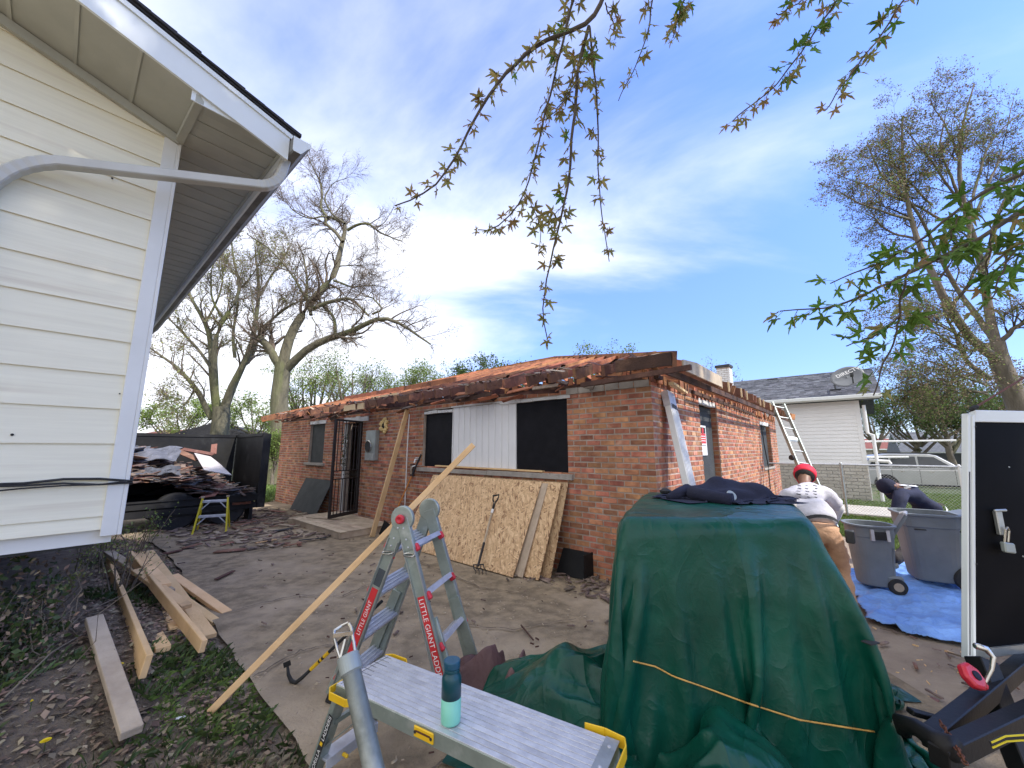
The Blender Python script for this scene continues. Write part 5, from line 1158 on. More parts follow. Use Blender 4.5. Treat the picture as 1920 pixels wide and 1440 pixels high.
# holes / leaf specks on the tarp top and the string
bv = bvhtree.BVHTree.FromPolygons([tuple(p) for p in P1.reshape(-1, 3)], [tuple(int(v) for v in f) for f in (lambda i: np.stack([i, i+ny, i+ny+1, i+1], -1).reshape(-1, 4))(np.arange(nx-1)[:, None]*ny+np.arange(ny-1)[None])])
def hit(x, y, off=.008):
    r = ray(x, y).normalized(); h = bv.ray_cast(Vector((0, 0, 1.6)), r)
    return (h[0]-r*off) if h[0] is not None else None
pts = [hit(x, y, .010) for x, y in zip(np.linspace(1188, 1640, 46), np.interp(np.linspace(1188, 1640, 46), [1188, 1230, 1262, 1330, 1400, 1500, 1600, 1640], [1240, 1250, 1268, 1292, 1318, 1350, 1366, 1372]))]
pts = [p for p in pts if p]
single('tie_string', MB().tube(pts, .0038, 6), M['rope'], 'thin yellow-brown string tied round the lower part of the green tarpaulin', 'string', smooth=True)
for x, y, s in ((1383, 953, .012), (1427, 947, .011), (1632, 1204, .03), (1390, 950, .006)):
    p = hit(x, y, .004)
    if p: part('dark_spot', MB().box(p, s*2, s*1.3, .004, V(.9, .3, 0)), M['rubber'], GT)
# ---- loose heap of tarpaulin left of the block
def ground_col(lumps, z0=.03):
    def f(P, ph=1.0):
        P = P.copy(); m = P[..., 2] < z0; P[..., 2] = np.where(m, z0, P[..., 2])
        for (cx, cy, cz, rx, ry, rz_) in lumps:
            d = (P-np.array([cx, cy, cz]))/np.array([rx, ry, rz_]); l = np.sqrt((d*d).sum(-1)); ins = l < 1
            s = np.where(ins, 1/np.maximum(l, .05), 1)[..., None]; P = np.array([cx, cy, cz])+(P-np.array([cx, cy, cz]))*s; m = m | ins
        return P, m
    return f
def crumple(cx, cy, w, h, nx, ny, comp, rot, amp, seed, z=.35):
    U, Wd = np.meshgrid(np.linspace(-w/2, w/2, nx), np.linspace(-h/2, h/2, ny), indexing='ij'); rest = np.stack([U, Wd, U*0], -1)
    P = np.zeros((nx, ny, 3)); u = U*comp; v = Wd*comp; P[..., 0] = cx+u*math.cos(rot)-v*math.sin(rot)+.02*n2d(U, Wd, 9, seed); P[..., 1] = cy+u*math.sin(rot)+v*math.cos(rot)+.02*n2d(U, Wd, 8, seed+1)
    P[..., 2] = z+amp*n2d(U, Wd, 7/max(w, .5)+3, seed+2)+amp*.5*n2d(U, Wd, 11, seed+5); return P, rest
def ruffle(cx, cy, L_, Wd, rot, H_, seed, nx=150, ny=90):
    """a heap of cloth: sharp overturned ridges with deep valleys, thinning out to the ground at its rim"""
    U, Wg = np.meshgrid(np.linspace(-1, 1, nx), np.linspace(-1, 1, ny), indexing='ij'); env = np.clip(1-(np.abs(U)**2.4+np.abs(Wg)**2.2), 0, 1)**.55
    w1 = n2d(U*1.1, Wg*.9, 2.4, seed); w2 = n2d(U, Wg, 4.2, seed+1); sq = lambda q: np.sqrt(q*q+.004); r1 = 1-sq(n2d(U*1.5+w1*.4, Wg*.7+w2*.2, 2.1, seed+2))*1.8; r2 = 1-sq(n2d(U+w2*.3, Wg*1.4, 4.2, seed+3))*1.7; r3 = 1-sq(n2d(U*1.3, Wg, 9, seed+4))*1.6
    z = env*(.14+.66*np.clip(r1, 0, 1)**1.2+.16*np.clip(r2, 0, 1)+.035*r3)*H_
    x = U*L_/2+.10*n2d(U, Wg+z*3, 4.4, seed+5)*L_*.35+.12*z*w1; y = Wg*Wd/2+.10*n2d(U+z*3, Wg, 4.0, seed+6)*Wd*.5+.25*z*w2
    return np.stack([cx+x*math.cos(rot)-y*math.sin(rot), cy+x*math.sin(rot)+y*math.cos(rot), .032+z+.004*r3], -1)
o = cloth_obj(ruffle(.72, 2.02, 1.15, .85, -.5, .50, 151), 'tarp_heap', M['tarp']); o['label'] = 'loose ruffled heap of green tarpaulin spilling left of the covered block'; o['category'] = 'tarpaulin'; o['group'] = 'loose tarpaulins'
o = cloth_obj(ruffle(.36, 2.40, 1.25, .72, -.35, .56, 171), 'tarp_heap', M['tarp']); o['label'] = 'raised teal folds of tarpaulin between the ladder foot and the covered block'; o['category'] = 'tarpaulin'; o['group'] = 'loose tarpaulins'
o = cloth_obj(ruffle(-.06, 2.68, .85, .50, -.45, .38, 161), 'brown_tarp', M['tarp_two']); o['label'] = 'crumpled maroon tarpaulin beside the foot of the ladder'; o['category'] = 'tarpaulin'; o['group'] = 'loose tarpaulins'
o = cloth_obj(ruffle(.42, 2.80, .55, .34, .1, .26, 181), 'brown_tarp', M['tarp_two']); o['label'] = 'maroon hump of tarpaulin lying behind the teal folds'; o['category'] = 'tarpaulin'; o['group'] = 'loose tarpaulins'
o = cloth_obj(ruffle(1.75, 1.72, 1.4, .6, .12, .24, 191), 'tarp_heap', M['tarp']); o['label'] = 'loose folds of green tarpaulin at the lower right by the trailer coupler'; o['category'] = 'tarpaulin'; o['group'] = 'loose tarpaulins'
o = cloth_obj(ruffle(1.05, 1.66, 1.3, .6, -.1, .32, 201), 'tarp_heap', M['tarp']); o['label'] = 'low rumpled green folds under the string at the bottom of the covered block'; o['category'] = 'tarpaulin'; o['group'] = 'loose tarpaulins'
# ---- navy jacket on top
jc = at(1360, 905, 2.92); jc.z = HB
lum = [(jc.x-.20, jc.y-.02, HB+.02, .16, .10, .09), (jc.x+.02, jc.y+.05, HB+.03, .17, .12, .12), (jc.x+.17, jc.y-.02, HB+.02, .15, .11, .11), (jc.x-.02, jc.y-.10, HB+.01, .24, .06, .08), (jc.x-.05, jc.y+.02, HB+.05, .10, .08, .12)]
def top_col(P, ph=1.0): return ground_col(lum, HB+.022)(P)
Pj, rj = crumple(jc.x-.02, jc.y, 1.05, .8, 84, 62, .56, -.05, .11, 81, HB+.25)
Pj = drape(Pj, top_col, steps=110, iters=7, rest=rj, grav=-.0035, bend=.4, fric=.8)
o = cloth_obj(Pj, 'jacket', M['navy']); o['label'] = 'crumpled navy blue jacket lying on top of the green tarpaulin'; o['category'] = 'jacket'
slv = [V(jc.x-.30, jc.y-.10, HB+.06), V(jc.x-.24, jc.y-.20, HB+.055), V(jc.x-.17, jc.y-.27, HB+.045), V(jc.x-.13, jc.y-.31, HB+.04)]
part('sleeve', MB().tube(slv, [.05, .045, .04, .045], 12), M['navy'], o, smooth=True)
part('sleeve', MB().tube([V(jc.x-.28, jc.y-.02, HB+.07), V(jc.x-.38, jc.y-.07, HB+.05), V(jc.x-.46, jc.y-.10, HB+.035)], [.05, .04, .02], 12), M['navy'], o, smooth=True)
single('dark_glove', MB().lathe([(.005, 0), (.04, .01), (.045, .025), (.02, .04), (.002, .045)], V(1.20, 3.16, HB+.02), UP, 12), M['rubber'], 'small dark glove on the far left corner of the tarpaulin top', 'glove')
single('grey_cap_lid', MB().lathe([(.03, 0), (.035, .008), (.03, .012)], V(jc.x-.10, jc.y-.245, HB+.06), V(.2, -.8, .5), 14), M['meter'], 'small grey round lid lying against the jacket sleeve', 'lid')
# ================================================================== articulated A-frame ladder
HN, HF = V(-.71, 2.656, 1.155), V(-.615, 3.04, 1.155); vv_ = (HF-HN).normalized(); uu = V(.957, -.25, 0).normalized()
AL = thing('folding_ladder', 'articulated aluminium ladder opened as an A-frame with red fittings on the driveway', 'ladder', (HN+HF)/2*1-UP*1.155)
feet = {('L', 0): V(-1.135, 2.79, .02), ('L', 1): V(-1.02, 3.20, .02), ('R', 0): V(-.335, 2.55, .02), ('R', 1): V(-.235, 2.96, .02)}
for side in 'LR':
    sec = part('section', MB().beam(HN.lerp(feet[(side, 0)], .10), feet[(side, 0)], .078, .026, vv_).beam(HF.lerp(feet[(side, 1)], .10), feet[(side, 1)], .078, .026, vv_), M['alu_green'], AL, bev=.003)
    for k in (0, 1):
        Hh = (HN, HF)[k]; ft = feet[(side, k)]; d = (ft-Hh).normalized(); sg = -1 if side == 'L' else 1; perp = (vv_.cross(d)).normalized(); 
        if perp.dot(uu*sg) < 0: perp = -perp
        vo = vv_*(-1 if k == 0 else 1)
        # flange lips along both edges of the rail
        for e in (-1, 1): part('rail_lip', MB().beam(Hh+d*.14+perp*.036*e+vo*.018, ft+perp*.036*e+vo*.018, .006, .014, vv_), M['alu'], sec)
        part('outer_rail', MB().beam(Hh.lerp(ft, .52)+perp*.018-vo*.022, ft+perp*.045-vo*.022, .07, .022, vv_), M['alu_green'], sec, bev=.003)
        part('foot', MB().beam(ft+d*-.04, ft+d*.012, .085, .05, vv_), M['rubber'], sec)
    for q in (.155, .40, .645, .885):
        a = HN.lerp(feet[(side, 0)], q); b = HF.lerp(feet[(side, 1)], q); sg = V(0, 0, 0)
        d0 = (feet[(side, 0)]-HN).normalized(); fz = (UP*.75+uu*(.5 if side == 'L' else -.5)).normalized(); fy = vv_.cross(fz).normalized()
        rg = MB(); mid = (a+b)/2; Lr = (b-a).length-.02
        rg.box(mid, Lr, .085, .012, vv_, fy, fz)
        for e in (-.034, -.012, .012, .034): rg.box(mid+fy*e+fz*.009, Lr, .010, .010, vv_, fy, fz)
        for e in (-.0425, .0425): rg.box(mid+fy*e-fz*.006, Lr, .006, .026, vv_, fy, fz)
        rr = part('rung', rg, M['alu_bright'], sec)
        for e in (a, b): part('rung_cap', MB().box(e+(vv_*.012 if e is a else -vv_*.012)+(uu*(.038 if side == 'R' else -.038)), .03, .045, .05, vv_, fy, fz), M['redplastic'], rr, bev=.008)
for k, Hh in enumerate((HN, HF)):
    vo = vv_*(-1 if k == 0 else 1); hd = MB().lathe([(.0, -.016), (.076, -.016), (.080, -.010), (.080, .012), (.074, .018), (.0, .018)], Hh, vv_, 32, cap=False)
    for side in 'LR':
        d = (feet[(side, k)]-Hh).normalized(); hd.beam(Hh-d*.0, Hh+d*.20, .088 if side == 'L' else .084, .032 if side == 'L' else .036, vv_)
    hg = part('hinge', hd, M['alu_green'], AL, bev=.003)
    part('hinge_knob', MB().lathe([(.018, .018), (.026, .02), (.030, .034), (.027, .048), (.014, .05), (.010, .040), (.002, .040)], Hh, vo, 20, cap=False), M['redplastic'] if k == 0 else M['rubber'], hg, smooth=True)
    for side in 'LR':
        d = (feet[(side, k)]-Hh).normalized()
        for q in (.06, .13, .18): part('rivet', MB().lathe([(.006, .02), (.005, .024), (.001, .025)], Hh+d*q+uu*(.0), vo, 8), M['alu_bright'], hg)
        c = Hh+d*.225+vo*.03; part('lock_ring', MB().tube([c+uu*.036*math.cos(a)+(d*.012+vo*.012)*math.sin(a)+UP*.004*math.sin(a) for a in [i*math.pi/6 for i in range(13)]], .0055, 6), M['chrome'], hg)
        if k == 0: part('lock_tab', MB().beam(c+vo*-.03+UP*-.035-uu*.03, c+vo*-.03+UP*-.035+uu*.03, .018, .014), M['redplastic'], hg)
def rail_sticker(side, q0, q1, txt, rev):
    Hh, ft = HN, feet[(side, 0)]; d = (ft-Hh).normalized(); L_ = (ft-Hh).length; perp = vv_.cross(d).normalized()
    if perp.dot(uu) < 0: perp = -perp
    a = Hh+d*(L_*q0)-vv_*.0145; b = Hh+d*(L_*q1)-vv_*.0145
    st = part('sticker', MB().beam(a, b, .046, .002, vv_), M['stickerred'], AL)
    if not rev: tb, w = text_mb(txt, .045, a-vv_*.0015+d*.012-perp*.016, d, perp)
    else: tb, w = text_mb(txt, .036, b-vv_*.0015-d*.20+perp*.013, -d, -perp)
    sc = 1; part('lettering', tb, M['white'], st)
rail_sticker('R', .40, .97, 'LITTLE GIANT LADDER SYSTEMS', False)
rail_sticker('L', .385, .80, 'LITTLE GIANT', True)
part('torn_label', MB().beam(HN.lerp(feet[('L', 0)], .28)-vv_*.0145, HN.lerp(feet[('L', 0)], .37)-vv_*.0145, .05, .002, vv_), M['windowglass'], AL); 
# ================================================================== long plank over the ladder
p0, p1 = V(-1.835, 2.687, .025), V(-.288, 2.967, 1.632)
single('long_plank', MB().beam(p0-(p1-p0).normalized()*.0, p1, .042, .066, V(.4, -1, .3)), M['lumber'], 'long diagonal wooden plank resting across the top of the A-frame ladder', 'plank', bev=.004)
# ================================================================== work platform
pa, pb = gnd(725, 1228, .5), gnd(1160, 1390, .5); pl = (pb-pa).normalized(); pw = V(pl.y, -pl.x, 0); pw = pw if pw.y < 0 else -pw; PLL = (pb-pa).length; PW = .31
WP = thing('work_platform', 'aluminium work platform with yellow corner guards in the foreground', 'platform', V(pa.x, pa.y, 0))
part('deck_frame', MB().frame(pa-UP*.062, pl*PLL, pw*.012, UP*.060).frame(pa+pw*(PW-.012)-UP*.062, pl*PLL, pw*.012, UP*.060).frame(pa+pw*.012-UP*.06, pl*.03, pw*(PW-.024), UP*.055).frame(pa+pw*.012+pl*(PLL-.03)-UP*.06, pl*.03, pw*(PW-.024), UP*.055), M['alu_green'], WP, bev=.002)
ns_ = 11; sw2 = (PW-.004)/ns_
for k in range(ns_):
    part('tread_strip', MB().frame(pa+pw*(.002+k*sw2+.0012)+pl*.002-UP*.004, pl*(PLL-.05), pw*(sw2-.0024), UP*.006), M['alu_bright'], WP, bev=.0012)
part('end_plate', MB().frame(pa+pl*(PLL-.048)-UP*.001, pl*.052, pw*PW, UP*.004), M['alu'], WP)
for k in (.05, .16, .26): part('rivet', MB().lathe([(.007, 0), (.006, .003), (.001, .004)], pa+pl*(PLL-.022)+pw*k+UP*.003, UP, 8), M['alu_bright'], WP)
mb = MB()
for k in range(9): mb.frame(pa+pl*.004+pw*(.02+k*.032)+UP*.0023, pl*(.05+.02*(k % 3)), pw*.0015, UP*.0006)
mb.frame(pa+pl*.022+pw*.01+UP*.0023, pl*.0022, pw*(PW-.02), UP*.0006); part('embossed_lines', mb, M['rubber'], WP)
def guard(c, dirs, h=.03, name='corner_guard'):
    mb = MB()
    for p, q in zip(dirs[:-1], dirs[1:]): mb.beam(p, q, .006, h)
    return part(name, mb, M['yellow'], WP, bev=.002)
gz = -UP*.022; a0 = pa-pl*.0
guard(0, [a0+pw*(PW-.07)-pl*.015+gz, a0+pw*(PW+.02)-pl*.015+gz, a0+pw*(PW+.045)+pl*.02+gz, a0+pw*(PW+.045)+pl*.13+gz, a0+pw*(PW+.01)+pl*.16+gz], .034)
guard(0, [a0-pw*.0-pl*.01+gz*.4, a0-pw*.025+pl*.02+gz*.4, a0-pw*.025+pl*.12+gz*.4, a0+pw*.0+pl*.15+gz*.4], .02)
b0 = pa+pl*PLL; guard(0, [b0-pl*.14-pw*.012+gz*.3, b0-pl*.06-pw*.022+gz*.3, b0+pl*.02-pw*.01+gz*.3, b0+pl*.035+pw*.03+gz*.3, b0+pl*.035+pw*(PW-.02)+gz*.3, b0+pl*.01+pw*(PW+.02)+gz*.3], .045)
pl_lab = part('latch_plate', MB().box(pa+pl*.56+pw*(PW+.004)-UP*.03, .105, .008, .042, pl), M['yellow'], WP, bev=.004)
part('latch_slot', MB().box(pa+pl*.56+pw*(PW+.009)-UP*.025, .075, .003, .006, pl), M['rust'], pl_lab)
for e in (-.042, .042): part('screw', MB().lathe([(.006, 0), (.006, .003)], pa+pl*(.56+e)+pw*(PW+.008)-UP*.03, pw, 8), M['rubber'], pl_lab)
for end in (0, 1):
    base = pa if end == 0 else pb; s = -1 if end == 0 else 1; lg = {}
    for k, off in ((0, .03), (1, PW-.03)):
        t_ = base+pw*off-UP*.03-pl*s*.03; f_ = V(t_.x, t_.y, .02)+pl*s*.15+pw*(.04*(1 if k else -1)); lg[k] = (t_, f_)
        L_o = part('leg', MB().chan(t_, f_, .062, .028, .004, pl*s), M['alu_green'], WP); part('foot', MB().beam(f_+(t_-f_).normalized()*.09, f_-UP*.0, .072, .038, pl), M['yellow'] if k == 0 else M['rubber'], L_o, bev=.006)
        if end == 0 and k == 1:
            d = (t_-f_).normalized(); nrm = (-pl*s*0+V(-.35, -.93, 0)); side_ = d.cross(pw).normalized()
            o_ = pw*.034; st = part('sticker', MB().beam(t_.lerp(f_, .22)+o_, t_.lerp(f_, .78)+o_, .030, .002, pw), M['rubber'], L_o)
            X = d; nn = pw; Yv = nn.cross(X).normalized()
            tb, w = text_mb('GORILLA', .026, t_.lerp(f_, .765)+o_+pw*.002-Yv*.009, X, Yv); part('lettering', tb, M['white'], st)
            tb, w = text_mb('LADDERS', .026, t_.lerp(f_, .455)+o_+pw*.002-Yv*.009, X, Yv); part('lettering', tb, M['white'], st)
            part('emblem', MB().box(t_.lerp(f_, .488)+o_+pw*.002, .014, .016, .002, X, Yv, pw), M['yellow'], st)
    for q in (.32, .68):
        a = lg[0][0].lerp(lg[0][1], q); b = lg[1][0].lerp(lg[1][1], q)
        if q > .5: st_ = part('step', MB().beam(a, b, .075, .012).beam(a-UP*.02-pl*.034, b-UP*.02-pl*.034, .006, .045).beam(a-UP*.02+pl*.034, b-UP*.02+pl*.034, .006, .045), M['alu_bright'], WP, bev=.002)
        else: st_ = part('brace', MB().beam(a, b, .02, .02), M['alu_green'], WP)
        if q > .5:
            for e in (.25, .7): part('step_pin', MB().lathe([(.009, 0), (.009, .03), (.004, .034)], a.lerp(b, e)-UP*.02+(-pl*s)*0+pl*.038, pl, 8), M['yellow'], st_, bev=.002)
    part('diagonal_brace', MB().beam(lg[1][0]-pl*s*.22+UP*.0, lg[1][0].lerp(lg[1][1], .55), .018, .006).beam(lg[0][0]-pl*s*.22, lg[0][0].lerp(lg[0][1], .55), .018, .006), M['alu'], WP)
# ================================================================== bottle
bc = gnd(845, 1353, .504)
BT = thing('water_bottle', 'teal to mint green drinking bottle with blue lid standing on the work platform', 'bottle', bc)
part('lower_body', MB().lathe([(.036, 0), (.0395, .004), (.0405, .012), (.0405, .093)], bc, UP, 40), M['mint'], BT, smooth=True)
part('upper_body', MB().lathe([(.0405, .0932), (.0405, .155), (.0395, .166), (.036, .176), (.030, .183), (.0295, .190)], bc, UP, 40), M['darkteal'], BT, smooth=True)
part('neck_ring', MB().lathe([(.0305, .186), (.0325, .188), (.0325, .198), (.030, .200)], bc, UP, 36), M['darkteal'], BT, bev=.0008)
ld_ = part('lid', MB().lathe([(.0305, .201), (.0335, .203), (.0335, .214), (.0345, .216), (.0345, .226), (.0325, .230), (.006, .231)], bc, UP, 36), M['cap_teal'], BT, smooth=False, bev=.001); part('spout_mark', MB().box(bc+UP*.2315, .002, .018, .002, V(1, .3, 0)), M['darkteal'], ld_)
# ================================================================== steel post with clevis
tA = at(652, 1228, 1.42); tB = at(700, 1440, 1.30); td = (tB-tA).normalized(); tE = tA+td*((.0-tA.z)/td.z)
M['pipe'] = pm('pipe', (.23,.25,.225), (.16,.175,.16), 11, .5, .15, 60, metal=.45, c3=(.36,.38,.35), s3=6, t3=(.55,.75))
PP = thing('steel_post', 'leaning bare metal pipe with forked clevis head in front of the work platform', 'pipe', tE)
part('pipe', MB().tube([tA, tE+UP*.01], .0285, 28, cap=True), M['pipe'], PP, smooth=True).modifiers.new('e', 'EDGE_SPLIT')
part('collar', MB().lathe([(.0285, -.055), (.0345, -.050), (.0345, -.004), (.031, .0), (.026, .0), (.026, -.02)], tA, -td, 28, cap=False), M['meter'], PP)
up_ = -td; rx_ = V(.93, .25, 0); rx_ = (rx_-up_*rx_.dot(up_)).normalized(); ry_ = up_.cross(rx_)
mb = MB()
for e in (-1, 1):
    mb.tube([tA-up_*.01+rx_*.022*e, tA+up_*.03+rx_*.026*e, tA+up_*.075+rx_*.028*e+ry_*.01, tA+up_*.092+rx_*.024*e+ry_*.02], [.0055, .005, .005, .005], 8)
mb.tube([tA+up_*.092-rx_*.024+ry_*.02, tA+up_*.098+ry_*.028, tA+up_*.096+rx_*.024+ry_*.02], .005, 8)
mb.beam(tA+up_*.075-rx_*.03, tA+up_*.055+rx_*.03, .006, .012).beam(tA+up_*.0-rx_*.02, tA+up_*.045+rx_*.005, .006, .02)
part('clevis', mb, M['chrome'], PP, smooth=False)
# ================================================================== wrecking bar
h0 = gnd(560, 1277, .03); h1 = V(-.88, 2.86, .585); hd_ = (h1-h0).normalized()
WB = thing('wrecking_bar', 'black and yellow wrecking bar with a claw end leaning on the ladder', 'pry bar', h0)
cv = [h0+hd_*.10, h0+hd_*.03, h0+V(-.02, .0, -.010), h0+V(-.055, .01, -.005), h0+V(-.085, .02, .03), h0+V(-.10, .03, .075)]
part('shaft', MB().tube([h0+hd_*.10, h1], .0105, 8), M['rubber'], WB, smooth=True); part('hook', MB().tube(cv, [.0105, .012, .013, .013, .011, .008], 8), M['rubber'], WB, smooth=True)
part('claw', MB().beam(cv[-1], cv[-1]+V(-.012, .004, .03), .05, .006, V(0, 1, 0)), M['steelblack'], WB)
for a, b in ((.12, .20), (.215, .23), (.25, .30)): part('yellow_band', MB().tube([h0+hd_*a, h0+hd_*b], .0125, 8), M['yellow'], WB)
# ================================================================== lumber cut-offs on the left
def gsurf(x, y):
    r = ray(x, y); o = Vector((0, 0, 1.6)); t = .5
    for _ in range(400):
        p = o+r*t
        if p.z <= float(GZ(p.x, p.y)): return p
        t += .02
    return p
LB = [((463,1), )]
boards = [  # near end px, near lift, far end px, far height, width, thickness, on edge?
 ((247,1374),.06,(176,1160),.34,.092,.045,0,'weathered grey-tan beam lying alone nearest the camera in the weeds'),
 ((274,1250),.01,(200,1055),.16,.038,.135,1,'long beam standing on edge between the lone beam and the pile'),
 ((306,1218),.01,(268,1148),.06,.085,.04,0,'short stub lying in the gap left of the lumber pile'),
 ((328,1180),.01,(300,1118),.06,.075,.04,0,'small stub half under the lumber pile'),
 ((381,1212),.08,(243,1040),.34,.038,.085,1,'beam on edge running over the middle of the lumber pile'),
 ((393,1194),.06,(278,1035),.30,.10,.038,0,'wide pale board on top of the pile, its end beside the edge beam'),
 ((350,1138),.16,(255,1070),.34,.085,.038,0,'short board lying crosswise near the top of the pile'),
 ((425,1150),.02,(325,1080),.14,.095,.04,0,'rightmost board of the lumber pile reaching onto the driveway'),
 ((406,1168),.01,(300,1092),.10,.08,.038,0,'board just under the rightmost one with a dark cut end'),
 ((318,1110),.10,(203,1036),.34,.09,.045,0,'dull brown board at the back of the pile under the shrub stems'),
 ((310,1098),.18,(258,1038),.30,.09,.038,0,'short pale end poking out at the top of the pile')]
for k, (n_, la, f_, lb, w_, h_, edge, lab) in enumerate(boards):
    a = gsurf(*n_); a = gnd(n_[0], n_[1], a.z+la+h_/2); b = gnd(f_[0], f_[1], lb+h_/2)
    o = single('lumber_offcut', MB().beam(a, b, w_, h_, UP if not edge else V(.25, 0, 1)), M['lumber'] if k not in (0, 9) else M['lumber_grey'], lab, 'lumber', 'lumber offcuts by the white house', bev=.004)
# ================================================================== enclosed trailer at the right edge
TX = V(.985, .17, 0).normalized(); TY = V(-TX.y, TX.x, 0)
TO = at(1808, 1236, 2.30); TZ0 = TO.z; TH = at(1808, 768, 2.30).z-TZ0
TU = (at(1808, 768, 2.30)-TO).normalized()
def TP(x, y, z): return TO+TX*x+TY*y+TU*(z/TU.z)
CT = thing('cargo_trailer', 'black fronted enclosed trailer with pale aluminium edge frame at the right edge', 'trailer', V(TO.x, TO.y, 0))
TD = V(math.sin(R(53)), math.cos(R(53)), 0)
part('box', MB().prism([TP(.035, .014, .02), TP(2.0, .014, .02), TP(2.0, .014, .02)+TD*2.6, TP(.035, .014, .02)+TD*3.4], TU*(TH-.04)), M['fascia'], CT)
part('front_panel', MB().frame(TP(.06, .0, .03), TX*2.0, TY*.012, TU*(TH-.08)), M['trailerblack'], CT)
part('corner_post', MB().frame(TP(.012, -.008, 0), TX*.026, TY*.03, TU*TH).frame(TP(.040, -.012, .01), TX*.022, TY*.03, TU*(TH-.02)), M['fascia'], CT, bev=.003)
part('corner_seam', MB().frame(TP(.022, -.0095, .02), TX*.006, TY*.003, TU*(TH*.73)), M['navy'], CT)
part('top_frame', MB().frame(TP(.0625, -.012, TH-.072), TX*2.03, TY*.03, TU*.071), M['fascia'], CT, bev=.003); part('bottom_frame', MB().frame(TP(.0625, -.010, 0), TX*2.0, TY*.03, TU*.045), M['alu'], CT)
for x, z in ((.056, TH-.10), (.085, TH-.055), (.058, TH*.36), (.33, TH*.75), (.42, .5), (.47, TH*.4)):
    part('screw', MB().lathe([(.005, 0), (.004, .003)], TP(x, -.017 if x < .08 else -.001, z), -TY, 8), M['rubber' if x < .1 else 'alu'], CT)
hsp = part('latch', MB().box(TP(.235, -.010, .69), .045, .02, .13, TX, TY, UP).box(TP(.225, -.02, .76), .09, .012, .014, TX, TY, UP), M['alu'], CT, bev=.004); part('padlock', MB().box(TP(.26, -.03, .56), .075, .025, .055, (TX-UP*.15), TY, None or UP), M['meter'], hsp, bev=.006); part('shackle', MB().tube([TP(.235, -.03, .59), TP(.235, -.035, .66), TP(.25, -.035, .67), TP(.262, -.035, .65), TP(.262, -.03, .59)], .005, 8), M['chrome'], hsp)
# tongue, coupler and jack
part('tongue', MB().beam(TP(.75, .1, -.04), at(1745, 1388, 1.72), .06, .07).beam(TP(1.9, .05, -.04), at(1760, 1420, 1.62), .06, .07), M['hitchblack'], CT, bev=.004)
cpA, cpB = at(1790, 1405, 1.60), at(1693, 1362, 1.78); part('coupler', MB().tube([cpA, cpA.lerp(cpB, .35), cpA.lerp(cpB, .7)+UP*.018, cpB+UP*.01, cpB-UP*.03], [.040, .036, .030, .034, .022], 14), M['hitchblack'], CT, smooth=True)
part('coupler_latch', MB().beam(at(1705, 1333, 1.85), at(1765, 1350, 1.85), .035, .022).beam(at(1765, 1350, 1.85), at(1775, 1385, 1.75), .02, .03), M['hitchblack'], CT, bev=.004)
jk = part('jack_post', MB().beam(at(1838, 1236, 2.15), at(1925, 1450, 1.95), .11, .07, TY), M['hitchblack'], CT, bev=.004)
ch = [at(1829, 1211, 2.0), at(1848, 1216, 2.0), at(1862, 1232, 1.98), at(1860, 1255, 1.98), at(1848, 1278, 1.98), at(1846, 1286, 1.98)]
part('crank_handle', MB().tube(ch, [.013, .015, .010, .008, .008, .008], 10), M['chrome'], jk, smooth=True)
kc = at(1822, 1268, 1.98); part('red_knob', MB().lathe([(.012, -.02), (.048, -.018), (.055, -.008), (.055, .008), (.048, .018), (.02, .02)], kc, V(.25, -.8, .55), 7), M['redplastic'], jk, bev=.006); part('knob_hub', MB().lathe([(.02, .015), (.018, .026)], kc, V(.25, -.8, .55), 12), M['navy'], jk); part('red_knob_stem', MB().tube([kc+V(.02, 0, -.02), at(1845, 1287, 1.98)], .018, 8), M['redplastic'], jk)
# chains, straps
def chain(name, pts, r=.010, w=.0028, mt='rust', label='', cat='chain'):
    t = thing(name, label, cat, pts[0]); P = []
    for a, b in zip(pts[:-1], pts[1:]):
        n_ = max(1, int((b-a).length/.021)); P += [a.lerp(b, i/n_) for i in range(n_)]
    for i in range(len(P)-1):
        d = (P[i+1]-P[i]).normalized(); s = d.cross(UP if abs(d.z) < .9 else V(1, 0, 0)).normalized(); s = s if i % 2 else d.cross(s).normalized(); c = (P[i]+P[i+1])/2
        part('link', MB().tube([c+d*(r*1.4)*math.cos(a)+s*r*.75*math.sin(a) for a in [k*math.pi/4 for k in range(9)]], w, 5), M[mt], t)
    return t
chain('safety_chain', [at(1762, 1352, 1.74), at(1790, 1395, 1.62), at(1815, 1440, 1.50)], label='rusty safety chain hanging across the trailer tongue')
chain('hanging_chain', [at(1750, 1395, 1.70), at(1753, 1425, 1.68), at(1760, 1450, 1.66)], mt='iron', label='short dark chain hanging straight down under the trailer coupler')
sp = [at(1858, 1396, 1.55), at(1885, 1384, 1.55), at(1930, 1381, 1.55)]; stp = thing('ratchet_strap', 'black webbing strap with two yellow edge stripes at the lower right corner', 'strap', sp[0])
part('webbing', MB().beam(sp[0], sp[1], .004, .022).beam(sp[1], sp[2], .004, .022), M['rubber'], stp)
for e in (-.008, .008): part('stripe', MB().beam(sp[0]+UP*e-V(0, .003, 0), sp[1]+UP*e-V(0, .003, 0), .002, .005).beam(sp[1]+UP*e-V(0, .003, 0), sp[2]+UP*e-V(0, .003, 0), .002, .005), M['yellowfib'], stp)
bg = thing('bungee_cord', 'stretched brown cord hooked on the top corner of the black trailer', 'cord', TP(.03, 0, TH))
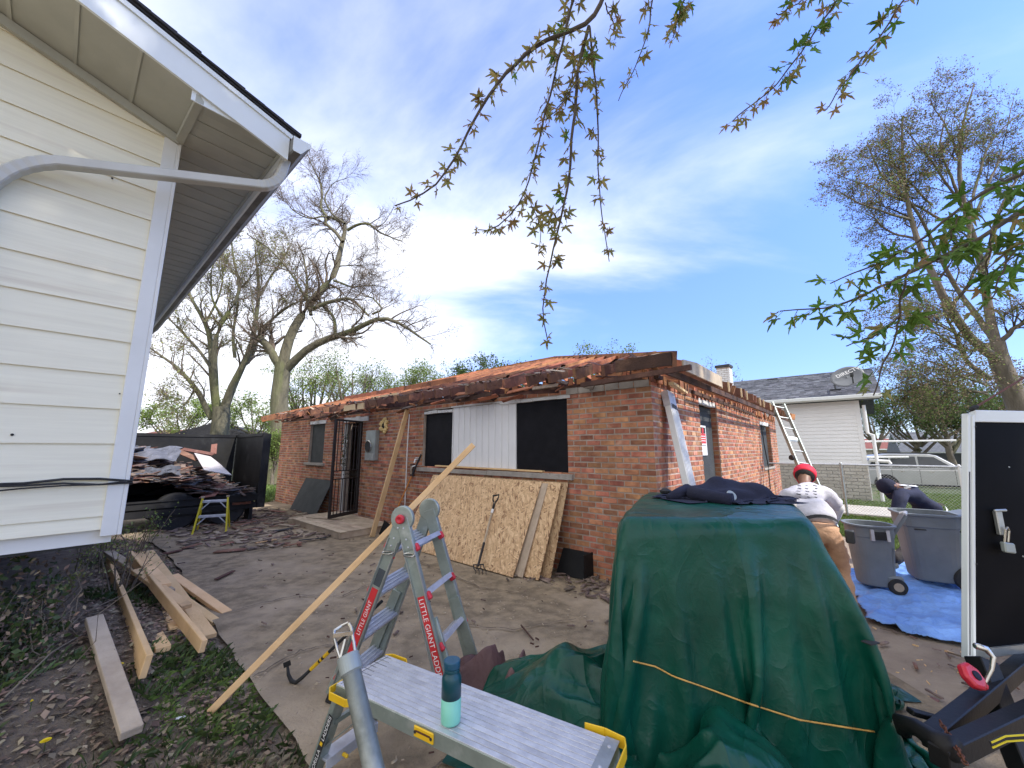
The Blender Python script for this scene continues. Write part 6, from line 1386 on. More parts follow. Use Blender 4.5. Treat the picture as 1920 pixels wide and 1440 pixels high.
part('cord', MB().tube([TP(.02, -.02, TH+.0), at(1825, 766, 2.28), at(1930, 702, 2.6), at(2100, 600, 3.0)], [.004, .006, .006, .006], 8), M['rust'], bg); part('hook', MB().lathe([(.004, -.03), (.014, -.015), (.014, .015), (.004, .03)], at(1826, 765, 2.27), V(.9, 0, .4), 8).tube([TP(-.01, -.02, TH-.02), TP(.03, -.03, TH)], .004, 6), M['rubber'], bg)
# ================================================================== two workers
def skin_mesh(name, verts, edges, radii, mt, parent, root=0, lv=2, label=None, smooth=True):
    off = wloc(parent); me = bpy.data.meshes.new(name); me.from_pydata([Vector(v)-off for v in verts], edges, []); me.materials.append(M[mt])
    o = bpy.data.objects.new(name, me); COL.objects.link(o); WLOC[o.name] = off
    sk = o.modifiers.new('skin', 'SKIN'); sk.use_smooth_shade = True; sk.branch_smoothing = .6
    for i, r in enumerate(radii):
        d = me.skin_vertices[0].data[i]; d.radius = r if isinstance(r, tuple) else (r, r); d.use_root = (i == root)
    subs(o, lv); dg = bpy.context.evaluated_depsgraph_get(); dg.update(); m2 = bpy.data.meshes.new_from_object(o.evaluated_get(dg)); m2.name = name
    bpy.data.objects.remove(o); o = bpy.data.objects.new(name, m2); COL.objects.link(o); o.parent = parent; WLOC[o.name] = off
    m2.polygons.foreach_set('use_smooth', [True]*len(m2.polygons))
    if label: o['label'] = label
    return o
def hand(parent, wrist, d, side, palm):
    """palm plus five separate curled fingers, grown from the wrist in direction d"""
    d = Vector(d).normalized(); s = Vector(side); s = (s-d*s.dot(d)).normalized(); n_ = d.cross(s)*palm; v = [wrist, wrist+d*.045, wrist+d*.085]; e = [(0, 1), (1, 2)]; r = [(.022, .026), (.030, .018), (.032, .015)]
    for k, (o, L_) in enumerate(((-.030, .062), (-.010, .072), (.010, .068), (.029, .052))):
        b = len(v); v += [wrist+d*.088+s*o, wrist+d*(.088+L_*.45)+s*o*1.1+n_*.012, wrist+d*(.088+L_*.75)+s*o*1.1+n_*.035]; e += [(2, b), (b, b+1), (b+1, b+2)]; r += [.0095, .0085, .007]
    b = len(v); v += [wrist+d*.035-s*.036, wrist+d*.07-s*.055+n_*.02, wrist+d*.095-s*.050+n_*.035]; e += [(1, b), (b, b+1), (b+1, b+2)]; r += [.012, .010, .008]
    return v, e, r
def person(label, loc, J, top, bot, sleeve_to, capmat, capdir, group=None, hairm='hair', shirt_r=1.0, longsl=False):
    """J: joints dict -> one continuous body; shirt and trousers are children"""
    t = thing('person', label, 'person', loc, group)
    pel, chest, neck, head = J['pelvis'], J['chest'], J['neck'], J['head']; hd = (head-neck).normalized()
    v = [pel, pel.lerp(chest, .5), chest, neck, neck.lerp(head, .35), head]; e = [(0, 1), (1, 2), (2, 3), (3, 4), (4, 5)]; r = [(.10, .075), (.09, .07), (.10, .07), (.055, .055), (.06, .06), (.085, .095)]
    for s in 'LR':
        b = len(v); sh, el, wr = J['sh'+s], J['el'+s], J['wr'+s]; v += [sh, sh.lerp(el, .5), el, el.lerp(wr, .5), wr]; e += [(2, b), (b, b+1), (b+1, b+2), (b+2, b+3), (b+3, b+4)]; r += [.044, .040, .034, .033, .026]
        hv, he, hr = hand(t, wr, wr-el, V(.8, .5, 0), 1 if s == 'L' else -1); o = len(v); v += hv[1:]; mp = {0: b+4}; mp.update({i: o+i-1 for i in range(1, len(hv))}); e += [(mp[a], mp[c]) for a, c in he]; r += hr[1:]
        b = len(v); hp, kn, an, toe = J['hp'+s], J['kn'+s], J['an'+s], J['toe'+s]; v += [hp, hp.lerp(kn, .5), kn, kn.lerp(an, .4), an, toe]; e += [(0, b), (b, b+1), (b+1, b+2), (b+2, b+3), (b+3, b+4), (b+4, b+5)]; r += [.085, .075, .055, .050, .038, .035]
    body = skin_mesh('body', v, e, r, 'skin', t, lv=1)
    # shirt
    v = [pel+(chest-pel)*.02, pel.lerp(chest, .3), pel.lerp(chest, .65), chest, chest.lerp(neck, .55), chest.lerp(neck, .85)]; q = shirt_r; e = [(i, i+1) for i in range(5)]; r = [(.185*q, .135*q), (.17*q, .13*q), (.175*q, .135*q), (.185*q, .13*q), (.115*q, .095*q), (.068, .066)]
    for s in 'LR':
        b = len(v); sh, el, wr = J['sh'+s], J['el'+s], J['wr'+s]; v += [sh, sh.lerp(el, .5), el]; e += [(3, b), (b, b+1), (b+1, b+2)]; r += [.085*q, .072, .062]
        if longsl: v += [el.lerp(wr, .5), el.lerp(wr, .92)]; e += [(b+2, b+3), (b+3, b+4)]; r += [.050, .042]
    sh_o = skin_mesh('shirt', v, e, r, top, t, lv=2)
    tex = bpy.data.textures.new('folds', 'CLOUDS'); tex.noise_scale = .09; dm = sh_o.modifiers.new('d', 'DISPLACE'); dm.texture = tex; dm.strength = .035; dm.mid_level = .5
    if not longsl and sleeve_to:
        for s in 'LR':
            el, wr, sh = J['el'+s], J['wr'+s], J['sh'+s]; part('undersleeve', MB().tube([sh.lerp(el, .8), el, el.lerp(wr, .5), el.lerp(wr, .95)], [.056, .053, .047, .035], 14), M['white'], t, smooth=True)
    if longsl:
        for s in 'LR': part('sleeve', MB().tube([J['sh'+s], J['sh'+s].lerp(J['el'+s], .5), J['el'+s], J['el'+s].lerp(J['wr'+s], .5), J['el'+s].lerp(J['wr'+s], .92)], [.082, .074, .064, .056, .045], 14), M[top], t, smooth=True)
    # trousers
    v = [pel+(chest-pel)*.08, pel, ]; e = [(0, 1)]; r = [(.165, .12), (.165, .13)]
    for s in 'LR':
        b = len(v); hp, kn, an = J['hp'+s], J['kn'+s], J['an'+s]; v += [hp, hp.lerp(kn, .5), kn, kn.lerp(an, .5), an+UP*.02]; e += [(1, b), (b, b+1), (b+1, b+2), (b+2, b+3), (b+3, b+4)]; r += [.115, .098, .082, .074, .070]
    tr = skin_mesh('trousers', v, e, r, bot, t, root=1, lv=2); dm = tr.modifiers.new('d', 'DISPLACE'); dm.texture = tex; dm.strength = .04; dm.mid_level = .5
    for s in 'LR':
        an, toe = J['an'+s], J['toe'+s]; f = (toe-an); f.z = 0; f.normalize(); part('boot', MB().tube([an-f*.05+UP*-.01, an+f*.05-UP*.025, an+f*.13-UP*.035, an+f*.20-UP*.045], [.05, .052, .047, .032], 10), M['darkpants' if bot == 'khaki' else 'greygarage'], t, smooth=True)
    # head details: hair, ears, nose, eyes, mouth, cap
    f = Vector(capdir).normalized(); f = (f-hd*f.dot(hd)).normalized(); sd_ = hd.cross(f); part('hair', MB().lathe([(.04, -.075), (.088, -.05), (.099, -.01), (.096, .03), (.06, .05)], head-f*.008, hd, 18), M[hairm], t, smooth=True)
    part('face', MB().lathe([(.03, -.085), (.06, -.06), (.078, -.02), (.08, .02), (.06, .04)], head+f*.028, hd, 16).lathe([(.002, .03), (.014, .012), (.016, 0)], head+f*.10-hd*.015, f, 8), M['skin'], t, smooth=True)
    for k in (-1, 1):
        part('ear', MB().lathe([(.004, -.010), (.022, -.006), (.024, .004), (.006, .012)], head+sd_*k*.098-hd*.01, sd_*k, 10), M['skin'], t, smooth=True); part('eye', MB().lathe([(.003, .01), (.012, .004), (.012, 0)], head+f*.098+sd_*k*.032+hd*.005, f, 8), M['white'], t)
    part('mouth', MB().beam(head+f*.103-hd*.045-sd_*.02, head+f*.103-hd*.045+sd_*.02, .008, .006, f), M['redcap'] if False else M['skin'], t)
    cp = part('cap', MB().lathe([(.098, -.038), (.105, -.02), (.107, .012), (.104, .045), (.090, .078), (.058, .100), (.012, .110)], head-f*.004, hd, 26), M[capmat], t, smooth=True)
    bz = head+f*.095+hd*.012; mb = MB(); n_ = 9
    for i in range(n_): a = -1.1+2.2*i/(n_-1); mb.v += [head-f*.0+f*.098*math.cos(a)+sd_*.098*math.sin(a)+hd*.014, head+f*(.098*math.cos(a)+.075*max(0, math.cos(a*1.3)))+sd_*.098*math.sin(a)*.95+hd*.002]
    mb.f = [(2*i, 2*i+2, 2*i+3, 2*i+1) for i in range(n_-1)]; mb.m = [0]*len(mb.f); vz = part('visor', mb, M[capmat], cp); sm = vz.modifiers.new('s', 'SOLIDIFY'); sm.thickness = .006
    return t, sh_o, f, sd_, hd
# --- man in grey shirt, bent forward, back to the camera
pel = at(1537, 985, 4.02); belt = at(1536, 962, 4.02)
J = dict(pelvis=at(1537, 987, 4.02), chest=at(1517, 925, 4.26), neck=at(1508, 905, 4.37), head=at(1509, 890, 4.46), shL=at(1476, 926, 4.28), shR=at(1549, 922, 4.20), elL=at(1462, 962, 4.42), wrL=at(1474, 985, 4.62), elR=at(1572, 952, 4.32), wrR=at(1560, 985, 4.58),
 hpL=at(1517, 1002, 4.03), hpR=at(1560, 1000, 4.0), knL=at(1530, 1070, 4.16), anL=at(1535, 1128, 4.05), toeL=at(1532, 1125, 4.25), knR=at(1576, 1065, 4.10), anR=at(1592, 1124, 4.02), toeR=at(1600, 1122, 4.22))
for k in ('anL', 'anR'): J[k].z = .09
for k in ('toeL', 'toeR'): J[k].z = .05
pt, sh1, f_, s_d, h_d = person('worker in red cap, grey printed shirt and tan trousers bending forward, seen from behind', V(J['pelvis'].x, J['pelvis'].y, 0), J, 'shirt', 'khaki', True, 'redcap', V(.5, .8, -.5))
# belt and the shirt print (flat marks laid on the back)
dg = bpy.context.evaluated_depsgraph_get(); dg.update(); ev = sh1.evaluated_get(dg); bt = bvhtree.BVHTree.FromObject(sh1, dg)
def onshirt(x, y):
    o = Vector((0, 0, 1.6))-wloc(pt); h = bt.ray_cast(o, ray(x, y).normalized()); return (h[0]+wloc(pt), h[1]) if h[0] is not None else (None, None)
pr = MB(); rr = random.Random(12)
marks = [(1503+dx, 903+dy, w, 3.0) for dx, dy, w in ((0,0,9),(11,0,8))]+[(1499+(i % 3)*15+rr.uniform(-2, 2), 911+5.2*(i//3), rr.uniform(3, 6), rr.uniform(.6, 1.3)) for i in range(15)]
redm = [(1525, 903.5, 9, 3.2)]
def mark(lst, nm, mt):
    for (x, y, w, h) in lst:
        p, n_ = onshirt(x, y)
        if p is None: continue
        q, _ = onshirt(x+2, y+.4)
        if q is None: continue
        X = (q-p).normalized(); s = 4.4/735; part(nm, MB().box(p+n_*.004, w*s, h*s*1.3, .002, X, n_.cross(X), n_), M[mt], sh1)
mark(marks, 'print_mark', 'greygarage'); mark(redm, 'print_mark', 'redcap')
bl = J['pelvis'].lerp(J['chest'], .10); ax_b = (J['chest']-J['pelvis']).normalized()
part('belt', MB().lathe([(.158, -.018), (.160, .018)], bl-ax_b*.03, ax_b, 26, cap=False), M['rubber'], pt)
part('tool_pouch', MB().box(J['hpR']+V(.13, -.05, -.02), .07, .06, .12, V(.7, -.7, 0)), M['greygarage'], pt, bev=.01)
# --- man in navy, leaning left over the big bin
J = dict(pelvis=at(1752, 962, 5.62), chest=at(1705, 925, 5.60), neck=at(1684, 912, 5.60), head=at(1664, 912, 5.60), shL=at(1690, 925, 5.46), shR=at(1708, 916, 5.76), elL=at(1682, 958, 5.42), wrL=at(1686, 985, 5.35), elR=at(1722, 950, 5.74), wrR=at(1712, 1008, 5.60),
 hpL=at(1752, 975, 5.52), hpR=at(1766, 972, 5.70), knL=at(1720, 1015, 5.50), anL=at(1672, 1062, 5.48), toeL=at(1655, 1066, 5.48), knR=at(1762, 1020, 5.72), anR=at(1765, 1060, 5.75), toeR=at(1750, 1060, 5.75))
for k in ('anL', 'anR'): J[k].z = .11
for k in ('toeL', 'toeR'): J[k].z = .07
p2, sh2, f2_, _, _ = person('worker in dark cap and navy sweatshirt leaning over the larger grey bin', V(J['pelvis'].x, J['pelvis'].y, 0), J, 'shirtnavy', 'darkpants', False, 'navy', V(-.8, -.1, -.6), longsl=True, shirt_r=.92)
dg.update(); bt = bvhtree.BVHTree.FromObject(sh2, dg)
for (x, y, w, a) in ((1702, 911, .22, .2), (1698, 914, .10, .3)):
    o = Vector((0, 0, 1.6))-wloc(p2); h = bt.ray_cast(o, ray(x, y).normalized())
    if h[0] is not None: n_ = h[1]; X = (V(.9, -.2, .1)-n_*V(.9, -.2, .1).dot(n_)).normalized(); part('back_print', MB().box(h[0]+wloc(p2)+n_*.006, w, .045, .003, X, n_.cross(X), n_), M['white'], sh2)
part('shirt_hem', MB().lathe([(.150, -.02), (.155, .02)], J['pelvis'].lerp(J['chest'], .03), (J['chest']-J['pelvis']), 24, cap=False), M['white'], p2)
# clear plastic bag by the grey-shirt man
Pp, rp_ = crumple(3.0, 4.35, .8, .7, 34, 30, .6, .3, .12, 91, .55)
Pp = drape(Pp, ground_col([(3.02, 4.45, .0, .24, .2, .95)], .05), steps=70, iters=5, rest=rp_, grav=-.004, bend=.4, fric=.85)
o = cloth_obj(Pp, 'plastic_bag', M['plastic_clear']); o['label'] = 'clear crumpled plastic sheeting between the jacket and the grey-shirted worker'; o['category'] = 'plastic sheet'
# ================================================================== trees
def tubes_np(P, Rr, n):
    """P (N,k,3) paths, Rr (N,k) radii -> vertices, faces"""
    N_, k, _ = P.shape
    T = np.gradient(P, axis=1); T /= np.linalg.norm(T, axis=-1, keepdims=True)+1e-9
    ref = np.where(np.abs(T[..., 2:3]) > .9, np.array([1., 0, 0]), np.array([0, 0, 1.])); A = np.cross(T, ref); A /= np.linalg.norm(A, axis=-1, keepdims=True)+1e-9; B = np.cross(T, A)
    an = np.arange(n)*2*np.pi/n; Vt = P[:, :, None]+Rr[..., None, None]*(A[:, :, None]*np.cos(an)[:, None]+B[:, :, None]*np.sin(an)[:, None])
    base = (np.arange(N_)*k*n)[:, None, None]; i = (np.arange(k-1)*n)[None, :, None]; j = np.arange(n)[None, None]; j2 = (j+1) % n
    F = np.stack([base+i+j, base+i+j2, base+i+n+j2, base+i+n+j], -1).reshape(-1, 4); return Vt.reshape(-1, 3), F
def resample(pts, k, rng, wig):
    p = np.array([list(q) for q in pts], float); d = np.r_[0, np.cumsum(np.linalg.norm(np.diff(p, axis=0), axis=1))]; t = np.linspace(0, d[-1], k)
    o = np.stack([np.interp(t, d, p[:, c]) for c in range(3)], -1)
    o[1:-1] = .25*o[:-2]+.5*o[1:-1]+.25*o[2:]; w = rng.normal(0, wig, o.shape); w[0] = 0; w[1:-1] = (w[:-2]+w[1:-1]+w[2:])/3; return o+w
def children(P, Rr, m, L, k, rng, t0=.2, spread=.9, up=.15, droop=0.0, curl=.25, rscale=.55, rmin=.003):
    N_, kp, _ = P.shape; idx = np.repeat(np.arange(N_), m); t = rng.uniform(t0, 1, N_*m)*(kp-1); i = np.minimum(t.astype(int), kp-2); f = (t-i)[:, None]
    b = P[idx, i]*(1-f)+P[idx, i+1]*f; r = (Rr[idx, i]*(1-f[:, 0])+Rr[idx, i+1]*f[:, 0])
    T = P[idx, i+1]-P[idx, i]; T /= np.linalg.norm(T, axis=-1, keepdims=True)+1e-9; q = rng.normal(0, 1, T.shape); q -= T*(q*T).sum(-1, keepdims=True); q /= np.linalg.norm(q, axis=-1, keepdims=True)+1e-9
    d = T*rng.uniform(.5, 1.0, (len(T), 1))+q*spread*rng.uniform(.5, 1.1, (len(T), 1))+np.array([0, 0, up]); d /= np.linalg.norm(d, axis=-1, keepdims=True)
    ln = L*rng.uniform(.5, 1.15, len(T))*(1-.35*t/(kp-1)); Q = np.zeros((len(T), k, 3)); Q[:, 0] = b; c = rng.normal(0, curl, T.shape)
    for s in range(1, k):
        Q[:, s] = Q[:, s-1]+d*(ln/(k-1))[:, None]; d = d+c*.5+rng.normal(0, curl*.7, d.shape)+np.array([0, 0, up*.3-droop]); d /= np.linalg.norm(d, axis=-1, keepdims=True)
    r0 = np.maximum(r*rscale*rng.uniform(.6, 1, len(r)), rmin); return Q, r0[:, None]*np.linspace(1, .35, k)[None]
def leaves_np(P, per, size, rng, spread=.06, aspect=.6):
    tips = P[:, 1:].reshape(-1, 3); c = np.repeat(tips, per, 0); c = c+rng.normal(0, spread, c.shape); n = len(c)
    a = rng.normal(0, 1, (n, 3)); a /= np.linalg.norm(a, axis=-1, keepdims=True); b = np.cross(a, rng.normal(0, 1, (n, 3))); b /= np.linalg.norm(b, axis=-1, keepdims=True)+1e-9
    s = size*rng.uniform(.5, 1.3, (n, 1)); Vt = np.stack([c-a*s*.5, c+b*s*aspect*.5, c+a*s*.5, c-b*s*aspect*.5], 1).reshape(-1, 3); return Vt, np.arange(n*4).reshape(-1, 4)
def build_tree(name, label, base, limbs, mats, levels, seed, leaf=None, group=None, wig=.03, k0=14, cat='tree', rs=1.0):
    """limbs: list of (points, r0, r1); levels: list of dicts for children(); leaf: (level index, per, size, material, spread)"""
    rng = np.random.default_rng(seed); t = thing(name, label, cat, base, group); P = np.stack([resample(l[0], k0, rng, wig*(0 if i == 0 else 1)) for i, l in enumerate(limbs)]); Rr = np.stack([np.linspace(l[1], l[2], k0) for l in limbs])*rs
    Rr[0] *= 1+.25*np.exp(-np.linspace(0, 6, k0))
    Vt, F = tubes_np(P, Rr, 10); link_part('trunk', Vt, F, mats[0], t, True)
    tw_v, tw_f, off = [], [], 0; cur = (P[1:] if len(P) > 1 else P, Rr[1:] if len(P) > 1 else Rr); store = []
    for li, lv in enumerate(levels):
        cur = children(cur[0], cur[1], rng=rng, **lv); store.append(cur); Vt, F = tubes_np(cur[0], cur[1], 5 if li == 0 else 3); tw_v.append(Vt); tw_f.append(F+off); off += len(Vt)
    cr = link_part('crown', np.concatenate(tw_v), np.concatenate(tw_f), mats[1], t, False)
    if leaf:
        for (li, per, size, mt, spr) in leaf:
            Vt, F = leaves_np(store[li][0], per, size, rng, spr); o = link_part('foliage', Vt, F, mt, cr, False); o['kind'] = 'stuff'
    return t
def link_part(name, Vt, F, mt, parent, smooth):
    me = npmesh(name, Vt-np.array(wloc(parent)), F, [M[mt]], smooth); o = bpy.data.objects.new(name, me); COL.objects.link(o); o.parent = parent; WLOC[o.name] = wloc(parent); return o
def zp(lst, D, sc, x0, y0, dd=0.0, amp=1.0):   # limb through points read in an enlarged crop, at real depth D drifting by dd
    n = len(lst); return [at(x0+x/sc, y0+y/sc, D+dd*i/max(1, n-1)) for i, (x, y) in enumerate(lst)]
# -- big leaning bare tree behind the brick house
D = 19.0; z6 = lambda l, dd=0: zp(l, D, 2.77, 260, 280, dd)
base = at(523, 842, D); base.z = 0
limbs = [([base, *z6([(735,1440),(728,1300),(745,1180),(750,1110)])], .62, .50),
 (z6([(750,1120),(785,950),(880,810),(940,740),(1015,670),(1045,560),(1055,480),(1085,420),(1070,385)], .8), .36, .13),
 (z6([(735,1130),(690,1050),(640,990),(622,970)], -.6), .30, .22),
 (z6([(770,1140),(870,1040),(1000,970),(1130,940),(1200,880),(1290,865),(1400,930),(1520,1010)], -1.5), .30, .05),
 (z6([(1020,962),(1025,900),(990,840),(950,800),(910,790)], .5), .12, .07),
 (z6([(900,830),(985,790),(1100,770),(1160,830),(1195,865)], -.8), .16, .06),
 (z6([(1215,855),(1270,835),(1220,770),(1160,760)], -.5), .08, .03),
 (z6([(895,860),(870,760),(875,650),(860,560),(820,480)], 1.0), .12, .04),
 (z6([(880,800),(830,700),(760,600),(660,500),(560,440)], -1.5), .10, .03),
 (z6([(1060,480),(1020,430),(965,380),(985,345),(1070,380)], .6), .13, .09),
 (z6([(980,350),(935,300),(960,250),(940,170),(900,90),(880,30)], .5), .10, .03),
 (z6([(980,350),(880,355),(800,320),(760,260)], -1), .07, .02),
 (z6([(1085,420),(1140,385),(1200,380),(1250,430),(1340,470),(1370,480)], -.8), .11, .03),
 (z6([(1070,385),(1000,330),(960,250),(1010,170),(1080,150)], .9), .09, .02),
 (z6([(1040,610),(1100,600),(1175,605)], -.3), .05, .02),
 (z6([(1010,680),(1100,720),(1200,700),(1300,720)], 1.2), .08, .02),
 (z6([(630,985),(660,920),(720,850),(800,800),(840,790)], -.8), .08, .03),
 (z6([(640,980),(600,880),(590,760),(560,640)], 1.2), .07, .02),
 (z6([(900,870),(950,950),(965,1010)], -.3), .04, .015)]
lvA = [dict(m=17, L=2.2, k=7, t0=.25, spread=.95, up=.22, curl=.22), dict(m=7, L=.95, k=6, t0=.15, spread=.8, up=.06, curl=.22, rmin=.006), dict(m=5, L=.55, k=5, t0=.1, spread=.7, up=-.05, droop=.06, curl=.2, rmin=.0045)]
build_tree('bare_tree', 'tall leaning bare tree with crooked limbs directly behind the left of the brick house', base, limbs, ('barkgreen', 'twig'), lvA, 101, leaf=[(1, 1, .06, 'budbrown', .05)], rs=.72)
# -- many-stemmed tree behind the dump trailer
D = 23.0; base = at(412, 842, D); base.z = 0
limbs = [([base, *z6([(425,1440),(430,1380),(430,1340)])], .75, .62),
 (z6([(410,1370),(385,1150),(375,1000),(350,900),(260,750),(240,690)], 1.5), .34, .08),
 (z6([(400,1330),(395,1150),(400,950),(440,880),(510,800),(530,720),(490,570),(480,460)], -1), .28, .05),
 (z6([(450,1340),(500,1200),(560,1080),(600,990),(615,850),(630,760),(620,640),(600,500)], .8), .32, .05),
 (z6([(440,1340),(480,1230),(540,1130),(610,1000),(680,880),(800,800),(900,760)], -1.6), .26, .04),
 (z6([(380,1400),(300,1240),(200,1130),(90,1050),(30,1010)], -1), .24, .05),
 (z6([(385,1150),(300,1030),(180,900),(110,840)], 1), .14, .04),
 (z6([(500,1080),(490,950),(520,800),(515,700),(540,600)], .7), .14, .04),
 (z6([(440,880),(380,780),(370,650),(400,560)], -1.2), .11, .03),
 (z6([(630,760),(690,650),(760,560),(800,470)], 1), .11, .03),
 (z6([(345,900),(420,760),(440,640),(420,520)], 1), .10, .03),
 (z6([(530,720),(600,640),(640,560)], -1), .08, .02),
 (z6([(300,1240),(240,1330),(160,1360)], -1.5), .08, .03)]
lvB = [dict(m=15, L=2.3, k=7, t0=.2, spread=.9, up=.28, curl=.2), dict(m=6, L=1.15, k=6, t0=.15, spread=.8, up=.12, curl=.2, rmin=.007), dict(m=4, L=.6, k=5, t0=.1, spread=.7, up=.0, curl=.2, rmin=.005)]
build_tree('budding_tree', 'wide many-stemmed tree with opening buds behind the dump trailer', base, limbs, ('barkgreen', 'twig'), lvB, 102, leaf=[(1, 2, .11, 'budleaf', .10), (2, 1, .07, 'budbrown', .06)], rs=.72)
# -- big tree on the right with brown buds
D = 15.5; z8 = lambda l, dd=0: zp(l, D, 4, 1440, 560, dd); z3 = lambda l, dd=0: zp(l, D, 3, 1280, 0, dd); base = at(1925, 842, D); base.z = -.1
limbs = [([base, *z8([(1890,820),(1800,620),(1720,440),(1700,330)])], .62, .46),
 (z8([(1760,480),(1650,420),(1500,300),(1400,100),(1330,0)], -.8)+z3([(1290,1300),(1250,1050),(1225,850),(1240,650)], 0), .27, .05),
 (z8([(1700,340),(1660,280),(1560,80),(1440,-20)], .9)+z3([(1280,1110),(1100,1000),(1080,900),(1030,800)], 0), .18, .03),
 (z8([(1710,340),(1660,150),(1640,0),(1640,-100)], .5)+z3([(1560,1080),(1550,900),(1560,760),(1600,600),(1640,480)], 0), .26, .04),
 (z8([(1730,330),(1850,220),(1960,140)], -.6), .16, .10), (z8([(1660,600),(1500,480),(1425,370),(1410,290),(1340,140),(1310,0)], -1.4), .15, .05),
 (z3([(1600,1400),(1630,1100),(1700,850),(1800,720),(1900,640)], 1), .12, .03), (z3([(1560,1150),(1500,980),(1440,820),(1480,640)], -1), .10, .03),
 (z3([(1290,1240),(1150,1200),(980,1130),(850,1060)], -1.5), .09, .02), (z3([(1310,1340),(1200,1320),(1000,1180)], 1), .09, .02),
 (z3([(1700,1500),(1760,1250),(1850,1050),(1960,900)], .5), .16, .05), (z3([(1560,900),(1480,700),(1380,560)], 0), .08, .02),
 (z8([(1420,370),(1300,290),(1200,220),(1080,240)], -1), .09, .02), (z8([(1650,600),(1500,560),(1350,640),(1200,610)], -.5), .09, .02), (z8([(1640,700),(1400,700),(1200,740)], .8), .08, .02), (z3([(1560,1300),(1300,1150),(1050,1050),(850,980)], .6), .09, .02), (z3([(1600,1200),(1400,900),(1180,650)], -.6), .09, .02), (z3([(1650,1200),(1780,900),(1860,560)], .4), .10, .02), (z8([(1650,650),(1400,560),(1150,500),(900,520)], -1.0), .08, .02), (z8([(1650,720),(1350,640),(1050,640),(850,720)], .5), .07, .02), (z8([(1500,300),(1200,150),(950,90),(750,150)], .8), .07, .02), (z3([(1400,1150),(1150,900),(980,880)], -.3), .07, .02),
 (z3([(1250,1050),(1180,900),(1150,780)], .8), .07, .02)]
lvR = [dict(m=13, L=2.1, k=7, t0=.2, spread=1.0, up=.12, curl=.22), dict(m=7, L=.9, k=6, t0=.15, spread=.9, up=.02, curl=.25, rmin=.005), dict(m=6, L=.42, k=4, t0=.1, spread=.8, up=.0, curl=.25, rmin=.004)]
build_tree('brown_budded_tree', 'big tree with dark trunk and brownish buds rising behind the black trailer', base, limbs, ('bark', 'twigdark'), lvR, 103, leaf=[(2, 1, .078, 'budbrown', .06), (2, 1, .062, 'springleaf', .08)], rs=.62)
# -- generic trees
def auto_tree(name, label, x, y, D, top, wid, seed, mats=('bark', 'twig'), leafm='springleaf', per=3, lsz=.16, nl=9, group=None, zoff=0, cat='tree', thin=1.0):
    rng = random.Random(seed); base = at(x, 842, D); base.z = zoff; H = at(x, top, D).z-zoff; W_ = wid*D/745.0; tk = .028*H*thin
    limbs = [([base, base+V(rng.uniform(-.1,.1)*W_, 0, H*.28), base+V(rng.uniform(-.1,.1)*W_, 0, H*.42)], tk, tk*.7)]; s = limbs[0][0][1]
    for i in range(nl):
        a = 6.283*i/nl+rng.uniform(-.3,.3); q = rng.uniform(.45, 1.0); st = limbs[0][0][0].lerp(limbs[0][0][2], rng.uniform(.55, 1.0)); e = base+V(math.cos(a)*W_*.5*q, math.sin(a)*W_*.4*q, H*(.58+.36*(1-q*.7)*rng.uniform(.8, 1.1)))
        limbs.append(([st, st.lerp(e, .45)+V(math.cos(a)*.05*W_, 0, -.02*H), e], tk*.5, tk*.12))
    S = H/6.0
    lv = [dict(m=6, L=1.5*S, k=6, t0=.25, spread=.9, up=.25, curl=.22), dict(m=5, L=.8*S, k=5, t0=.15, spread=.9, up=.1, curl=.25, rmin=.006), dict(m=3, L=.45*S, k=4, t0=.1, spread=.8, up=.05, curl=.25, rmin=.005)]
    return build_tree(name, label, base, limbs, mats, lv, seed, leaf=[(2, per, lsz, leafm, .16)] if leafm else None, group=group, k0=9, cat=cat)
g_ = 'trees far behind the houses'
auto_tree('tree', 'hazy pale green tree right beside the leaning bare trunk', 585, 830, 30, 655, 150, 201, per=2, lsz=.15, group=g_)
auto_tree('tree', 'open branched tree with thin leaves above the left roof, second from the bare trunk', 650, 830, 27, 655, 150, 202, per=1, lsz=.13, group=g_)
auto_tree('tree', 'brownish pale green bushy tree above the middle of the roof slope', 738, 830, 30, 662, 120, 203, per=3, lsz=.13, group=g_)
auto_tree('tree', 'thin pale tree between the bushy brownish one and the bright green one', 808, 830, 32, 668, 90, 204, per=2, lsz=.14, group=g_)
auto_tree('tree', 'dense bright green tree standing over the ridge left of centre', 905, 830, 30, 655, 120, 205, leafm='midleaf', per=4, lsz=.17, group=g_)
auto_tree('tree', 'small sparse green tree touching the dense one on its right', 958, 830, 33, 665, 70, 206, leafm='midleaf', per=2, lsz=.15, group=g_)
auto_tree('tree', 'green treetop just showing over the peak of the stripped roof', 1132, 830, 30, 640, 130, 207, leafm='springleaf', per=3, lsz=.16, group=g_)
auto_tree('tree', 'brownish bare treetop between the roof corner and the white chimney', 1315, 830, 24, 655, 130, 208, leafm='budbrown', per=1, lsz=.10, group=g_)
auto_tree('tree', 'low green tree behind the red roofed house at the far left', 345, 830, 34, 735, 170, 209, per=3, lsz=.17, group=g_)
auto_tree('tree', 'pale green tree between the two big bare trees', 470, 830, 33, 725, 150, 210, per=2, lsz=.16, group=g_)
auto_tree('tree', 'small dark bare tree by the corner of the white neighbour house', 1640, 850, 38, 745, 90, 211, mats=('bark', 'twigdark'), leafm=None, thin=1.3, zoff=-.4, group=g_)
auto_tree('tree', 'olive green tree above the parked car', 1715, 850, 26, 718, 170, 212, leafm='midleaf', per=4, lsz=.13, zoff=-.4, group=g_)
auto_tree('tree', 'olive green tree above the grey garage', 1790, 850, 24, 700, 180, 213, leafm='midleaf', per=4, lsz=.12, zoff=-.4, group=g_)
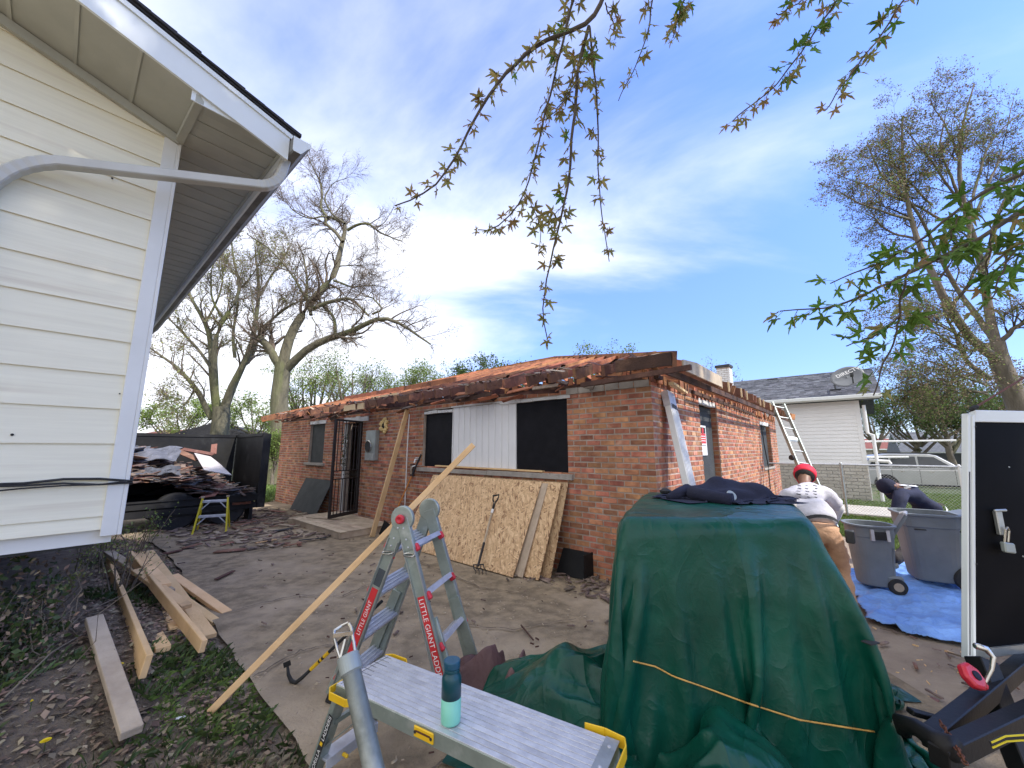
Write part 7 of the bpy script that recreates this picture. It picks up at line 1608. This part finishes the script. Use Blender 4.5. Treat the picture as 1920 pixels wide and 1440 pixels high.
auto_tree('tree', 'reddish brown dense tree behind the trunk of the big right tree', 1880, 850, 25, 665, 200, 214, leafm='budbrown', per=4, lsz=.13, zoff=-.4, group=g_)
auto_tree('bush', 'green bush and stems beside the left end wall of the brick house', 517, 850, 17, 800, 30, 215, leafm='springleaf', per=2, lsz=.07, cat='bush')
# ================================================================== overhanging maple
MPB = V(5.2, -3.2, 0); MP = thing('maple_tree', 'maple tree with young star-shaped leaves whose branches hang into the top of the view', 'tree', MPB)
def pxl(pts, Y, dY=0): n = len(pts); return [at(x, y, Y+dY*i/max(1, n-1)) for i, (x, y) in enumerate(pts)]
BRS = [  # points, depth, drift, r0, r1, start hub, leaf spacing, leaf size, green share
 ([(1140,-30),(1108,45),(1060,60),(1000,90),(950,135),(905,190),(880,240),(860,290),(820,345),(775,375),(735,385)], 2.25, -.15, .017, .0035, 0, 1.0),
 ([(1085,-30),(1062,50),(1045,120),(1020,230),(1000,310),(985,360),(960,400),(915,437),(893,430)], 2.35, .1, .011, .0035, 0, 1.25),
 ([(1104,50),(1085,120),(1078,200),(1070,300),(1060,380),(1045,440),(1030,500),(1020,560),(1015,600),(1025,635)], 2.25, .05, .013, .003, -1, .8),
 ([(1106,52),(1116,140),(1122,220),(1120,300),(1128,400),(1141,490)], 2.25, .25, .007, .0028, -1, .7),
 ([(1228,-30),(1215,60),(1195,120),(1160,188)], 2.4, .1, .006, .003, 1, .45),
 ([(1295,-30),(1275,20),(1262,72)], 2.3, .1, .006, .0035, 1, 1.9),
 ([(1135,5),(1150,40),(1155,75)], 2.3, .1, .005, .003, -1, 1.6),
 ([(1590,-30),(1500,100),(1450,165),(1370,228)], 2.2, -.1, .007, .003, 2, 1.15),
 ([(1535,-30),(1490,12),(1457,28)], 2.2, 0, .005, .003, 2, 1.5),
 ([(1715,-30),(1650,70),(1600,130),(1545,212)], 2.1, -.1, .006, .003, 2, .8),
 ([(1990,340),(1850,440),(1760,485),(1690,520),(1600,560),(1545,580),(1462,580)], 1.9, .0, .014, .003, 3, 1.25),
 ([(1990,290),(1860,350),(1790,400),(1730,450),(1660,490),(1560,530)], 1.95, .1, .012, .003, 3, 1.3),
 ([(1705,505),(1690,560),(1680,640),(1650,700),(1636,742)], 1.88, .1, .006, .003, -1, 1.2),
 ([(1690,590),(1640,630),(1585,650)], 1.9, .1, .005, .003, -1, 1.0),
 ([(1860,435),(1852,500),(1842,580)], 1.9, .05, .005, .003, -1, 1.5),
 ([(1960,430),(1900,470),(1870,520),(1860,560)], 1.8, .05, .006, .003, 3, 1.6),
 ([(1800,405),(1780,440),(1800,470)], 1.95, .05, .004, .003, -1, 1.8),
 ([(1075,130),(1070,170),(1040,210),(1020,225)], 2.25, .05, .004, .003, -1, 1.2), ([(1062,380),(1040,400),(1020,420)], 2.25, 0, .003, .002, -1, 1.4),
 ([(985,360),(1005,400),(1015,440),(1010,480)], 2.3, 0, .003, .002, -1, 1.2)]
hubs = [V(1.0, 1.2, 4.9), V(1.6, 1.3, 4.9), V(2.6, .8, 4.6), V(3.9, .4, 3.6)]
fork = V(4.6, -2.2, 3.2)
mr_ = np.random.default_rng(55)
mb = MB().tube([MPB-UP*.1, MPB+UP*1.2, fork, fork+V(.3, -.3, 2.4)], [.30, .22, .18, .10], 14)
for h in hubs: mb.tube([fork, fork.lerp(h, .5)+V(0, 0, .5), h], [.11, .06, .03], 10)
for (p, q) in (((fork+V(.2,-.2,1.5)), V(2.2, -1.6, 7.2)), ((fork+V(.2,-.2,2)), V(6.5, .2, 8.0)), (fork+V(.2,-.2,2), V(4.4, -2.6, 9)), (fork, V(5.6, 1.0, 6.2)), (fork+V(0,0,1), V(1.2, -.8, 6.3))): mb.tube([p, p.lerp(q, .5)+V(.1, .1, .5), q], [.09, .06, .03], 8)
part('trunk', mb, M['bark'], MP, smooth=True)
def leaf_poly(seed, lobes=5):
    rr = random.Random(seed); L = [(-2.25, .55), (-1.15, .86), (0, 1.0), (1.15, .86), (2.25, .55)]; pts = []
    for k, (a, r) in enumerate(L):
        r *= rr.uniform(.9, 1.1); an = a*.92
        pts += [(an-.30, r*.50), (an-.22, r*.66), (an-.20, r*.58), (an-.08, r*.86), (an, r), (an+.08, r*.84), (an+.20, r*.56), (an+.22, r*.64), (an+.30, r*.48)]
        if k < 4: pts.append((an+.52, .27))
    v = [V(0, 0, 0)]+[V(math.sin(a)*r*.5, math.cos(a)*r*.5, -.10*r*r*(1+.6*math.cos(a*3))+.03*rr.uniform(-1, 1)) for a, r in pts]; n = len(pts)
    mb = MB(); mb.add([p+V(0, .18, 0) for p in v], [(0, i, i+1) for i in range(1, n)]); mb.tube([V(0, -.22, .02), V(0, -.02, .02), V(0, .18, .0)], .008, 3); return mb
LM = [mesh(leaf_poly(i), V(0, 0, 0), 'leaf', M['mapleleaf' if i < 3 else 'mapleleaf_green']) for i in range(6)]
lst = []; 
for bi, (pts, Y, dY, r0, r1, hub, dens) in enumerate(BRS):
    P = pxl(pts, Y, dY); kk = 24; Q = resample(P, kk, mr_, .006)
    path = [Vector(q) for q in Q]; rad = list(np.linspace(r0, r1, kk))
    if hub >= 0: path = [hubs[hub]]+path; rad = [max(r0*1.5, .018)]+rad
    part('branch', MB().tube(path, rad, 6), M['twigdark'], MP, smooth=True)
    Ln = sum((Vector(Q[i+1])-Vector(Q[i])).length for i in range(kk-1)); nn = max(3, int(Ln/.060*dens*.72))
    right = bi >= 10 and pts[0][0] > 1600 and Y < 2.05
    for j in range(nn):
        t = (j+random.uniform(.1, .9))/nn*(kk-1)
        if bi in (0,) and t < 4: continue
        i = min(int(t), kk-2); c = Vector(Q[i]).lerp(Vector(Q[i+1]), t-i); T = (Vector(Q[i+1])-Vector(Q[i])).normalized(); nl = random.choice([2, 3, 3]) if not right else random.choice([1, 2, 2])
        side = V(random.gauss(0, 1), random.gauss(0, 1), random.gauss(0, .5)); side = (side-T*side.dot(T)).normalized()
        for m in range(nl):
            dirv = (side*random.choice([1, -1])+T*random.uniform(.1, .9)+V(random.gauss(0, .4), random.gauss(0, .4), random.uniform(-1.0, .1))).normalized(); sz = random.uniform(.09, .15)*(1.0 if not right else 1.35)*(1-.35*(t/(kk-1)))
            lst.append((c, dirv, sz, right, bi))
random.shuffle(lst)
lst.sort(key=lambda q: -q[2])
def leaf_mat(c, d, sz):
    n_ = V(random.gauss(0, .7), random.gauss(0, .7), 1); X = d.cross(n_).normalized(); Z = X.cross(d).normalized(); return mat4(c+d*sz*.25, X*sz*1.25, d*sz*1.25, Z*sz*1.25)
restm = MB()
for i, (c, d, sz, right, bi) in enumerate(lst):
    k = random.choice([3, 4, 5]) if (right or bi in (7, 8, 9, 5)) and random.random() < .85 else random.choice([0, 1, 2, 0, 1, 2, 3])
    Mx = leaf_mat(c, d, sz)
    if i < 290: piece('leaf', LM[k], MP, Mx)
    else:
        src = LM[k]; restm.add([Mx @ v.co for v in src.vertices], [tuple(p.vertices) for p in src.polygons])
if restm.v: part('small_leaves', restm, M['mapleleaf'], MP, kind='stuff')
# the rest of its crown, above and behind the camera
cr_rng = np.random.default_rng(9); NL = 700
u = cr_rng.normal(0, 1, (NL, 3)); u /= np.linalg.norm(u, axis=-1, keepdims=True); r = cr_rng.uniform(.15, 1, (NL, 1))**(1/2.2); cpt = np.array([4.3, -.6, 7.2])+u*r*np.array([4.6, 3.4, 2.4])
dz_ = cpt[:, 2]-1.6; dpt = cpt[:, 1]*c_+dz_*s_; keep = ~((dpt > .0) & (np.abs(cpt[:, 0]) < 1.42*dpt) & ((-cpt[:, 1]*s_+dz_*c_) < 1.10*dpt)); cpt = cpt[keep]
Vt, F = leaves_np(np.stack([cpt, cpt], 1), 1, .24, cr_rng, .05, .8); link_part('crown', Vt, F, 'mapleleaf_green', MP, False)['kind'] = 'stuff'

# ================================================================== unseen tall tree added to the right behind the camera, its crown placed to block the sun from the yard
TTB = V(9.3, -3.4, 0); TT = thing('added_shade_tree', 'added dense leafy tree out of view to the right, placed to shade the yard', 'tree', TTB)
mb = MB().tube([TTB-UP*.1, TTB+UP*4, TTB+V(.1, .1, 9), TTB+V(0, .2, 13)], [.34, .28, .20, .08], 12)
for k in range(9):
    a = k*2.4; st = TTB+UP*(7+k*.6); mb.tube([st, st+V(math.cos(a)*1.4, math.sin(a)*1.4, 1.0), st+V(math.cos(a)*2.6, math.sin(a)*2.6, 2.4)], [.12, .08, .03], 8)
part('trunk', mb, M['bark'], TT, smooth=True)
tr_ = np.random.default_rng(77); NT = 7500; u = tr_.normal(0, 1, (NT, 3)); u /= np.linalg.norm(u, axis=-1, keepdims=True); r = tr_.uniform(.1, 1, (NT, 1))**(1/2.4)
cpt = np.array([9.3, -3.2, 13.1])+u*r*np.array([3.5, 3.1, 4.1])*(1+.10*n2d(u[:, 0]*3, u[:, 1]*3+u[:, 2]*2, 2, 9)[:, None])
Vt, F = leaves_np(np.stack([cpt, cpt], 1), 1, .34, tr_, .06, .8); V2, F2 = leaves_np(*(lambda q: (np.stack([q, q], 1), 1))(np.array([8.85, .05, 15.3])+u[:4200]*r[:4200]*np.array([2.2, 2.1, 2.5])), .34, tr_, .06, .8); Vt = np.concatenate([Vt, V2]); F = np.concatenate([F, F2+len(Vt)-len(V2)])  # second crown lobe added to keep sun off the doorway and dump trailer
link_part('crown', Vt, F, 'midleaf', TT, False)['kind'] = 'stuff'
# ================================================================== ground cover, leaf litter, weeds, stems, debris
vr = np.random.default_rng(33)
def scatter(n, xr, yr, keep):
    x = vr.uniform(*xr, n*4); y = vr.uniform(*yr, n*4); k = keep(x, y); x = x[k][:n]; y = y[k][:n]; return x, y, GZ(x, y)
def blades(x, y, z, per, h, w, lean, name, mt, label=None):
    n = len(x)*per; cx_ = np.repeat(x, per)+vr.normal(0, .02, n); cy_ = np.repeat(y, per)+vr.normal(0, .02, n); cz_ = np.repeat(z, per); a = vr.uniform(0, 6.28, n); H_ = h*vr.uniform(.4, 1.2, n); Wd = w*vr.uniform(.6, 1.3, n); ln = lean*vr.uniform(.2, 1.2, n)
    dx, dy = np.cos(a), np.sin(a); px_, py_ = -dy, dx; P = np.zeros((n, 4, 3))
    P[:, 0] = np.stack([cx_-px_*Wd*.5, cy_-py_*Wd*.5, cz_-.005], -1); P[:, 1] = np.stack([cx_+px_*Wd*.5, cy_+py_*Wd*.5, cz_-.005], -1)
    P[:, 2] = np.stack([cx_+dx*ln*H_*.45+px_*Wd*.4, cy_+dy*ln*H_*.45+py_*Wd*.4, cz_+H_*.6], -1); P[:, 3] = np.stack([cx_+dx*ln*H_, cy_+dy*ln*H_, cz_+H_*(1-.35*ln)], -1)
    me = npmesh(name, P.reshape(-1, 3), np.arange(n*4).reshape(-1, 4)[:, [0, 1, 2, 3]], [M[mt]]); return link(name, me, kind='stuff')
soilk = lambda m: (lambda x, y: (edge_x(y)-x > m))
notwall = lambda x, y: ~(((x-K0.x)*D2.x+(y-K0.y)*D2.y < .0) & ((x-K0.x)*D1.x+(y-K0.y)*D1.y > .95))
# leaf litter: curled quads
def litter(n, xr, yr, keep, sz, name, mt, zoff=.01):
    x, y, z = scatter(n, xr, yr, keep); n = len(x); a = vr.uniform(0, 6.28, n); s = sz*vr.uniform(.35, 1.3, n); t1 = vr.normal(0, .5, n); P = np.zeros((n, 4, 3)); dx, dy = np.cos(a), np.sin(a)
    for k, (u, v) in enumerate(((-.5, 0), (0, -.32), (.55, .05), (.05, .35))):
        P[:, k, 0] = x+(dx*u-dy*v)*s; P[:, k, 1] = y+(dy*u+dx*v)*s; P[:, k, 2] = z+zoff+s*(.18*vr.uniform(0, 1, n)+t1*u*.5)+s*abs(v)*.4
    P[..., 2] = np.maximum(P[..., 2], (z+.002)[:, None]); return link(name, npmesh(name, P.reshape(-1, 3), np.arange(n*4).reshape(-1, 4), [M[mt]]), kind='stuff')
litter(9000, (-6.5, -.3), (.9, 7.5), lambda x, y: soilk(.02)(x, y) & notwall(x, y), .045, 'leaf_litter', 'leaf_litter')
litter(3200, (-6, -.3), (.9, 6), lambda x, y: soilk(.02)(x, y) & notwall(x, y), .035, 'pale_litter', 'drygrass')
# weeds: patchy
patch = lambda th, s, sd_: (lambda x, y: n2d(x, y, s, sd_) > th)
x, y, z = scatter(1700, (-5, -.35), (.9, 5), lambda x, y: soilk(.03)(x, y) & notwall(x, y) & patch(.12, 3.4, 71)(x, y)); blades(x, y, z, 5, .075, .008, 1.0, 'weed_leaves', 'weed')
x, y, z = scatter(600, (-3.2, -.2), (.8, 2.9), lambda x, y: soilk(.0)(x, y) & notwall(x, y) & patch(.0, 4.2, 73)(x, y)); blades(x, y, z, 5, .065, .007, 1.1, 'weed_leaves', 'weed')
x, y, z = scatter(1100, (-2.6, -.2), (.8, 3.4), lambda x, y: (edge_x(y)-x > -.06) & (edge_x(y)-x < .75) & patch(-.1, 4, 75)(x, y)); blades(x, y, z, 4, .045, .004, 1.2, 'grass_fringe', 'grass')
x, y, z = scatter(2200, (-2.2, -.2), (.8, 2.3), lambda x, y: (edge_x(y)-x > -.02) & (edge_x(y)-x < .6)); blades(x, y, z, 6, .045, .003, 1.3, 'dry_grass', 'drygrass')
x, y, z = scatter(4000, (-5.5, -.35), (.9, 6), lambda x, y: soilk(.1)(x, y) & notwall(x, y) & patch(.25, 2.2, 77)(x, y)); blades(x, y, z, 1, .04, .022, 1.3, 'clover', 'weed')
# lawns: right yard, strip beyond the walk, left rear
walk = lambda x, y: ((x-WA.x)*D2.x+(y-WA.y)*D2.y)
x, y, z = scatter(15000, (5.6, 12), (4.3, 12), lambda x, y: (x > 6.15+.25*n2d(x, y, 2.5, 4)) & (walk(x, y) < -.04) & ((x-C0.x)*(-D1.x)+(y-C0.y)*(-D1.y) > 1.2)); blades(x, y, z, 4, .06, .007, .9, 'lawn_grass', 'grass')
x, y, z = scatter(9000, (8, 22), (10, 22), lambda x, y: (walk(x, y) > 2.04) & (walk(x, y) < 8) & (((x-NB0.x)*D2.x+(y-NB0.y)*D2.y < -.1) | ((x-NB0.x)*D1.x+(y-NB0.y)*D1.y < -.2))); blades(x, y, z, 4, .08, .012, .9, 'lawn_grass', 'grass')
x, y, z = scatter(2500, (-13, -7.3), (12.2, 17), lambda x, y: x > -14); blades(x, y, z, 4, .22, .02, .6, 'tall_grass', 'grass')
# chips and grit
def chips(n, xr, yr, keep, smin, smax, name, mt, zb=.03, flat=.25, k=3, wr=(.08, .4)):
    x, y, z = scatter(n, xr, yr, keep); n = len(x); Vs = []; a = vr.uniform(0, 6.28, n); L_ = vr.uniform(smin, smax, n); Wd = L_*vr.uniform(wr[0], wr[1], n); H_ = np.minimum(L_*flat, .012); tl = vr.normal(0, .12, n)
    dx, dy = np.cos(a), np.sin(a); P = np.zeros((n, 8, 3)); z = np.maximum(z, zb)
    for i, (u, v, w) in enumerate([(-.5,-.5,0),(.5,-.4,0),(.5,.5,0),(-.45,.5,0),(-.5,-.5,1),(.5,-.4,1),(.5,.5,1),(-.45,.5,1)]):
        P[:, i, 0] = x+dx*u*L_-dy*v*Wd; P[:, i, 1] = y+dy*u*L_+dx*v*Wd; P[:, i, 2] = z+w*H_+(u+.5)*np.abs(tl)*L_*.5
    F = np.array([(4,5,6,7),(0,1,5,4),(1,2,6,5),(2,3,7,6),(3,0,4,7)]); FF = (np.arange(n)*8)[:, None, None]+F[None]; return link(name, npmesh(name, P.reshape(-1, 3), FF.reshape(-1, 4), [M[mt]]), kind='stuff')
drv = lambda x, y: (x-edge_x(y) > .05) & (((x-C0.x)*D2.x+(y-C0.y)*D2.y < -.05) | ((x-C0.x)*(-D1.x)+(y-C0.y)*(-D1.y) > .05))
chips(900, (-2, 2.6), (1.2, 7), drv, .008, .03, 'pale_chips', 'lumber_grey'); chips(170, (-3, 2.6), (1.2, 8), drv, .01, .045, 'dark_chips', 'darkwood'); chips(60, (-6, 2), (3.5, 9), drv, .02, .09, 'shingle_bits', 'scrap')
near = lambda x, y: drv(x, y) & (np.hypot(x+4.9, (y-9.0)*1.0) < 2.4+.7*n2d(x, y, 2, 81)) & ~((x > -5.3) & (y > 8.8) & (x > -4.6))
chips(420, (-8.5, -2.6), (6.6, 11.5), near, .05, .26, 'scattered_debris', 'scrap', flat=.08); chips(70, (-8.5, -2.8), (6.4, 11.5), near, .08, .42, 'scattered_debris', 'reddishwood', flat=.06)
chips(120, (-8.2, -2.9), (6.6, 11.5), near, .05, .28, 'scattered_debris', 'lumber_grey', flat=.06)
rt = lambda x, y: (x > 2.5) & (x < 5.5) & (y < 3.9)
chips(200, (2.1, 5.5), (1.2, 4.0), rt, .02, .12, 'wood_slivers', 'scrap', flat=.1, zb=0); chips(260, (2.1, 5.5), (1.2, 4.0), rt, .01, .05, 'pale_chips', 'lumber', zb=0); chips(30, (2.1, 5.5), (1.2, 4.0), rt, .06, .16, 'wood_slivers', 'reddishwood', flat=.08, zb=0)
bs = lambda x, y: (np.abs((x-C0.x)*D2.x+(y-C0.y)*D2.y+.35) < .33) & ((x-C0.x)*D1.x+(y-C0.y)*D1.y > .2) & ((x-C0.x)*D1.x+(y-C0.y)*D1.y < 1.8)
chips(160, (0, 2), (4, 6), bs, .03, .16, 'wood_slivers', 'scrap', flat=.1)
# a few larger single scraps one can pick out on the driveway
for k, (a, b, w_, mt, lab) in enumerate((((405,1086),(438,1070),.05,'darkwood','dark shingle sliver on the driveway right of the lumber pile'), ((308,1038),(340,1031),.09,'darkwood','flat dark shingle scrap just below the yellow step ladder'), ((480,1018),(518,1011),.04,'lumber','pale splinter lying left of the plywood platform'), ((515,996),(548,990),.12,'shingle_dark','black shingle piece in front of the platform corner'), ((977,1172),(1000,1200),.012,'darkwood','thin dark stick on the driveway beyond the ladder'), ((560,1013),(612,1008),.06,'shingle_dark','dark flat strip beside the front edge of the platform'))):
    A = gnd(*a, .04); B = gnd(*b, .04); single('scrap_piece', MB().beam(A, B, w_, .012), M[mt], lab, 'scrap', bev=.002)
# bare stems and twigs of the shrubs by the house corner
def stem_plant(name, label, base, n, h, lean, seed, leafy=6, cat='shrub'):
    rr = np.random.default_rng(seed); t = thing(name, label, cat, base); P = []
    for i in range(n):
        a = rr.uniform(0, 6.28); b = np.array(base)+np.array([rr.normal(0, .05), rr.normal(0, .05), 0]); d = np.array([math.cos(a)*lean+.1, math.sin(a)*lean, 1.0]); d /= np.linalg.norm(d); q = [b]; c = rr.normal(0, .10, 3); hh = h*rr.uniform(.55, 1.1)
        for s in range(8): q.append(q[-1]+d*hh/8); d = d+c*.3+rr.normal(0, .06, 3); d /= np.linalg.norm(d)
        P.append(q)
    P = np.array(P); Rr = np.linspace(.0075, .0025, 9)[None]*rr.uniform(.6, 1.2, (n, 1)); Vt, F = tubes_np(P, Rr, 5); link_part('stems', Vt, F, 'stem', t, True)
    ch = children(P, Rr, 4, h*.35, 5, rr, t0=.25, spread=.9, up=.2, rmin=.0016); Vt, F = tubes_np(ch[0], ch[1], 3); link_part('twigs', Vt, F, 'stem', t, False)['kind'] = 'stuff'
    if leafy: Vt, F = leaves_np(ch[0], leafy, .028, rr, .03, .6); link_part('foliage', Vt, F, 'springleaf' if seed % 2 else 'budleaf', t, False)['kind'] = 'stuff'
def gs(x, y): p = gsurf(x, y); return V(p.x, p.y, float(GZ(p.x, p.y)))
stem_plant('shrub', 'thin leggy shrub with pale buds at the house corner in front of the trailer', gs(258, 1068), 9, .95, .30, 301, 2)
stem_plant('shrub', 'reddish twiggy shrub growing between the lumber boards', gs(222, 1118), 10, .62, .30, 302, 1)
stem_plant('shrub', 'group of upright bare stems under the siding at the left', gs(150, 1078), 7, .45, .12, 303, 1)
stem_plant('shrub', 'low arching stems with small leaves near the left picture edge', gs(40, 1180), 8, .55, .8, 304, 2)
stem_plant('shrub', 'small leafy stems beneath the white siding corner', gs(190, 1050), 8, .4, .35, 305, 3)
for i, (pp, lab) in enumerate(((((62,1262),(150,1180),(235,1125),(300,1060)), 'long bent green twig crossing the weeds at the left'), (((85,1112),(128,1092),(165,1090),(172,1098)), 'pale forked dry twig on the leaf litter'), (((5,1330),(90,1260),(170,1195)), 'lower thin green twig at the left picture edge'))):
    P = [gsurf(*q)+UP*(.06+.05*(j % 2)) for j, q in enumerate(pp)]; single('fallen_twig', MB().tube(P, [.006, .005, .004, .003][:len(P)], 6), M['stem'], lab, 'twig', smooth=True)
# dandelions
for (x, y, s, lab) in ((82, 1410, .021, 'large yellow dandelion head in the lower left corner'), (225, 1262, .013, 'yellow dandelion half hidden beside the lone beam'), (55, 1340, .007, 'tiny closed dandelion above the large one')):
    p = gsurf(x, y); p.z = float(GZ(p.x, p.y)); t = thing('dandelion', lab, 'flower', p); part('stem', MB().tube([p, p+UP*.05], .002, 6), M['weed'], t); mb = MB()
    for r_, n_, zz in ((1, 22, .05), (.72, 16, .054), (.42, 10, .057)):
        for i in range(n_):
            a = 6.283*i/n_+r_; d = V(math.cos(a), math.sin(a), .12); q = V(-math.sin(a), math.cos(a), 0)*s*.12; c = p+UP*zz; mb.add([c-q*.3, c+d*s*r_-q, c+d*s*r_*1.04+q, c+q*.3], [(0, 1, 2, 3)])
    part('petals', mb, M['dandelion'] if 'dandelion' in M else M.setdefault('dandelion', pm('dandelion', (.85,.68,.01), (.8,.58,.005), 30, .6)), t)
# pale stone and the red twig on the dry grass
single('pale_stone', MB().lathe([(.005, 0), (.035, .006), (.03, .018), (.004, .024)], gsurf(335, 1352), V(.1, 0, 1), 9), M['white'], 'small pale flat stone in the grass right of the lone beam', 'stone')

# undergrowth under and against the raised siding
uw = []; 
for k in range(3600):
    t = vr.uniform(-3.2, -.2); o = vr.uniform(-.9, .10); p = LW(t, o, 0); z = float(GZ(p.x, p.y)); uw.append((p.x, p.y, z+abs(vr.normal(0, 1))*(.22 if o > -.3 else .42)))
uw = np.array(uw); Vt, F = leaves_np(np.stack([uw, uw], 1), 2, .045, vr, .05, .6); link('undergrowth', npmesh('undergrowth', Vt, F, [M['weed']]), kind='stuff')
Vt, F = leaves_np(np.stack([uw, uw], 1), 2, .04, vr, .07, .5); link('undergrowth_brown', npmesh('undergrowth_brown', Vt, F, [M['leaf_litter']]), kind='stuff')
P = []; 
for k in range(150):
    t = vr.uniform(-2.6, -.1); o = vr.uniform(-.6, .2); p = LW(t, o, 0); z = float(GZ(p.x, p.y)); d = np.array([vr.normal(0, .35), vr.normal(0, .35), 1]); h_ = vr.uniform(.15, .62); P.append([[p.x+d[0]*h_*q+.03*vr.normal(), p.y+d[1]*h_*q+.03*vr.normal(), z+h_*q] for q in (0, .25, .5, .75, 1)])
P = np.array(P); Vt, F = tubes_np(P, np.linspace(.004, .0015, 5)[None]*np.ones((len(P), 1)), 4); link('undergrowth_stems', npmesh('undergrowth_stems', Vt, F, [M['stem']]), kind='stuff')
